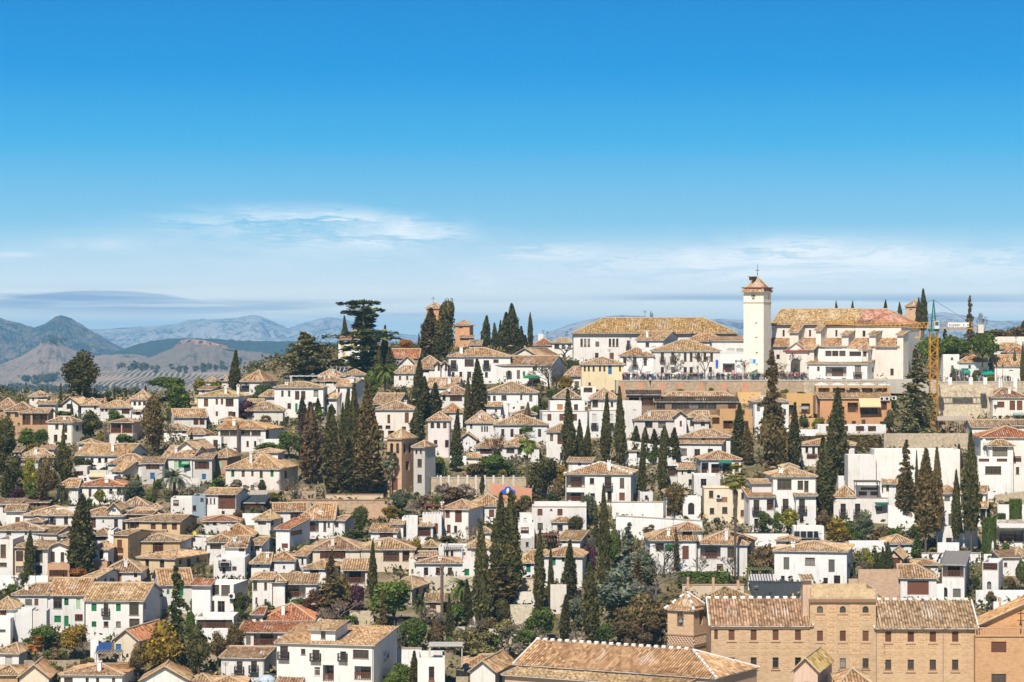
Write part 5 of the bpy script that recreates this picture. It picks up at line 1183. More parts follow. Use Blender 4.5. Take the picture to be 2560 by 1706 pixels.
B(1150, 1182, 843, 880, 's', 838, q=-3, c=(.6, .33, .19), rc='p', D=3, wm='brickwork')
H('white house under the terracotta apse', 1174, 1202, 862, 885, 's', 850, rc='p', w='864:d6x4@1182', D=6)
H('octagonal brick tower behind church at right', 2264, 2302, 764, 830, 'p', 750, s=16, c=(.62, .42, .26), rc='n', D=6, cat='bell tower', name='bell_tower', g='churches', w='780:f7x14@2277', wm='brickwork', dd=30)
BK = (.55, .395, .25)
rowA = '1588:b15x26@1829,1884,1939,1995;1587:b9x24@1790;1657:d15x26@1829,1884,1939,1995'
cv = H('long brick convent with red shutters', 1778, 2027, 1560, 1775, 'g', 1496, th=0, c=BK, rc='p', w=rowA, wm='brickwork', dash=True, D=11, cat='convent', name='convent', g='churches', fl=6)
B(2025, 2190, 1499, 1775, 'f', c=BK, w='1524:a15x17@2050,2107,2164;1590:b15x26@2050,2107,2164;1658:d15x24@2050,2107,2164', wm='brickwork', D=11, q=-.12, fl=6)
B(2028, 2189, 1472, 1510, 'f', c=(.7, .57, .4), D=8, q=.6, wm='rubble')
B(2007, 2029, 1447, 1510, 's', 1443, c=(.55, .4, .3), rc='p', D=3, q=1.5)
B(2190, 2440, 1564, 1775, 'g', 1500, c=BK, rc='p', w='1592:b16x26@2220,2277,2332,2388;1662:d16x25@2220,2277,2332,2388', wm='brickwork', dash=True, D=11, fl=6)
prm = MB(); prm.box((-.5, -.03, -.5), (.5, 0, .5)); prm = prm.mesh('rubble_panel', ['rubble'])
slm = MB(); slm.box((-.5, -.12, -.05), (.5, 0, .05)); slm = slm.mesh('sill', ['tint'])
def cpan(x0, x1, y0, y1, q=0):
    a, z1, _ = loc(cv, x0, y0, q); b, z0, _ = loc(cv, x1, y1, q); p = obj('rubble_panel', prm, cv.root, ((a+b)/2, q-.004, (z0+z1)/2), (.66, .46, .3)); p.scale = (b-a, 1, z1-z0)
for xc, rows in (((1829+1884)/2, 0), ((1884+1939)/2, 0), ((1939+1995)/2, 0), (2019, 0), (2204, 0), (2248, 0), (2304, 0), (2360, 0), (2415, 0)):
    for y0, y1 in ((1576, 1588), (1592, 1606), (1611, 1622), (1627, 1638), (1645, 1657), (1661, 1673)): cpan(xc-9, xc+9, y0, y1)
for xc in (1829, 1884, 1939, 1995, 2220, 2277, 2332, 2388):
    for y0, y1 in ((1610, 1621), (1626, 1636)): cpan(xc-10, xc+10, y0, y1)
for xc in (2079, 2136):
    for y0, y1 in ((1510, 1530), (1535, 1550), (1555, 1566), (1572, 1588), (1592, 1606), (1611, 1636), (1645, 1672)): cpan(xc-11, xc+11, y0, y1, -.12)
for xc in (2050, 2107, 2164):
    for y0, y1 in ((1539, 1551), (1610, 1621), (1626, 1636)): cpan(xc-10, xc+10, y0, y1, -.12)
for xc, yc, q in [(x, 1605, 0) for x in (1829, 1884, 1939, 1995)]+[(x, 1610, 0) for x in (2220, 2277, 2332, 2388)]+[(x, 1675, 0) for x in (1829, 1884, 1939, 1995)]+[(x, 1681, 0) for x in (2220, 2277, 2332, 2388)]+[(x, y, -.12) for x in (2050, 2107, 2164) for y in (1536, 1608, 1674)]:
    a, z, _ = loc(cv, xc, yc, q); p = obj('sill', slm, cv.root, (a, q-.004, z), (.5, .3, .19)); p.scale = (1.4, 1, 1.3)
m = MB(); a, z1, _ = loc(cv, 2022, 1499, -.5); b, z0, _ = loc(cv, 2192, 1506, -.5); m.box((a, -.5, z0), (b, -.125, z1)); part('cornice', m, 'tint', cv, (.3, .17, .11))
for x0, x1, yy in ((1776, 2026, 1562), (2191, 2438, 1566)):
    m = MB(); a, z1, _ = loc(cv, x0, yy, -.1); b, z0, _ = loc(cv, x1, yy+9, -.1); m.box((a, -.3, z0), (b, -.004, z1)); part('cornice', m, 'tint', cv, (.45, .28, .18))
m = MB()
for xx in (2191, 2358): a, z1, _ = loc(cv, xx, 1566, -.1); m.bar((a, -.12, z1), (a, -.12, z1-11), .05, n=5)
part('drainpipe', m, 'tint', cv, (.35, .3, .26))
tr = H('terracotta brick block with sloped parapet at right', 2438, 2590, 1590, 1775, 'f', th=0, c=(.58, .36, .2), w='1618:b38x27@2497;1697:e37x24@2497', wm='brickwork', D=9, q=0, dd=-1.2, fl=6)
B(2438, 2724, 1566, 1600, 't', 1500, c=(.64, .36, .18), rc='o', D=6, q=1.5, wm='brickwork')
m = MB(); a = loc(tr, 2438, 1580, 0)[0]; z0 = loc(tr, 2438, 1588, 0)[1]; 
for i in range(30): m.box((a+.35*i, -.05, z0), (a+.35*i+.14, .1, z0+.95))
m.box((a, -.1, z0+.95), (a+10.4, .15, z0+1.1)); m.box((a, -.2, z0-.2), (a+10.4, .15, z0)); part('balustrade', m, 'tint', tr, (.6, .35, .2))
m = MB(); a, z0, _ = loc(tr, 2552, 1558, .5); m.bar((a, .5, z0), (a, .5, z0+1.9), .06); m.bar((a-.5, .5, z0+1.35), (a+.5, .5, z0+1.35), .06); m.lathe([(.25, -.3), (.12, 0), (.08, .3)], 6, c=(a, .5, z0)); part('iron_cross', m, 'iron', tr)
bt = H('brick bell tower with lattice band by convent', 1669, 1734, 1520, 1745, 'p', 1481, s=40, c=(.64, .45, .29), rc='n', wm='brickwork', dash=True, D=4.6, cat='bell tower', name='bell_tower', g='churches', w='1548:a16x38@1701;1545:a9x34@1753', fl=8, dd=2)
ub, zb_, _ = loc(bt, 1701, 1556, 0); bell(bt, ub, .15, zb_, .36)
u0 = loc(bt, 1669, 1590, 0)[0]
for yy in (1519, 1590, 1618): z = loc(bt, 1734, yy, 0)[1]; m = MB(); m.box((u0-.12, -.12, z-.1), (.12, 4.72, z+.1)); part('string_course', m, 'tint', bt, (.42, .27, .17))
z1 = loc(bt, 1734, 1594, 0)[1]; z0 = loc(bt, 1734, 1614, 0)[1]; m = MB(); n = 9
for i in range(n):
    for j in range(2):
        for sgn in (-1, 1):
            a = u0*(1-i/n); b = u0*(1-(i+1)/n); zz0 = z0+(z1-z0)*j/2; zz1 = z0+(z1-z0)*(j+1)/2
            p, q = ((a, -.04, zz0), (b, -.04, zz1)) if sgn > 0 else ((a, -.04, zz1), (b, -.04, zz0)); m.bar(p, q, .08)
            qa, qb = 4.6*i/n, 4.6*(i+1)/n; p, q = ((.04, qa, zz0), (.04, qb, zz1)) if sgn > 0 else ((.04, qa, zz1), (.04, qb, zz0)); m.bar(p, q, .08)
part('lattice_band', m, 'tint', bt, (.74, .5, .33))
m = MB(); m.box((u0-.003, -.008, z0), (.008, 4.6, z1)); part('band_ground', m, 'tint', bt, (.26, .15, .1))
H('church nave with long sloping tiled roof', 1289, 1790, 1692, 1790, 'hr', 1615, th=.52, c=(.58, .42, .32), rc='n', dash=True, D=13.5, cat='church', name='church', g='churches', w='1676:f8x9@1363;1686:f9x9@1455;1695:f9x9@1553;1701:f9x9@1645', dd=-14, fl=10)
B(1262, 1700, 1716, 1790, 's', 1700, c=(.58, .42, .32), rc='n', D=4.5, q=-4.5, fl=10)
# brick lookout villa below the big cypresses
vt = H('brick lookout tower villa with arched windows', 968, 1004, 1094, 1240, 'p', 1073, s=31, c=(.55, .37, .25), rc='n', wm='brickwork', D=6.2, cat='house', w='1121:a8x26@979,994;1121:a6x26@1012,1025;1211:b15x30@987;1165:r8x22@1019;1160:o12x8@984', ch='')
B(1034, 1062, 1115, 1220, 'h', 1102, c='g', rc='n', q=1.5, D=5, w='1130:a5x12@1041,1052;1158:d11x20@1049;1197:d11x20@1049')

# ------------------------------------------------------------------ walls, terraces, stairs
def WALL(label, x0, x1, yt, yb, c=(.8, .78, .75), wm='plaster', th=.5, yt2=None, name='garden_wall', dd=0, cop=None, fl=2.5, piers=None):
    d = dep(yb)+dd; a, b = wp(x0, yb, d), wp(x1, yb, d); W = b.x-a.x; h1 = (yb-yt)/F*d; h2 = (yb-(yt2 or yt))/F*d
    root = thing(name, label, 'wall', ((a.x+b.x)/2, d, a.z), 0, 'garden walls and terraces')
    m = MB(); P = [(-W/2, 0, -fl), (W/2, 0, -fl), (W/2, 0, h2), (-W/2, 0, h1)]; Q = [(x, th, z) for x, _, z in P]
    m.face(P); m.face(Q[::-1])
    for k in range(4): m.face([P[k], Q[k], Q[(k+1) % 4], P[(k+1) % 4]])
    obj('wall', m.mesh('wall', [wm]), root, color=c)
    if cop:
        k = MB(); e = .12
        P = [(-W/2-.05, -.1, h1+.002), (W/2+.05, -.1, h2+.002), (W/2+.05, th+.1, h2+.002), (-W/2-.05, th+.1, h1+.002)]; Q = [(x, y, z+e) for x, y, z in P]
        k.face(P[::-1]); k.face(Q)
        for i in range(4): k.face([P[i], P[(i+1) % 4], Q[(i+1) % 4], Q[i]])
        obj('coping', k.mesh('coping', ['tint']), root, color=cop)
    for xx, w_, y0, col in (piers or ()):
        u = wp(xx, yb, d).x-(a.x+b.x)/2; k = MB(); ww = w_/F*d/2; zt_ = (yb-y0)/F*d
        k.box((u-ww, -.12, -fl), (u+ww, th+.1, zt_)); obj('pier', k.mesh('pier', ['plaster']), root, color=col)
    return root
WH = (.8, .79, .76)
tw_ = WALL('long stone mirador wall with brick panels', 1547, 2010, 953, 999, (.5, .39, .29), 'rubble', .7, cop=(.6, .54, .45), fl=3, dd=2,
     piers=[(x, 12, 958, (.58, .29, .18)) for x in (1552, 1602, 1654, 1701, 1753, 1810, 1863)])
WALL('stone plaza wall under restaurant house', 2010, 2215, 953, 985, (.6, .52, .4), 'rubble', .7, dd=-6, cop=(.6, .54, .45), fl=5)
pz = MB(); a = wp(1540, 950, 604.5); b = wp(2345, 950, 604.5); pz.box((a.x, 603.5, -12), (b.x, 640, -9.0)); po = obj('plaza_paving', pz.mesh('plaza_paving', ['plaster']), color=(.5, .45, .38)); po['kind'] = 'structure'
pz = MB(); a = wp(2345, 950, 608); b = wp(2640, 950, 608); pz.box((a.x, 607.2, -13), (b.x, 640, -9.65)); po = obj('plaza_paving', pz.mesh('plaza_paving', ['plaster']), color=(.5, .45, .38)); po['kind'] = 'structure'
WALL('stone parapet with white pillars below pines', 2345, 2620, 955, 985, (.56, .48, .38), 'rubble', .6, cop=(.7, .66, .6), dd=-1.5, piers=[(x, 9, 944, WH) for x in (2375, 2427, 2463, 2501, 2538)])
WALL('limewashed rock retaining wall right of crane', 2343, 2482, 962, 1046, (.66, .58, .46), 'rubble', 1.5)
WALL('stone wall below the building site', 2210, 2420, 1084, 1128, (.56, .48, .38), 'rubble', .8)
WALL('stone wall strip under the pale fir', 2040, 2215, 1083, 1094, (.66, .6, .5), 'rubble', .6)
WALL('stone garden terrace wall with white posts', 1078, 1318, 1195, 1236, (.55, .46, .35), 'rubble', .7, piers=[(x, 5, 1189, (.62, .58, .52)) for x in (1102, 1122, 1146, 1168, 1190, 1212, 1234, 1258, 1284)], cop=(.6, .52, .42))
WALL('coral plastered wall with blue fountain niche', 1226, 1330, 1208, 1262, (.62, .3, .19), 'plaster', .5, yt2=1222)
WALL('long tan stepped wall with terracotta coping', 812, 958, 1237, 1254, (.62, .48, .33), 'plaster', .5, cop=(.5, .28, .18))
WALL('rough stone wall with terracotta top', 730, 962, 1251, 1282, (.52, .4, .29), 'rubble', .6, cop=(.52, .25, .16))
WALL('brick garden wall right of beige mansion site', 880, 968, 1262, 1292, (.55, .36, .24), 'brickwork', .6)
WALL('brown stone wall of the pale mansion garden', 700, 790, 1228, 1246, (.45, .35, .27), 'rubble', .5)
WALL('grey courtyard wall beside timber cabin', 608, 672, 1228, 1250, (.5, .44, .37), 'plaster', .5)
WALL('white stepped garden wall by carport shelter', 606, 690, 1284, 1312, WH, th=.4)
WALL('white garden wall behind great loggia house', 1530, 1658, 1256, 1294, WH, cop=(.62, .52, .42))
WALL('long white retaining wall above blue conifer', 1540, 1756, 1290, 1340, WH, yt2=1303, cop=(.6, .5, .4))
WALL('white garden wall above tower loggia house', 1846, 1972, 1335, 1362, WH)
WALL('white garden wall under terrace trees', 2122, 2222, 1352, 1380, WH)
WALL('white wall below three trunk conifer', 2220, 2302, 1262, 1322, WH, yt2=1288)
WALL('curved white wall of cypress garden', 2304, 2452, 1384, 1404, WH, cop=(.6, .5, .4))
WALL('white stele wall between cypress trunks', 2344, 2398, 1357, 1390, WH)
WALL('white wall beside clipped cypress hedges', 2494, 2560, 1262, 1300, WH)
WALL('rubble slope wall at right edge', 2488, 2570, 1238, 1262, (.52, .45, .35), 'rubble', .6, yt2=1228)
WALL('rough stone wall below glazed villa', 2444, 2530, 1203, 1236, (.5, .4, .3), 'rubble', .6)
WALL('tall brick garden wall beside brown blind house', 2146, 2250, 1424, 1502, (.52, .36, .25), 'brickwork', .6)
WALL('low brick wall stub beside modern cube', 2122, 2148, 1448, 1490, (.56, .4, .28), 'brickwork', .6)
WALL('white courtyard block below ruined house', 984, 1054, 1622, 1680, WH, cop=(.6, .45, .3))
WALL('low pale terrace wall in the wild garden', 1222, 1306, 1573, 1600, (.62, .54, .44))
WALL('tan stained retaining wall under teal door cottage', 1286, 1340, 1447, 1492, (.66, .52, .38), cop=(.5, .32, .22))
WALL('white plinth wall under stained retaining wall', 1284, 1336, 1480, 1512, (.72, .67, .58))
WALL('bare limestone cliff face in wild garden', 1276, 1330, 1514, 1562, (.66, .6, .5), 'rubble', 1.5)
WALL('beige retaining wall under long dentil house', 1060, 1264, 1442, 1474, (.56, .48, .37))
WALL('white retaining wall behind thin cypresses', 1376, 1416, 1462, 1530, (.68, .62, .54))
WALL('ruined doorway wall in wild garden', 1134, 1162, 1568, 1600, (.7, .66, .6), 'rubble')
WALL('crumbling ruin wall with window hole', 874, 934, 1528, 1568, (.6, .52, .4), 'rubble', .6)
WALL('white garden wall at left below umbrella', -10, 120, 1440, 1470, WH)
WALL('stone terrace wall below long white house', 1140, 1212, 1676, 1720, (.5, .42, .32), 'rubble', .6, yt2=1690)
WALL('brick coped wall behind convent hedge', 1706, 1860, 1463, 1482, (.6, .5, .38), cop=(.55, .33, .2), piers=[(1720, 6, 1444, (.58, .36, .22)), (1783, 6, 1445, (.58, .36, .22)), (1845, 6, 1452, (.58, .36, .22))])
WALL('white wall and steps left of modern cube', 1870, 1940, 1436, 1470, (.74, .68, .66))
WALL('white rail wall right of convent roof', 2484, 2566, 1505, 1540, WH, piers=[(2500, 6, 1494, (.6, .42, .3)), (2548, 6, 1490, (.6, .42, .3))])
WALL('white terrace wall below red terrace pillars', 1356, 1470, 1062, 1092, WH, dd=-2)
WALL('white lower wall of the loggia garden', 1060, 1112, 1168, 1196, WH)
WALL('low white wall under crest villas', 660, 700, 1098, 1130, WH)
WALL('white wall under purple shutter house', 193, 270, 1176, 1200, (.7, .66, .6))
WALL('low white wall of left crest garden', 136, 160, 1020, 1034, WH)

WALL('white terrace wall below dark reed terrace house', 2440, 2570, 1476, 1512, WH)
WALL('white yard wall between brown blind and corrugated house', 2340, 2360, 1460, 1505, WH)
WALL('white wall left of the corrugated roof house', 2286, 2350, 1432, 1450, (.72, .68, .62))
WALL('white parapet below bar terrace plants', 2460, 2570, 1386, 1412, WH)
WALL('ochre terrace rail wall in front of orange arcades', 1884, 2046, 1046, 1072, (.6, .38, .17))
WALL('white wall strip under dark conifer restaurant', 1890, 2046, 1074, 1092, WH)
WALL('long white wall behind hedge cypresses', 1560, 1690, 1100, 1160, (.74, .71, .66), yt2=1120)
WALL('beige terrace wall in front of beige mansion', 800, 900, 1412, 1440, (.6, .5, .4))
WALL('white garden steps wall below arched house', 1124, 1166, 1140, 1160, WH)
WALL('white court wall below green shutters', 410, 500, 1196, 1216, (.68, .64, .58))
WALL('tan retaining wall under pale mansion shrubs', 560, 706, 1226, 1246, (.58, .48, .37), 'rubble')
WALL('rubble bank wall in left bottom garden', 60, 200, 1652, 1684, (.45, .37, .28), 'rubble', .6)
WALL('white wall of left bottom garden stair', 226, 246, 1600, 1660, WH)
# ------------------------------------------------------------------ plants (photograph pixels: column, top, foot, width)
T('conif', 200, 876, 1000, 98, 'dk'); T('cyp', 126, 1018, 1062, 13); T('darkfir', 152, 958, 1010, 18, 'dk'); T('cyp', 180, 1003, 1046, 9)
for x, a, b, w_ in ((286, 966, 1002, 7), (315, 970, 1000, 7), (364, 962, 984, 7)): T('cyp', x, a, b, w_)
T('broad', 270, 978, 1006, 22); T('conif', 228, 1024, 1100, 62, 'dk'); T('conif', 382, 983, 1140, 66, 'br'); T('umb', 420, 947, 1000, 92, 'gr'); T('broad', 450, 962, 1036, 86, 'gr'); T('broad', 505, 949, 1000, 56, 'ye'); T('bush', 545, 950, 990, 50, 'ye')
T('conif', 8, 1040, 1180, 76, 'dk'); T('broad', 66, 1074, 1120, 62, 'gr'); T('broad', 105, 1072, 1124, 44, 'gr'); T('bush', 150, 1106, 1124, 30, 'gr'); T('bush', 88, 1108, 1134, 60, 'go')
T('broad', 290, 1020, 1072, 48, 'gr'); T('bush', 318, 1084, 1112, 66, 'gr'); T('bush', 215, 1092, 1118, 40, 'md'); T('broad', 250, 1082, 1118, 22, 'ye'); T('bush', 160, 1026, 1048, 60, 'gr'); T('bush', 146, 1006, 1030, 20, 'li')
T('bare', 430, 1060, 1130, 56, 'gy'); T('thick', 238, 1088, 1112, 36, 'gy'); T('cyp', 478, 1082, 1120, 14, 'dk')
T('cyp', 586, 877, 980, 32); T('bush', 648, 962, 996, 26, 'gr'); T('bush', 672, 962, 994, 30, 'gr'); T('bush', 634, 986, 1010, 36, 'gr'); T('broad', 625, 1006, 1056, 76, 'pu'); T('bush', 664, 1040, 1066, 36, 'br')
T('cedar', 768, 836, 945, 136, 'ce'); T('cedar2', 908, 752, 945, 250, 'md'); T('cyp', 863, 790, 860, 18); T('cyp', 900, 777, 850, 34); T('cyp', 914, 785, 850, 22); T('cyp', 962, 815, 940, 22); T('cyp', 947, 870, 960, 22); T('cyp', 976, 868, 960, 26)
T('date', 963, 915, 986, 62, 'li'); T('broad', 930, 930, 1000, 46, 'gr'); T('broad', 1014, 848, 890, 40, 'or_'); T('bush', 1008, 932, 962, 34, 'md')
T('cyp', 757, 992, 1060, 26); T('broad', 722, 1074, 1145, 66, 'gr'); T('bush', 660, 1104, 1138, 84, 'gr'); T('bush', 695, 1110, 1140, 60, 'gr'); T('broad', 770, 1030, 1120, 46, 'pu'); T('broad', 802, 1090, 1150, 40, 'pu')
T('cyp', 778, 1008, 1206, 62, 'br2'); T('cyp', 796, 1070, 1130, 16); T('fan', 800, 1022, 1080, 34, 'li'); T('cyp', 796, 995, 1050, 20); T('broad', 830, 1010, 1060, 20, 'md')
T('cyp', 832, 1020, 1234, 56); T('cyp', 858, 1010, 1220, 26); T('cyp', 884, 962, 1236, 46); T('cyp', 866, 978, 1200, 28); T('cyp', 922, 958, 1240, 62, 'br'); T('cyp', 898, 1012, 1236, 40, 'br'); T('cyp', 846, 1080, 1236, 74, 'br'); T('cyp', 915, 1090, 1240, 96, 'br'); T('cyp', 880, 1100, 1238, 70, 'dk'); T('cyp', 1006, 1000, 1080, 15)
T('fan', 976, 1138, 1242, 40, 'ol'); T('broad', 748, 1080, 1150, 50, 'md'); T('bush', 540, 1192, 1228, 50, 'gr'); T('thick', 590, 1200, 1228, 50, 'gy'); T('bare', 650, 1205, 1235, 30, 'br2'); T('bare', 705, 1200, 1246, 44, 'gy'); T('bare', 745, 1192, 1250, 60, 'gy'); T('bush', 684, 1232, 1250, 40, 'ye'); T('bush', 655, 1200, 1230, 24, 'md')
T('cyp', 1074, 772, 896, 52, 'br'); T('conif', 1117, 744, 898, 66, 'dk'); T('cyp', 1100, 810, 898, 40, 'dk'); T('cyp', 1048, 833, 888, 8); T('cyp', 1214, 790, 874, 26); T('cyp', 1238, 808, 874, 20); T('cyp', 1250, 801, 874, 16); T('cyp', 1262, 796, 876, 22); T('cyp', 1283, 760, 880, 34); T('cyp', 1270, 782, 880, 34); T('cyp', 1301, 816, 874, 26); T('cyp', 1312, 838, 874, 18); T('cyp', 1326, 782, 872, 14)
T('darkfir', 1500, 838, 900, 74, 'go'); T('darkfir', 1478, 850, 900, 40, 'go'); T('broad', 1415, 938, 982, 40, 'go'); T('bare', 1372, 905, 985, 92, 'gy'); T('bare', 1390, 935, 990, 60, 'br2'); T('broad', 1430, 900, 936, 40, 'md'); T('bush', 1384, 970, 995, 40, 'gr')
T('pollard', 1302, 996, 1040, 26, 'br2'); T('pollard', 1360, 1002, 1034, 26, 'br2'); T('broad', 1340, 1014, 1044, 30, 'gr'); T('bush', 1370, 862, 892, 20, 'br2')
T('pollard', 1412, 866, 898, 34, 'gy'); T('bare', 1440, 870, 902, 26, 'gy')
T('cyp', 1046, 897, 1060, 38); T('cyp', 1064, 942, 1040, 30); T('cyp', 1086, 958, 1050, 40); T('cyp', 1042, 1010, 1124, 40); T('cyp', 1168, 940, 1075, 18); T('cyp', 1197, 900, 1045, 40); T('cyp', 1183, 985, 1075, 44, 'br'); T('cyp', 1141, 1024, 1162, 28); T('cyp', 1318, 1007, 1100, 22, 'br2'); T('cyp', 1422, 974, 1172, 36); T('cyp', 1450, 1050, 1166, 26); T('cyp', 1468, 1062, 1162, 20); T('cyp', 1514, 984, 1162, 30); T('cyp', 1551, 968, 1164, 30)
T('fan', 1318, 1080, 1250, 50, 'li'); T('broad', 1365, 1144, 1250, 84, 'dk'); T('broad', 1232, 1138, 1196, 76, 'gr'); T('broad', 1090, 1140, 1212, 56, 'gr'); T('bush', 1140, 1140, 1175, 40, 'md'); T('bush', 1190, 1160, 1192, 60, 'br'); T('bush', 1268, 1150, 1190, 40, 'gr'); T('bare', 1230, 1080, 1180, 60, 'br2'); T('bare', 1290, 1140, 1200, 40, 'gy'); T('bush', 1400, 1160, 1210, 40, 'go'); T('thick', 1102, 1206, 1262, 70, 'gy'); T('thick', 1160, 1212, 1262, 70, 'gy'); T('thick', 1130, 1220, 1266, 80, 'br2'); T('bush', 1090, 1236, 1270, 30, 'gr'); T('thick', 1060, 1240, 1290, 70, 'br2'); T('bare', 1035, 1250, 1310, 50, 'gy'); T('cyp', 1205, 1184, 1236, 14); T('bush', 1330, 1232, 1256, 50, 'br'); T('bush', 1382, 1232, 1256, 36, 'md'); T('thick', 1395, 1195, 1250, 30, 'br2'); T('bush', 1254, 1172, 1200, 30, 'ye')
T('broad', 1240, 1120, 1170, 30, 'md')
# plaza
T('bare', 1602, 884, 950, 40, 'gy'); T('bare', 1687, 880, 950, 42, 'br2'); T('bare', 1762, 882, 952, 58, 'br2'); T('bare', 1664, 905, 950, 26, 'gy'); T('bare', 1862, 897, 948, 36, 'gy'); T('bare', 1960, 905, 948, 30, 'gy'); T('bare', 1992, 880, 950, 26, 'br2')
T('darkfir', 1930, 876, 1196, 92, 'br'); T('conif', 1935, 1000, 1196, 88, 'br'); T('cyp', 1846, 1010, 1152, 36); T('cyp', 1870, 1060, 1160, 30, 'br'); T('cyp', 1985, 1008, 1178, 34)
for i, x in enumerate((1588, 1612, 1638, 1662, 1684)): T('cyp', x, 1066+4*(i % 3), 1158, 34)
T('cyp', 1606, 1086, 1254, 22); T('cyp', 1658, 1088, 1240, 28); T('bush', 1634, 1118, 1160, 50, 'gr'); T('bush', 1668, 1112, 1150, 40, 'gr'); T('bush', 1886, 1034, 1070, 40, 'go'); T('bush', 2046, 1042, 1078, 40, 'ye'); T('bush', 1884, 970, 990, 24, 'ye')
T('broad', 2008, 1042, 1082, 30, 'md'); T('bush', 2002, 980, 1000, 30, 'gr'); T('hedge', 2120, 1090, 1122, 150, 'br')
T('bush', 2140, 1060, 1086, 40, 'gr'); T('bush', 2160, 1036, 1060, 80, 'ye'); T('bush', 2110, 1058, 1084, 30, 'md'); T('hedge', 1996, 1092, 1112, 90, 'br')
# right crest
for x, a, b, w_ in ((2091, 752, 800, 8), (2131, 752, 800, 9), (2213, 750, 800, 14), (2250, 756, 800, 12), (1628, 779, 830, 7), (1632, 783, 830, 6)): T('cyp', x, a, b, w_, 'dk', dd=60)
T('cyp', 2310, 723, 830, 20, dd=20); T('cyp', 2296, 745, 830, 16, dd=20); T('darkfir', 2425, 740, 880, 32, 'br', dd=10); T('bare', 2459, 780, 870, 26, 'gy', dd=10); T('conif', 2558, 800, 860, 20, 'dk', dd=10)
T('umb', 2456, 838, 958, 92, 'gr'); T('umb', 2392, 846, 950, 96, 'gr'); T('umb', 2332, 848, 950, 84, 'gr'); T('darkfir', 2362, 822, 910, 34, 'dk'); T('conif', 2452, 822, 880, 44, 'dk', dd=5); T('broad', 2500, 820, 872, 90, 'br', dd=30); T('broad', 2545, 818, 870, 80, 'br', dd=30)
T('bush', 2386, 922, 958, 24, 'ol'); T('bush', 2440, 924, 956, 26, 'br'); T('bush', 2478, 934, 960, 30, 'ye'); T('bare', 2362, 905, 945, 24, 'gy')
T('fir', 2290, 874, 1086, 120, 'ce'); T('cyp', 2281, 826, 900, 11); T('cyp', 2291, 842, 905, 12); T('broad', 2221, 1028, 1084, 34, 'dk'); T('darkfir', 2460, 976, 1040, 32, 'dk')
T('cyp', 2537, 872, 955, 11); T('cyp', 2556, 856, 962, 14); T('cyp', 2090, 972, 1208, 56); T('cyp', 2063, 1094, 1296, 54); T('thick', 2062, 1278, 1325, 46, 'br2')
T('cyp', 2440, 1080, 1120, 12)
T('cypt', 2428, 1084, 1390, 48, 'dk'); T('cypt', 2391, 1178, 1388, 26, 'dk'); T('cypt', 2314, 1125, 1388, 60, 'br'); T('cypt', 2343, 1122, 1384, 34, 'br'); T('cyp', 2292, 1128, 1270, 12); T('cyp', 2400, 1110, 1180, 20, 'br')
T('darkfir', 2266, 1100, 1270, 60, 'br'); T('cypt', 2266, 1180, 1318, 56, 'br')
T('broad', 2170, 1128, 1196, 46, 'ye'); T('bare', 2132, 1170, 1206, 24, 'br2'); T('bush', 2220, 1184, 1204, 20, 'md'); T('bush', 2200, 1186, 1204, 26, 'ye')
T('broad', 2095, 1300, 1362, 80, 'go'); T('broad', 2165, 1280, 1354, 64, 'ol'); T('bush', 2128, 1300, 1350, 60, 'gr'); T('bush', 2200, 1318, 1360, 50, 'br'); T('bush', 2232, 1322, 1358, 44, 'gr'); T('bush', 2140, 1330, 1362, 50, 'gr'); T('broad', 2288, 1308, 1344, 24, 'gr')
T('bare', 2362, 1302, 1358, 30, 'pu'); T('bare', 2368, 1170, 1215, 44, 'gy'); T('cyp', 2292, 1334, 1402, 28, 'gr')
T('hedge', 2473, 1300, 1382, 30, 'gr'); T('hedge', 2539, 1252, 1310, 27, 'gr'); T('hedge', 2504, 1286, 1316, 16, 'gr'); T('bush', 2518, 1356, 1382, 24, 'gr'); T('bush', 2478, 1384, 1408, 50, 'gr')
for x, a, w_ in ((2190, 1376, 16), (2208, 1368, 18), (2222, 1356, 24), (2198, 1384, 20)): T('cyp', x, a, 1436, w_, 'md')
T('broad', 2170, 1366, 1436, 36, 'ye'); T('broad', 2552, 1400, 1480, 34, 'md'); T('bush', 2540, 1476, 1506, 30, 'gr'); T('bush', 2252, 1424, 1440, 12, 'gr'); T('bare', 2138, 1400, 1462, 44, 'gy')
T('hedge', 2536, 1388, 1410, 12, 'gr'); T('thick', 2475, 1478, 1512, 40, 'br2')
# left side, second band
T('cyp', 20, 1164, 1256, 36); T('conif', 117, 1138, 1268, 60, 'br'); T('cyp', 157, 1060, 1200, 16); T('conif', 160, 1112, 1210, 60, 'dk'); T('conif', 40, 1140, 1220, 60, 'dk'); T('broad', 78, 1150, 1246, 56, 'ye'); T('broad', 80, 1200, 1262, 50, 'gr'); T('date', 158, 1214, 1268, 44, 'dk'); T('date', 436, 1176, 1252, 90, 'ol'); T('broad', 340, 1202, 1254, 68, 'ol'); T('darkfir', 322, 1186, 1222, 22, 'dk'); T('darkfir', 345, 1186, 1222, 22, 'dk'); T('cyp', 386, 1194, 1262, 13); T('broad', 48, 1220, 1262, 42, 'pu'); T('bare', 472, 1204, 1252, 64, 'wh'); T('bare', 500, 1210, 1252, 50, 'wh'); T('broad', 248, 1222, 1268, 32, 'ye'); T('bush', 220, 1244, 1270, 24, 'gr'); T('bare', 290, 1226, 1262, 40, 'gy'); T('bush', 200, 1140, 1166, 40, 'md'); T('bush', 222, 1148, 1172, 24, 'dk'); T('bush', 370, 1240, 1262, 40, 'gr'); T('bush', 400, 1195, 1220, 30, 'gr'); T('bush', 55, 1252, 1272, 20, 'gr'); T('conif', -10, 1090, 1210, 50, 'dk')
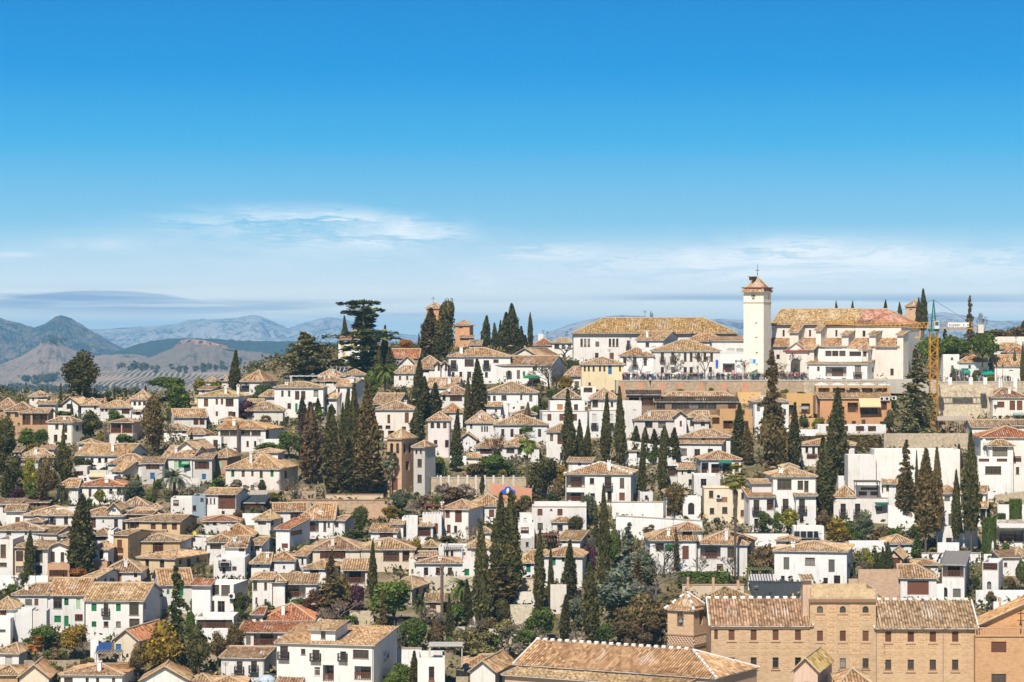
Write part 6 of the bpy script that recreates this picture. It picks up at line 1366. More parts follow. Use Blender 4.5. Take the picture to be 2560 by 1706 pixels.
T('cyp', 203, 1238, 1450, 66); T('cyp', 188, 1330, 1448, 40, 'dk'); T('cyp', 73, 1328, 1460, 28); T('broad', 195, 1420, 1456, 50, 'or_'); T('bush', 272, 1404, 1424, 20, 'md')
T('broad', 1005, 1220, 1286, 60, 'ol'); T('broad', 973, 1262, 1306, 52, 'go'); T('bush', 1008, 1276, 1300, 40, 'gr'); T('broad', 901, 1266, 1338, 46, 'md'); T('bush', 886, 1324, 1352, 50, 'md'); T('cyp', 931, 1354, 1502, 27); T('darkfir', 830, 1374, 1486, 32, 'br'); T('broad', 600, 1276, 1306, 40, 'br'); T('bush', 632, 1266, 1290, 30, 'gr'); T('bush', 1080, 1340, 1372, 50, 'dk'); T('bush', 1110, 1338, 1366, 60, 'dk'); T('bush', 1060, 1400, 1416, 20, 'gr'); T('bare', 1168, 1315, 1350, 30, 'gy'); T('thick', 760, 1335, 1350, 20, 'md'); T('bush', 760, 1330, 1346, 30, 'ye'); T('broad', 1044, 1345, 1408, 36, 'go'); T('bush', 718, 1330, 1348, 26, 'md')
# centre
T('cyp', 1248, 1234, 1505, 54); T('cyp', 1277, 1230, 1510, 60); T('cyp', 1206, 1308, 1586, 46); T('cyp', 1512, 1218, 1505, 34); T('darkfir', 1490, 1256, 1365, 28, 'dk'); T('broad', 1470, 1236, 1310, 44, 'ol'); T('cyp', 1348, 1324, 1525, 30); T('cyp', 1377, 1366, 1524, 20); T('cyp', 1424, 1352, 1500, 40); T('cyp', 1412, 1488, 1610, 32); T('cyp', 1478, 1408, 1610, 42); T('cyp', 1256, 1400, 1512, 80, 'br')
T('fir', 1572, 1308, 1510, 100, 'bl'); T('conif', 1556, 1410, 1560, 124, 'bl'); T('broad', 1600, 1380, 1480, 90, 'ol'); T('bare', 1660, 1350, 1440, 80, 'br2'); T('broad', 1350, 1512, 1605, 80, 'gr'); T('broad', 1320, 1570, 1618, 60, 'gr'); T('broad', 1440, 1494, 1576, 56, 'ol'); T('thick', 1612, 1490, 1604, 120, 'br'); T('broad', 1640, 1500, 1610, 90, 'br'); T('conif', 1562, 1520, 1616, 90, 'br'); T('broad', 1518, 1560, 1618, 60, 'gr'); T('thick', 1590, 1560, 1625, 80, 'br2'); T('cyp', 1590, 1396, 1540, 46, 'br'); T('cyp', 1610, 1470, 1560, 30, 'dk'); T('broad', 1540, 1330, 1400, 40, 'br')
T('bare', 1545, 1320, 1400, 40, 'gy'); T('bush', 1620, 1310, 1340, 40, 'br'); T('broad', 1686, 1208, 1296, 60, 'br'); T('darkfir', 1690, 1318, 1436, 24, 'br'); T('tallfan', 1838, 1172, 1445, 66, 'ye'); T('broad', 1914, 1274, 1334, 44, 'md'); T('broad', 1972, 1272, 1338, 60, 'ye'); T('broad', 1944, 1280, 1332, 24, 'gr'); T('thick', 1905, 1358, 1440, 80, 'br2'); T('bare', 1880, 1340, 1420, 60, 'br2'); T('bush', 1890, 1380, 1430, 50, 'br'); T('bush', 1846, 1316, 1340, 30, 'gy'); T('hedge', 1760, 1432, 1466, 120, 'gr'); T('bare', 1832, 1390, 1460, 56, 'br2'); T('bare', 1750, 1390, 1452, 50, 'br2'); T('bush', 1714, 1292, 1312, 24, 'md'); T('bush', 2026, 1255, 1320, 16, 'gy')
T('broad', 1440, 1290, 1345, 46, 'dk'); T('bush', 1370, 1290, 1330, 40, 'br'); T('thick', 1372, 1325, 1370, 50, 'br2'); T('thick', 1478, 1360, 1430, 40, 'pu'); T('broad', 1530, 1330, 1420, 40, 'gr'); T('bush', 1460, 1400, 1440, 34, 'ye'); T('bush', 1300, 1250, 1290, 56, 'br')
# wild garden
T('broad', 985, 1450, 1566, 116, 'gr'); T('broad', 958, 1452, 1500, 60, 'ye'); T('darkfir', 957, 1474, 1590, 34, 'br'); T('broad', 1040, 1550, 1632, 76, 'gr'); T('date', 1154, 1448, 1530, 78, 'li'); T('date', 1052, 1495, 1560, 50, 'md'); T('cyp', 1125, 1488, 1612, 24, 'dk'); T('cyp', 1170, 1450, 1560, 30, 'dk'); T('thick', 1095, 1550, 1622, 60, 'br2'); T('thick', 1170, 1570, 1630, 90, 'dn'); T('thick', 1220, 1580, 1625, 80, 'dn'); T('thick', 1270, 1550, 1600, 70, 'dn'); T('date', 1242, 1586, 1625, 40, 'gr'); T('date', 1288, 1588, 1622, 36, 'md'); T('broad', 1250, 1500, 1568, 60, 'dk'); T('bush', 1146, 1510, 1560, 50, 'gr'); T('thick', 1290, 1610, 1660, 90, 'gy'); T('thick', 1200, 1615, 1660, 110, 'dn'); T('bush', 1190, 1606, 1640, 16, 'dk'); T('bare', 1270, 1560, 1612, 60, 'gy'); T('thick', 1000, 1560, 1620, 40, 'ol'); T('bush', 1120, 1590, 1620, 30, 'gr'); T('thick', 1075, 1520, 1560, 60, 'gy'); T('thick', 1360, 1590, 1640, 70, 'gy'); T('thick', 1440, 1580, 1630, 60, 'gy'); T('bush', 1110, 1540, 1570, 60, 'br'); T('broad', 930, 1560, 1600, 50, 'ye'); T('thick', 1230, 1545, 1590, 70, 'br')
T('cyp', 1036, 1628, 1740, 32, 'dk'); T('bush', 1000, 1660, 1720, 60, 'gr'); T('bare', 960, 1620, 1720, 50, 'ol'); T('bush', 952, 1690, 1730, 40, 'ye'); T('broad', 985, 1680, 1740, 50, 'gr')
# left bottom
T('broad', 191, 1562, 1646, 78, 'go'); T('broad', 108, 1566, 1626, 76, 'gr'); T('fan', 88, 1598, 1690, 44, 'or_'); T('bush', 66, 1596, 1626, 40, 'gr'); T('deodar', 441, 1414, 1668, 118, 'md'); T('broad', 395, 1562, 1690, 112, 'go'); T('conif', 345, 1606, 1700, 50, 'br'); T('bush', 118, 1622, 1660, 30, 'gr'); T('thick', 140, 1620, 1666, 50, 'br2'); T('bush', 158, 1624, 1650, 30, 'gr'); T('bare', 72, 1560, 1604, 30, 'gy'); T('bush', 160, 1640, 1668, 30, 'dk'); T('thick', 190, 1650, 1680, 60, 'dn'); T('thick', 130, 1655, 1690, 60, 'dn'); T('bare', 214, 1600, 1660, 40, 'gy'); T('bush', 440, 1650, 1690, 60, 'gr'); T('bush', 28, 1462, 1488, 36, 'gr'); T('bare', 40, 1440, 1480, 50, 'gy'); T('broad', 60, 1430, 1470, 30, 'md'); T('bush', 225, 1644, 1670, 24, 'ye'); T('bush', 215, 1648, 1680, 40, 'br'); T('bush', 475, 1530, 1580, 30, 'gr')
T('broad', 600, 1478, 1540, 52, 'md'); T('conif', 545, 1578, 1665, 52, 'br'); T('conif', 588, 1560, 1640, 52, 'br'); T('conif', 496, 1552, 1700, 62, 'dk'); T('bush', 670, 1504, 1530, 36, 'gr'); T('bush', 740, 1494, 1530, 54, 'gr'); T('broad', 778, 1478, 1540, 60, 're'); T('darkfir', 828, 1390, 1560, 84, 'br'); T('broad', 850, 1440, 1540, 60, 'br'); T('broad', 890, 1462, 1535, 54, 'pu'); T('bare', 845, 1500, 1570, 90, 'pk'); T('bare', 820, 1520, 1580, 70, 'pk'); T('bush', 714, 1490, 1520, 26, 'ye'); T('bush', 625, 1460, 1480, 14, 'gr'); T('bush', 870, 1540, 1570, 60, 'gr'); T('thick', 855, 1640, 1712, 40, 'wi'); T('thick', 868, 1672, 1722, 50, 'wi'); T('bare', 705, 1650, 1700, 34, 'wh'); T('bush', 596, 1520, 1550, 20, 'gr'); T('thick', 880, 1560, 1600, 50, 'gy'); T('bush', 660, 1410, 1432, 20, 'ye')
T('bush', 484, 1500, 1536, 26, 'gr'); T('broad', 480, 1555, 1610, 40, 'md'); T('bush', 508, 1416, 1430, 14, 'gr'); T('bush', 905, 1585, 1630, 40, 'br')

for x, a, b, w_ in ((1100, 1530, 1612, 66), (1180, 1545, 1618, 60), (1640, 1400, 1510, 96), (1612, 1450, 1570, 100), (1560, 1560, 1620, 70), (1330, 1560, 1620, 60), (1016, 1540, 1606, 44), (1500, 1340, 1420, 44), (880, 1590, 1640, 44), (1720, 1440, 1480, 50), (540, 1220, 1250, 40), (1150, 1290, 1330, 30)): T('bare', x, a, b, w_, 'gy')
for x, a, b, w_, c in ((1700, 974, 1000, 34, 'gr'), (1780, 970, 996, 26, 'ye'), (1905, 968, 994, 30, 'gr'), (1960, 972, 998, 30, 'ye'), (2060, 1040, 1070, 30, 'gr'), (1830, 1056, 1080, 30, 'ye'), (1906, 1060, 1086, 30, 'go'), (2236, 1000, 1030, 30, 'md'), (1580, 1000, 1030, 24, 'md'), (1280, 1236, 1262, 30, 'ye'), (1312, 1240, 1266, 40, 'gr'), (1236, 1240, 1264, 24, 'md'), (2250, 1190, 1228, 30, 'md'), (2330, 1200, 1232, 40, 'ye'), (2480, 1420, 1448, 40, 'gr'), (2440, 1436, 1470, 30, 'md'), (2530, 1440, 1470, 34, 'br')): T('bush', x, a, b, w_, c)
# ------------------------------------------------------------------ people
def person_mesh(v):
    me = bpy.data.meshes.new('person_rig'); o = bpy.data.objects.new('person_rig', me); COL.objects.link(o)
    st = (.0, .1, .06)[v % 3]; ar = ((.3, .05), (.2, .3), (.26, .16))[v % 3]
    P = [(0, 0, .95), (0, 0, 1.18), (0, -.01, 1.4), (0, -.02, 1.5), (0, -.03, 1.62), (0, -.03, 1.72)]
    rad = [(.16, .12), (.15, .11), (.17, .1), (.06, .06), (.1, .11), (.07, .08)]
    E = [(0, 1), (1, 2), (2, 3), (3, 4), (4, 5)]
    for s in (-1, 1):
        i = len(P); P += [(s*.1, 0, .88), (s*.11, s*st*.5-.02, .48), (s*.12, s*st, .06), (s*.13, s*st-.14, .03)]; rad += [(.1, .1), (.065, .07), (.045, .05), (.04, .035)]; E += [(0, i), (i, i+1), (i+1, i+2), (i+2, i+3)]
        i = len(P); P += [(s*.22, 0, 1.4), (s*.26, -.02, 1.12), (s*ar[0]*.9, -ar[1], .98 if ar[1] < .2 else 1.2), (s*ar[0]*.85, -ar[1]-.07, .9 if ar[1] < .2 else 1.28)]; rad += [(.065, .065), (.05, .05), (.038, .038), (.04, .025)]; E += [(2, i), (i, i+1), (i+1, i+2), (i+2, i+3)]
    me.from_pydata(P, E, []); me.update()
    sk_ = o.modifiers.new('skin', 'SKIN'); 
    if not me.skin_vertices: 
        bpy.context.view_layer.objects.active = o
    bm = bmesh.new(); bm.from_mesh(me); ly = bm.verts.layers.skin.verify(); bm.verts.ensure_lookup_table()
    for i, vv in enumerate(bm.verts): vv[ly].radius = rad[i]; vv[ly].use_root = (i == 0)
    bm.to_mesh(me); bm.free()
    o.modifiers.new('sub', 'SUBSURF').levels = 1; o.modifiers['sub'].render_levels = 1
    dg = bpy.context.evaluated_depsgraph_get(); ev = bpy.data.meshes.new_from_object(o.evaluated_get(dg)); ev.name = 'person'
    bpy.data.objects.remove(o)
    ev.materials.clear()
    for mm in ('tint', 'trousers', 'skin', 'hair'): ev.materials.append(MATS[mm])
    for p in ev.polygons:
        c = p.center
        if c.z > 1.66 or (c.z > 1.56 and c.y > .0): k = 3
        elif c.z > 1.46: k = 2
        elif c.z < .93 and abs(c.x) < .2: k = 1
        elif abs(c.x) > .2 and (c.z < .93 or (ar[1] > .2 and c.y < -.3)): k = 2
        else: k = 0
        p.material_index = k
    return ev
mat('trousers', lambda h: h.mix(OI(h).outputs['Random'], (.02, .025, .05), (.16, .15, .14)), .9); mat('skin', lambda h: (.5, .3, .22), .6); mat('hair', lambda h: h.mix(OI(h).outputs['Random'], (.02, .014, .01), (.25, .16, .08)), .7)
PM = [person_mesh(v) for v in range(3)]
TOP = dict(black=(.02, .02, .025), navy=(.02, .035, .1), red=(.5, .02, .03), white=(.75, .75, .74), grey=(.25, .25, .26), blue=(.05, .2, .45), green=(.03, .28, .1), pink=(.6, .2, .28), maroon=(.18, .02, .03), yellow=(.65, .45, .06))
rp = random.Random(5)
def people(n, x0, x1, Ya, Yb_, z, where, group, top=None, facing=0):
    for i in range(n):
        t = top or rp.choices(list(TOP), (8, 7, 3, 5, 4, 3, 1, 1.5, 2.5, 1))[0]
        x = rp.uniform(x0, x1); Yd = Ya+(Yb_-Ya)*rp.random()**1.4
        p = wp(x, CY, Yd); zz = z(x) if callable(z) else z
        o = thing('person', f'person in {t} top {where}', 'person', (p.x, Yd, zz), rp.gauss(facing, .9), group, PM[rp.randrange(3)], tuple(min(1, c*rp.uniform(.8, 1.2)) for c in TOP[t]))
        s = rp.uniform(.92, 1.06); o.scale = (s, s, s)
for n_, a_, b_, wh in ((28, 1553, 1596, 'left of the first bare plaza tree'), (48, 1598, 1680, 'between the first two bare plaza trees'), (46, 1690, 1756, 'between the two reddish bare plaza trees'), (52, 1770, 1850, 'between mansion corner and bell tower'), (38, 1852, 1912, 'below the bell tower')):
    people(n_, a_, b_, 605.4, 622, -9.0, 'in the mirador crowd '+wh, 'crowd on the mirador')
people(40, 1950, 2012, 605.4, 626, -9.0, 'near the church portal', 'people by the church portal')
people(14, 2380, 2480, 609.5, 620, -9.65, 'on the pine plaza', 'people on the pine plaza')
people(6, 2495, 2530, 609.5, 614, -9.65, 'by the lamp posts', 'people by the lamp posts')
people(1, 1622, 1626, 602.2, 602.6, wp(0, 961, 602.4).z, 'seated out on the mirador wall edge', None, 'white')
# terrace restaurant guests, parasols
ZR = wp(0, 989, 579).z
people(14, 2096, 2214, 577.5, 580.5, ZR, 'on the parasol restaurant terrace', 'restaurant guests under parasols')
pf = MB(); a = wp(2040, 989, 576); b = wp(2228, 989, 576); pf.box((a.x, 576.5, ZR-4), (b.x, 588, ZR)); to = obj('terrace_floor', pf.mesh('terrace_floor', ['plaster']), color=(.5, .33, .2)); to['kind'] = 'structure'
def parasol(x, yt, w_, d, zf, label, col, closed=False):
    p = wp(x, yt, d); Hh = p.z-zf; root = thing('parasol', label, 'parasol', (p.x, d, zf), 0, 'restaurant and terrace parasols')
    m = MB(); m.bar((0, 0, 0), (0, 0, Hh), .035, n=6); m.box((-.3, -.3, 0), (.3, .3, .08)); obj('pole', m.mesh('pole', ['tint']), root, color=(.5, .45, .4))
    m = MB(); r = w_/F*d/2
    if closed: m.lathe([(.1, Hh-1.7), (r, Hh-1.3), (r*.8, Hh-.5), (0, Hh+.05)], 8)
    else:
        m.lathe([(r, Hh-.55), (r, Hh-.42), (r*.1, Hh), (0, Hh+.05)], 8); m.lathe([(r*.98, Hh-.5), (0, Hh-.06)], 8)
    obj('canopy', m.mesh('canopy', ['tint']), root, color=col)
for i, (x, l) in enumerate(((2054, 'first'), (2094, 'second'), (2132, 'third'), (2170, 'fourth'), (2210, 'fifth'))): parasol(x, 957, 42, 579-i % 2, ZR, f'{l} white parasol from the left on the restaurant terrace', (.78, .75, .7))
parasol(1628, 930, 30, 611, -9.0, 'left white parasol behind the crowd', (.78, .74, .68)); parasol(1695, 930, 34, 613, -9.0, 'middle white parasol behind the crowd', (.78, .74, .68)); parasol(1812, 932, 40, 614, -9.0, 'right white parasol behind the crowd', (.78, .74, .68))
d = dep(1446); parasol(26, 1414, 52, d, wp(26, 1446, d).z, 'cream parasol on left garden terrace', (.74, .68, .58))
d = dep(1350); parasol(113, 1325, 7, d, wp(113, 1352, d).z, 'closed teal parasol on roof terrace', (.01, .33, .4), True)
d = dep(1122); parasol(653, 1093, 7, d, wp(653, 1122, d).z, 'closed white parasol before ribbon windows', (.75, .73, .7), True)
d = dep(1392); parasol(2482, 1352, 7, d, wp(2482, 1385, d).z, 'closed white parasol beside clipped hedge', (.75, .73, .7), True)

# ------------------------------------------------------------------ crane and building site
D0 = dep(1082)
def cp(x, y, dy=0): return wp(x, y, D0+dy)
cr = thing('tower_crane', 'yellow tower crane with green cab above the building site', 'crane', tuple(cp(2334, 1078)), 0)
org = cp(2334, 1078); K = F/D0
def lp(x, y, dy=0): v = cp(x, y)-org; return Vector((v.x, v.y+dy, v.z))
YEL, GRN = (.68, .32, .03), (.01, .16, .12)
m = MB(); w_ = .82; z0, z1 = -.5, lp(2334, 828).z; n = 17
for sx in (-1, 1):
    for sy in (-1, 1): m.bar((sx*w_, sy*w_, z0), (sx*w_, sy*w_, z1), .085)
for i in range(n):
    a = z0+(z1-z0)*i/n; b = z0+(z1-z0)*(i+1)/n; s = 1 if i % 2 else -1
    for sy in (-1, 1): m.bar((-w_*s, sy*w_, a), (w_*s, sy*w_, b), .05); m.bar((-w_, sy*w_, b), (w_, sy*w_, b), .05)
    for sx in (-1, 1): m.bar((sx*w_, -w_*s, a), (sx*w_, w_*s, b), .05); m.bar((sx*w_, -w_, b), (sx*w_, w_, b), .05)
obj('mast', m.mesh('mast', ['tint']), cr, color=YEL)
m = MB(); zc = lp(0, 825).z; zt = lp(0, 750).z
for sx in (-1, 1):
    for sy in (-1, 1): m.bar((sx*.55, sy*.55, zc), (0, 0, zt), .09)
for k in (.3, .6):
    for s in (-1, 1): m.bar((-.55*(1-k), s*.55*(1-k), zc+(zt-zc)*k), (.55*(1-k), s*.55*(1-k), zc+(zt-zc)*k), .06)
m.box((-1, -1, zc-.3), (1, 1, zc+.15)); obj('apex_tower', m.mesh('apex_tower', ['tint']), cr, color=GRN)
m = MB(); m.box((-.1, -1.9, zc+.2), (.9, -.9, zc+1.9)); cab = obj('cab', m.mesh('cab', ['tint']), cr, color=(.7, .7, .66)); m = MB(); m.box((.02, -1.93, zc+.9), (.78, -1.905, zc+1.75)); obj('cab_window', m.mesh('cab_window', ['glass']), cab)
m = MB(); A = lp(2326, 821); Bp = lp(2062, 811); n = 24; up = Vector((0, 0, 1.15)); sd = Vector((0, .6, 0))
for q in (sd, -sd): m.bar(A+q, Bp+q, .07)
m.bar(A+up, Bp+up*.6, .08)
for i in range(n):
    p, q = A.lerp(Bp, i/n), A.lerp(Bp, (i+1)/n); hi, hj = up*(1-.4*i/n), up*(1-.4*(i+.5)/n); mid = p.lerp(q, .5)+hj
    for s in (sd, -sd): m.bar(p+s, mid, .045); m.bar(mid, q+s, .045)
    m.bar(p+sd, p-sd, .04); m.bar(p+sd, q-sd, .03)
jib = obj('jib', m.mesh('jib', ['tint']), cr, color=YEL)
m = MB(); A2 = lp(2340, 822); B2 = lp(2446, 822)
for q in (sd, -sd): m.bar(A2+q, B2+q, .11)
for i in range(9): p = A2.lerp(B2, i/8); m.bar(p+sd, p-sd, .05)
for x in (2360, 2382, 2405, 2420, 2429):
    p = lp(x, 821); m.bar(p-sd, p-sd+Vector((0, 0, 1.3)), .04); m.bar(p+sd, p+sd+Vector((0, 0, 1.1)), .04)
for s in (sd, -sd): m.bar(lp(2360, 807)+s, lp(2432, 807)+s, .04)
cj = obj('counter_jib', m.mesh('counter_jib', ['tint']), cr, color=YEL)
m = MB(); a, b = lp(2444, 812), lp(2458, 833); m.box((a.x, -.7, b.z), (b.x, .7, a.z)); obj('counterweight', m.mesh('counterweight', ['tint']), cr, color=(.68, .64, .56))
m = MB(); a, b = lp(2368, 807), lp(2421, 818); m.box((a.x, -.78, b.z), (b.x, -.7, a.z)); sg = obj('sign_board', m.mesh('sign_board', ['limewash']), cj)
def text(s, size, parent, L, mt, name='lettering'):
    c = bpy.data.curves.new(name, 'FONT'); c.body = s; c.size = size; c.align_x = 'CENTER'; c.align_y = 'CENTER'; c.extrude = .01; c.materials.append(MATS[mt])
    o = bpy.data.objects.new(name, c); COL.objects.link(o); me = bpy.data.meshes.new_from_object(o.evaluated_get(bpy.context.evaluated_depsgraph_get())); bpy.data.objects.remove(o)
    o = obj(name, me, parent, L); o.rotation_euler = (math.pi/2, 0, 0); o['kind'] = 'stuff'; return o
mat('ink', lambda h: (.03, .03, .035), .7)
text('tuyser, s. a.', 1.0, cj, ((a.x+b.x)/2+.2, -.8, (a.z+b.z)/2), 'ink')
a = lp(2160, 806); t_ = text('LIEBHERR', 1.05, jib, (a.x, -.68, a.z+.1), 'ink')
m = MB(); m.bar((0, 0, zt), B2+Vector((0, 0, .2)), .03); m.bar((0, 0, zt), A.lerp(Bp, .62)+up*.75, .03); obj('stay_cable', m.mesh('stay_cable', ['iron']), cr)
m = MB(); p = A.lerp(Bp, .15); m.bar(p, p-Vector((0, 0, 1.2)), .03); m.box((p.x-.5, -.4, p.z-.35), (p.x+.5, .4, p.z-.1)); hk = obj('trolley', m.mesh('trolley', ['tint']), cr, color=YEL)
m = MB(); m.bar((p.x+.4, 0, p.z-.3), (p.x+.4, 0, lp(0, 842).z), .02); m.box((p.x, -.2, lp(0, 846).z), (p.x+.8, .2, lp(0, 842).z)); obj('hook_block', m.mesh('hook_block', ['tint']), cr, color=(.6, .4, .1))
ds = dep(1090); st = thing('scaffold_deck', 'concrete deck on orange props at the building site', 'scaffold', tuple(wp(2386, 1080, ds)), 0)
def sp(x, y, dy=0): v = wp(x, y, ds)-wp(2386, 1080, ds); return Vector((v.x, dy, v.z))
m = MB(); a, b = sp(2343, 1042), sp(2430, 1052); m.box((a.x, 0, b.z), (b.x, 4, a.z)); obj('deck', m.mesh('deck', ['plaster']), st, color=(.5, .42, .33))
for i in range(13):
    m = MB(); x = a.x+(b.x-a.x)*(i+.5)/13; m.bar((x, .3+(i % 3), b.z-.002), (x+R.uniform(-.05, .05), .3+(i % 3), sp(0, 1082).z-.5), .06, n=6); obj('prop', m.mesh('prop', ['tint']), st, color=(.5, .2, .06))
m = MB(); x = sp(2395, 0).x
for s in (-.25, .25): m.bar((x+s, -.6, sp(0, 1084).z), (x+s+.2, -.1, b.z+.6), .04)
for k in range(8): z = sp(0, 1082).z+k*.35; m.bar((x-.25+k*.025, -.6+k*.055, z), (x+.25+k*.025, -.6+k*.055, z), .03)
obj('ladder', m.mesh('ladder', ['tint']), st, color=(.5, .45, .38))
m = MB(); rq = random.Random(4)
for i in range(14):
    x = wp(2330+i*6.5, 1118, dep(1118)-.8).x; m.bar((x, dep(1118)-.8, wp(0, 1130, 560).z), (x, dep(1118)-.8, wp(0, 1084, 560).z+rq.uniform(0, .8)), .05)
for z in (1088, 1100, 1112): zz = wp(0, z, 557).z; m.bar((wp(2328, z, 557).x, dep(1118)-.8, zz), (wp(2422, z, 557).x, dep(1118)-.8, zz), .05)
o = obj('site_fence', m.mesh('site_fence', ['tint']), color=(.3, .28, .26)); o['label'] = 'grey scaffold screen below the building site'; o['category'] = 'fence'

# ------------------------------------------------------------------ small things
def lamp(x, yt, yb, label, d):
    p = wp(x, yb, d); hh = (yb-yt)/F*d; root = thing('street_lamp', label, 'street lamp', tuple(p), 0, 'street lamps')
    m = MB(); m.lathe([(.16, -.3), (.14, .4), (.06, .7), (.045, hh-.7)], 8); obj('post', m.mesh('post', ['iron']), root)
    m = MB(); m.lathe([(.1, hh-.7), (.2, hh-.2), (0, hh)], 6); obj('lantern', m.mesh('lantern', ['iron']), root)
lamp(2020, 916, 950, 'black street lamp right of the church portal', 605.0); lamp(2492, 911, 958, 'left black street lamp on the pine plaza', 610.4); lamp(2507, 912, 958, 'right black street lamp on the pine plaza', 610.4); lamp(1840, 900, 950, 'thin street lamp left of the church tower', 616)
def panels(x0, x1, y0, y1, d, n, label, tilt=.55, lift=.25):
    a, b = wp(x0, y1, d), wp(x1, y1, d); hh = (y1-y0)/F*d/math.sin(tilt+.15); root = thing('solar_panel_array', label, 'solar panel', tuple((a+b)/2+Vector((0, 0, lift))), 0, 'solar panels')
    W = (b.x-a.x)/n
    for i in range(n):
        m = MB(); u0, u1 = -(b.x-a.x)/2+W*i+.06, -(b.x-a.x)/2+W*(i+1)-.06; c, s = math.cos(tilt)*hh, math.sin(tilt)*hh; o = .25*hh
        m.face([(u0, 0, 0), (u1, 0, 0), (u1+o*.4, c, s), (u0+o*.4, c, s)]); m.face([(u0, 0, -.08), (u1, 0, -.08), (u1+o*.4, c, s-.08), (u0+o*.4, c, s-.08)]); p = obj('panel', m.mesh('panel', ['glass']), root)
        f = MB(); f.bar((u0, 0, 0), (u0+o*.4, c, s), .04); f.bar((u1, 0, 0), (u1+o*.4, c, s), .04); f.bar((u0, 0, 0), (u1, 0, 0), .04); f.bar((u0+o*.4, c, s), (u1+o*.4, c, s), .04); obj('frame', f.mesh('frame', ['tint']), p, color=(.55, .56, .58))
    m = MB(); m.bar((-(b.x-a.x)/2, 0, -.6), (-(b.x-a.x)/2, 0, .1), .05); m.bar(((b.x-a.x)/2, 0, -.6), ((b.x-a.x)/2, 0, .1), .05); obj('stand', m.mesh('stand', ['tint']), root, color=(.5, .5, .5))
panels(828, 868, 918, 934, dep(985)+3, 4, 'row of solar panels on the white terrace house roof'); panels(1984, 2050, 1334, 1354, dep(1395)+1.6, 4, 'row of solar panels on the tiled roof by modern cube', .42, .55)
def dish(x, y, rpx, d, label, col=(.78, .78, .78)):
    p = wp(x, y, d); r = rpx/F*d; root = thing('satellite_dish', label, 'satellite dish', (p.x, d, p.z-r-.5), 0, 'satellite dishes')
    m = MB(); m.bar((0, .1, -.6), (0, .1, r+.5), .04); obj('mast', m.mesh('mast', ['iron']), root)
    m = MB(); m.lathe([(r, .25*r), (r*.7, .12*r), (0, 0)], 14); b = obj('dish', m.mesh('dish', ['tint']), root, (0, 0, r+.5), col); b.rotation_euler = (math.radians(70), 0, .3)
dish(800, 1554, 8, dep(1600)-3, 'large white satellite dish beside the wisteria house', (.75, .74, .72)); dish(486, 1333, 5, dep(1385), 'yellow satellite dish on white terrace', (.7, .5, .03)); dish(1122, 976, 4, dep(1018)-.3, 'white satellite dish on the drying yard roof'); dish(2488, 1008, 5, dep(1052)-.6, 'grey satellite dish on the brown shutter house'); dish(2460, 1102, 5, dep(1240)-.8, 'white satellite dish on the glazed villa')
def aircon(x, y, d, label):
    p = wp(x, y, d); root = thing('air_conditioner', label, 'air conditioner', tuple(p), 0, 'air conditioners')
    m = MB(); m.box((-.5, -.42, -.4), (.5, -.003, .4)); obj('casing', m.mesh('casing', ['tint']), root, color=(.78, .76, .72))
    m = MB(); m.lathe([(.3, 0), (.3, .02), (.06, .03), (0, .03)], 12); f = obj('fan_grille', m.mesh('fan_grille', ['iron']), root, (-.1, -.44, 0)); f.rotation_euler = (math.pi/2, 0, 0)
for x, y, l in ((2205, 997, 'left of the two side by side units on the orange restaurant'), (2218, 997, 'right of the two side by side units on the orange restaurant'), (2235, 995, 'single unit right of the orange restaurant pair')): aircon(x, y, dep(1076)-.05, 'white air conditioner, '+l)
aircon(1797, 1241, dep(1300)-.05, 'white air conditioner on the red tile terrace house'); aircon(580, 1490, dep(1542)-.3, 'white air conditioner on the glass fronted house')
def awning(x0, x1, y0, y1, d, out, col, label, sag=0):
    a, b = wp(x0, y0, d), wp(x1, y0, d); W = b.x-a.x; hh = (y1-y0)/F*d; root = thing('awning', label, 'awning', ((a.x+b.x)/2, d-.02, a.z), 0, 'awnings')
    m = MB(); m.box((-W/2, -out, -hh-.02), (W/2, -out+.02, -hh+.2)); P = [(-W/2, 0, 0), (W/2, 0, 0), (W/2, -out, -hh+.2), (-W/2, -out, -hh+.2)]; m.face(P); m.face([(x, y, z-.03) for x, y, z in P][::-1]); obj('canvas', m.mesh('canvas', ['tint']), root, color=col)
    f = MB(); 
    for s in (-W/2+.03, W/2-.03): f.bar((s, 0, -hh*.6), (s, -out+.03, -hh+.17), .025)
    obj('arm', f.mesh('arm', ['iron']), root)
awning(2147, 2200, 996, 1018, dep(1076)-.3, 1.6, (.72, .55, .3), 'beige canvas awning on the orange restaurant'); awning(1308, 1348, 939, 946, dep(962)-.2, 1.5, (.02, .2, .09), 'green awning on the white shuttered house'); awning(2398, 2424, 925, 933, dep(955)-.2, 1.4, (.01, .3, .22), 'left green awning of the plaza kiosk'); awning(2450, 2482, 925, 937, dep(955)-.4, 1.8, (.01, .3, .22), 'right green awning of the plaza kiosk'); awning(2186, 2220, 1256, 1261, dep(1303)-.2, 1.2, (.01, .16, .1), 'dark green awning on the reed canopy house'); awning(1796, 1828, 1152, 1157, dep(1192)-.2, 1.2, (.01, .25, .16), 'teal awning on the hipped porch house'); awning(2532, 2562, 1032, 1038, dep(1052)-.2, 1.2, (.35, .45, .38), 'pale green glass canopy on brown shutter house'); awning(224, 264, 1183, 1192, dep(1256)+6.5, 1.6, (.74, .62, .36), 'cream awning above the round shrub house'); awning(244, 280, 1606, 1630, dep(1650)-1, 1.8, (.02, .06, .2), 'blue tarpaulin canopy beside the blue door shed'); awning(455, 473, 1154, 1160, dep(1200)-.2, .9, (.3, .5, .3), 'light green awning above green shutter balcony'); awning(2492, 2566, 1309, 1318, dep(1362)-.3, 2.2, (.74, .72, .68), 'white canvas roof of the bar terrace')
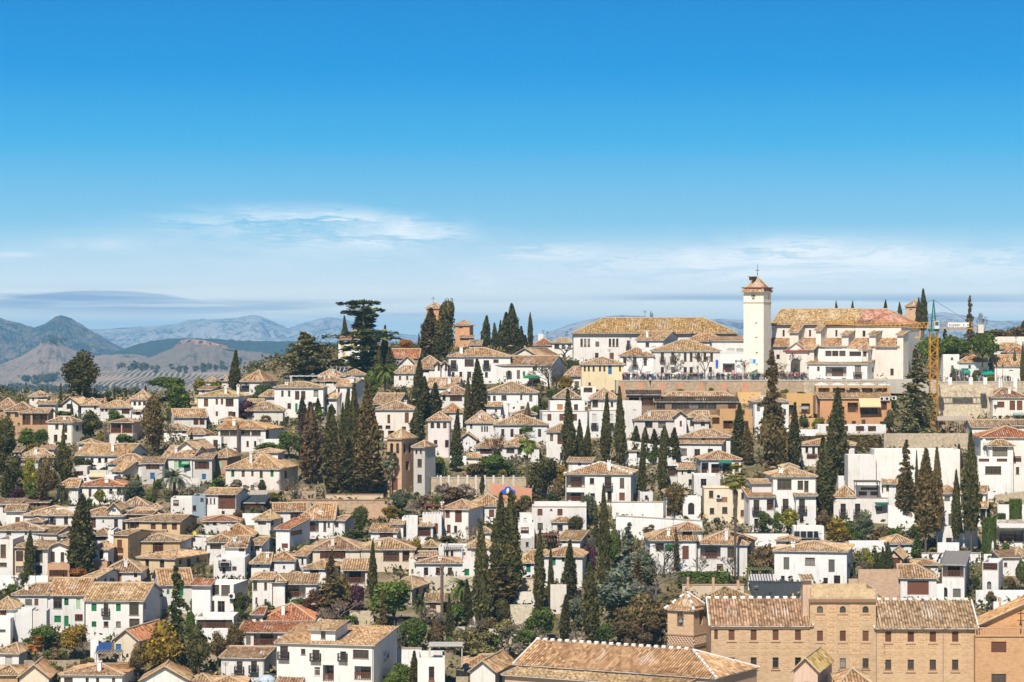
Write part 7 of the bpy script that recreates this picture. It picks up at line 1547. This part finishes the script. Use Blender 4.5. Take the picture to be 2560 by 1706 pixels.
# blue tiled fountain niche on the coral wall
d = dep(1262)-.06; p = wp(1270, 1235, d); m = MB(); s = .0795
pts = [(-17, 0), (17, 0), (17, 8), (9, 11), (6, 16), (0, 18), (-6, 16), (-9, 11), (-17, 8)]
m.face([(x*s, -.12, z*s) for x, z in pts]); 
for (a, b), (c, e) in zip(pts, pts[1:]+pts[:1]): m.face([(a*s, -.12, b*s), (c*s, -.12, e*s), (c*s, .03, e*s), (a*s, .03, b*s)])
ft = thing('fountain', 'blue tiled fountain niche on the coral wall', 'fountain', tuple(p)); obj('back_panel', m.mesh('back_panel', ['tint']), ft, color=(.02, .12, .6))
m = MB(); m.lathe([(.0, -.1), (.3, .0), (.34, .5), (.18, .9), (0, 1.0)], 8, c=(0, -.2, .1)); obj('spout_figure', m.mesh('spout_figure', ['limewash']), ft)
# pergolas and trellises
def pergola(x0, x1, yt, yb, d, dp, label, col=(.3, .12, .07), n=9, slat=.08):
    a, b = wp(x0, yb, d), wp(x1, yb, d); W = b.x-a.x; hh = (yb-yt)/F*d; root = thing('pergola', label, 'pergola', ((a.x+b.x)/2, d, a.z), 0, 'pergolas')
    for sx in (-W/2, W/2-.14):
        for sy in (0, dp-.14):
            m = MB(); m.box((sx, sy, -1), (sx+.14, sy+.14, hh-.15)); obj('post', m.mesh('post', ['tint']), root, color=col)
    for sy in (0, dp-.14):
        m = MB(); m.box((-W/2-.2, sy, hh-.148), (W/2+.2, sy+.14, hh)); obj('beam', m.mesh('beam', ['tint']), root, color=col)
    sm_ = MB(); sm_.box((-slat, -.3, 0), (slat, dp+.3, .1)); sme = sm_.mesh('slat', ['tint'])
    for i in range(n): obj('slat', sme, root, (-W/2+W*(i+.5)/n, 0, hh+.003), col)
pergola(725, 812, 940, 960, dep(985)-3, 4, 'white post pergola on the crest terrace', (.75, .74, .72), 6); pergola(1072, 1156, 1616, 1650, dep(1760)+2, 4.5, 'brown pergola with white slats on terrace house', (.6, .55, .5), 12, .22); pergola(1108, 1156, 1367, 1392, dep(1410)-.6, 3, 'white pergola on the terrace above dentil house', (.7, .68, .66), 10); pergola(2140, 2200, 1204, 1240, dep(1303)+1.2, 3, 'dark reed canopy on iron posts', (.2, .17, .15), 14, .14); pergola(1062, 1110, 1264, 1300, dep(1345)+2, 3, 'brown timber pergola by shaded gallery', (.22, .08, .05), 7); pergola(1342, 1398, 1338, 1362, dep(1380)-1, 3, 'red brown pergola over lean gable terrace', (.25, .08, .05), 8); pergola(240, 300, 1632, 1664, dep(1680), 3, 'weathered garden trellis below blue door shed', (.4, .33, .27), 8); pergola(1870, 1932, 1424, 1440, dep(1470)-2, 3, 'green grown trellis left of modern cube', (.18, .2, .08), 9)
pergola(2390, 2412, 926, 950, 622, 2, 'small kiosk frame on pine plaza', (.3, .25, .2), 5)
# bare palm trunks, poles, antennas, dome
for x, yt, yb, w_, l in ((1105, 1418, 1545, 8, 'tall headless palm trunk in the ruined garden'), (263, 1060, 1112, 7, 'cut palm trunk beside red pillared loggia'), (595, 1064, 1128, 6, 'cut palm trunk before ribbon windows')):
    d = dep(yb); m = MB(); hh = (yb-yt)/F*d; r = w_/F*d/2; n = 14
    for i in range(n): m.bar((0, 0, hh*i/n-(2 if i == 0 else 0)), (0, 0, hh*(i+1)/n+.02), r*1.06, r2=r*.92, n=9)
    m.bar((-.1, 0, hh-.3), (.1, 0, hh+.2), r*1.5, r2=r*1.2, n=9)
    thing('felled_palm', l, 'tree trunk', tuple(wp(x, yb, d)), 0, None, m.mesh('felled_palm', ['bark']), (.2, .13, .1))
d = dep(1712); p = wp(668, 1712, d); m = MB(); r = 25/F*d; m.lathe([(r, -1), (r, .1), (r*.9, .55*r), (r*.6, .85*r), (r*.3, .97*r), (0, r)], 18)
thing('dome_cover', 'pale blue domed cover at the bottom edge', 'cover', tuple(p), 0, None, m.mesh('dome_cover', ['tint']), (.5, .6, .72))
def banner(x0, x1, y0, y1, d, col, label, text_=None):
    p = wp((x0+x1)/2, (y0+y1)/2, d); W, Hh = (x1-x0)/F*d/2, (y1-y0)/F*d/2; m = MB(); m.box((-W, -.06, -Hh), (W, -.02, Hh)); root = thing('banner', label, 'banner', tuple(p), 0, 'banners and signs'); obj('cloth', m.mesh('cloth', ['tint']), root, color=col); return root
banner(1789, 1795, 900, 918, dep(944)-.3, (.02, .13, .55), 'blue banner on the corner of plaza mansion')
sb = banner(1873, 1891, 897, 911, tw.d-1.6, (.5, .62, .66), 'pale sign with blue square on tower foot'); m = MB(); m.box((.1, -.075, -.45), (.55, -.062, .45)); obj('blue_square', m.mesh('blue_square', ['tint']), sb, color=(.02, .2, .6))
for x, y, d, l in ((1266, 838, 690, 'left'), (1283, 842, 692, 'middle'), (1324, 846, 690, 'right'), (1358, 826, 720, 'turret')):
    p = wp(x, y, d); zb = wp(x, 876, d).z; m = MB(); m.bar((0, 0, -1), (0, 0, p.z-zb), .04); root = thing('antenna', f'{l} roof antenna on the skyline by crest cypresses', 'antenna', (p.x, d, zb), 0, 'roof antennas', m.mesh('antenna', ['iron']))
    for k in range(4): e = MB(); zz = p.z-zb-.25*k; e.bar((-.5+.08*k, 0, zz), (.5-.08*k, 0, zz), .025); obj('element', e.mesh('element', ['iron']), root)
# planted undergrowth: nobody could count it
for un, col, seed, cnt, thr, sz in (('undergrowth', (.085, .09, .032), 9, 9500, -.05, .55), ('dry_scrub', (.2, .155, .075), 10, 9000, -.1, .5), ('dark_ivy', (.05, .055, .02), 11, 8000, .0, .6)):
    Cs = []; ru = random.Random(seed)
    for i in range(cnt):
        Yd = ru.uniform(372, 760); x = ru.uniform(-260, 2820); X_ = (x-CX)/F*Yd; z = hz(X_, Yd)
        if fb(X_*.05+seed*7, Yd*.05, 4, 3) < thr: continue
        r = ru.uniform(.35, 1.0); a = rng.normal(size=(12, 3))*np.array([r, r, r*.55]); Cs.append(np.array([X_, Yd, z+r*.4])[None]+a)
    V = quads('', np.concatenate(Cs), sz); uo = obj(un, leafmesh(un, V), color=col); uo['kind'] = 'stuff'
name_plants()
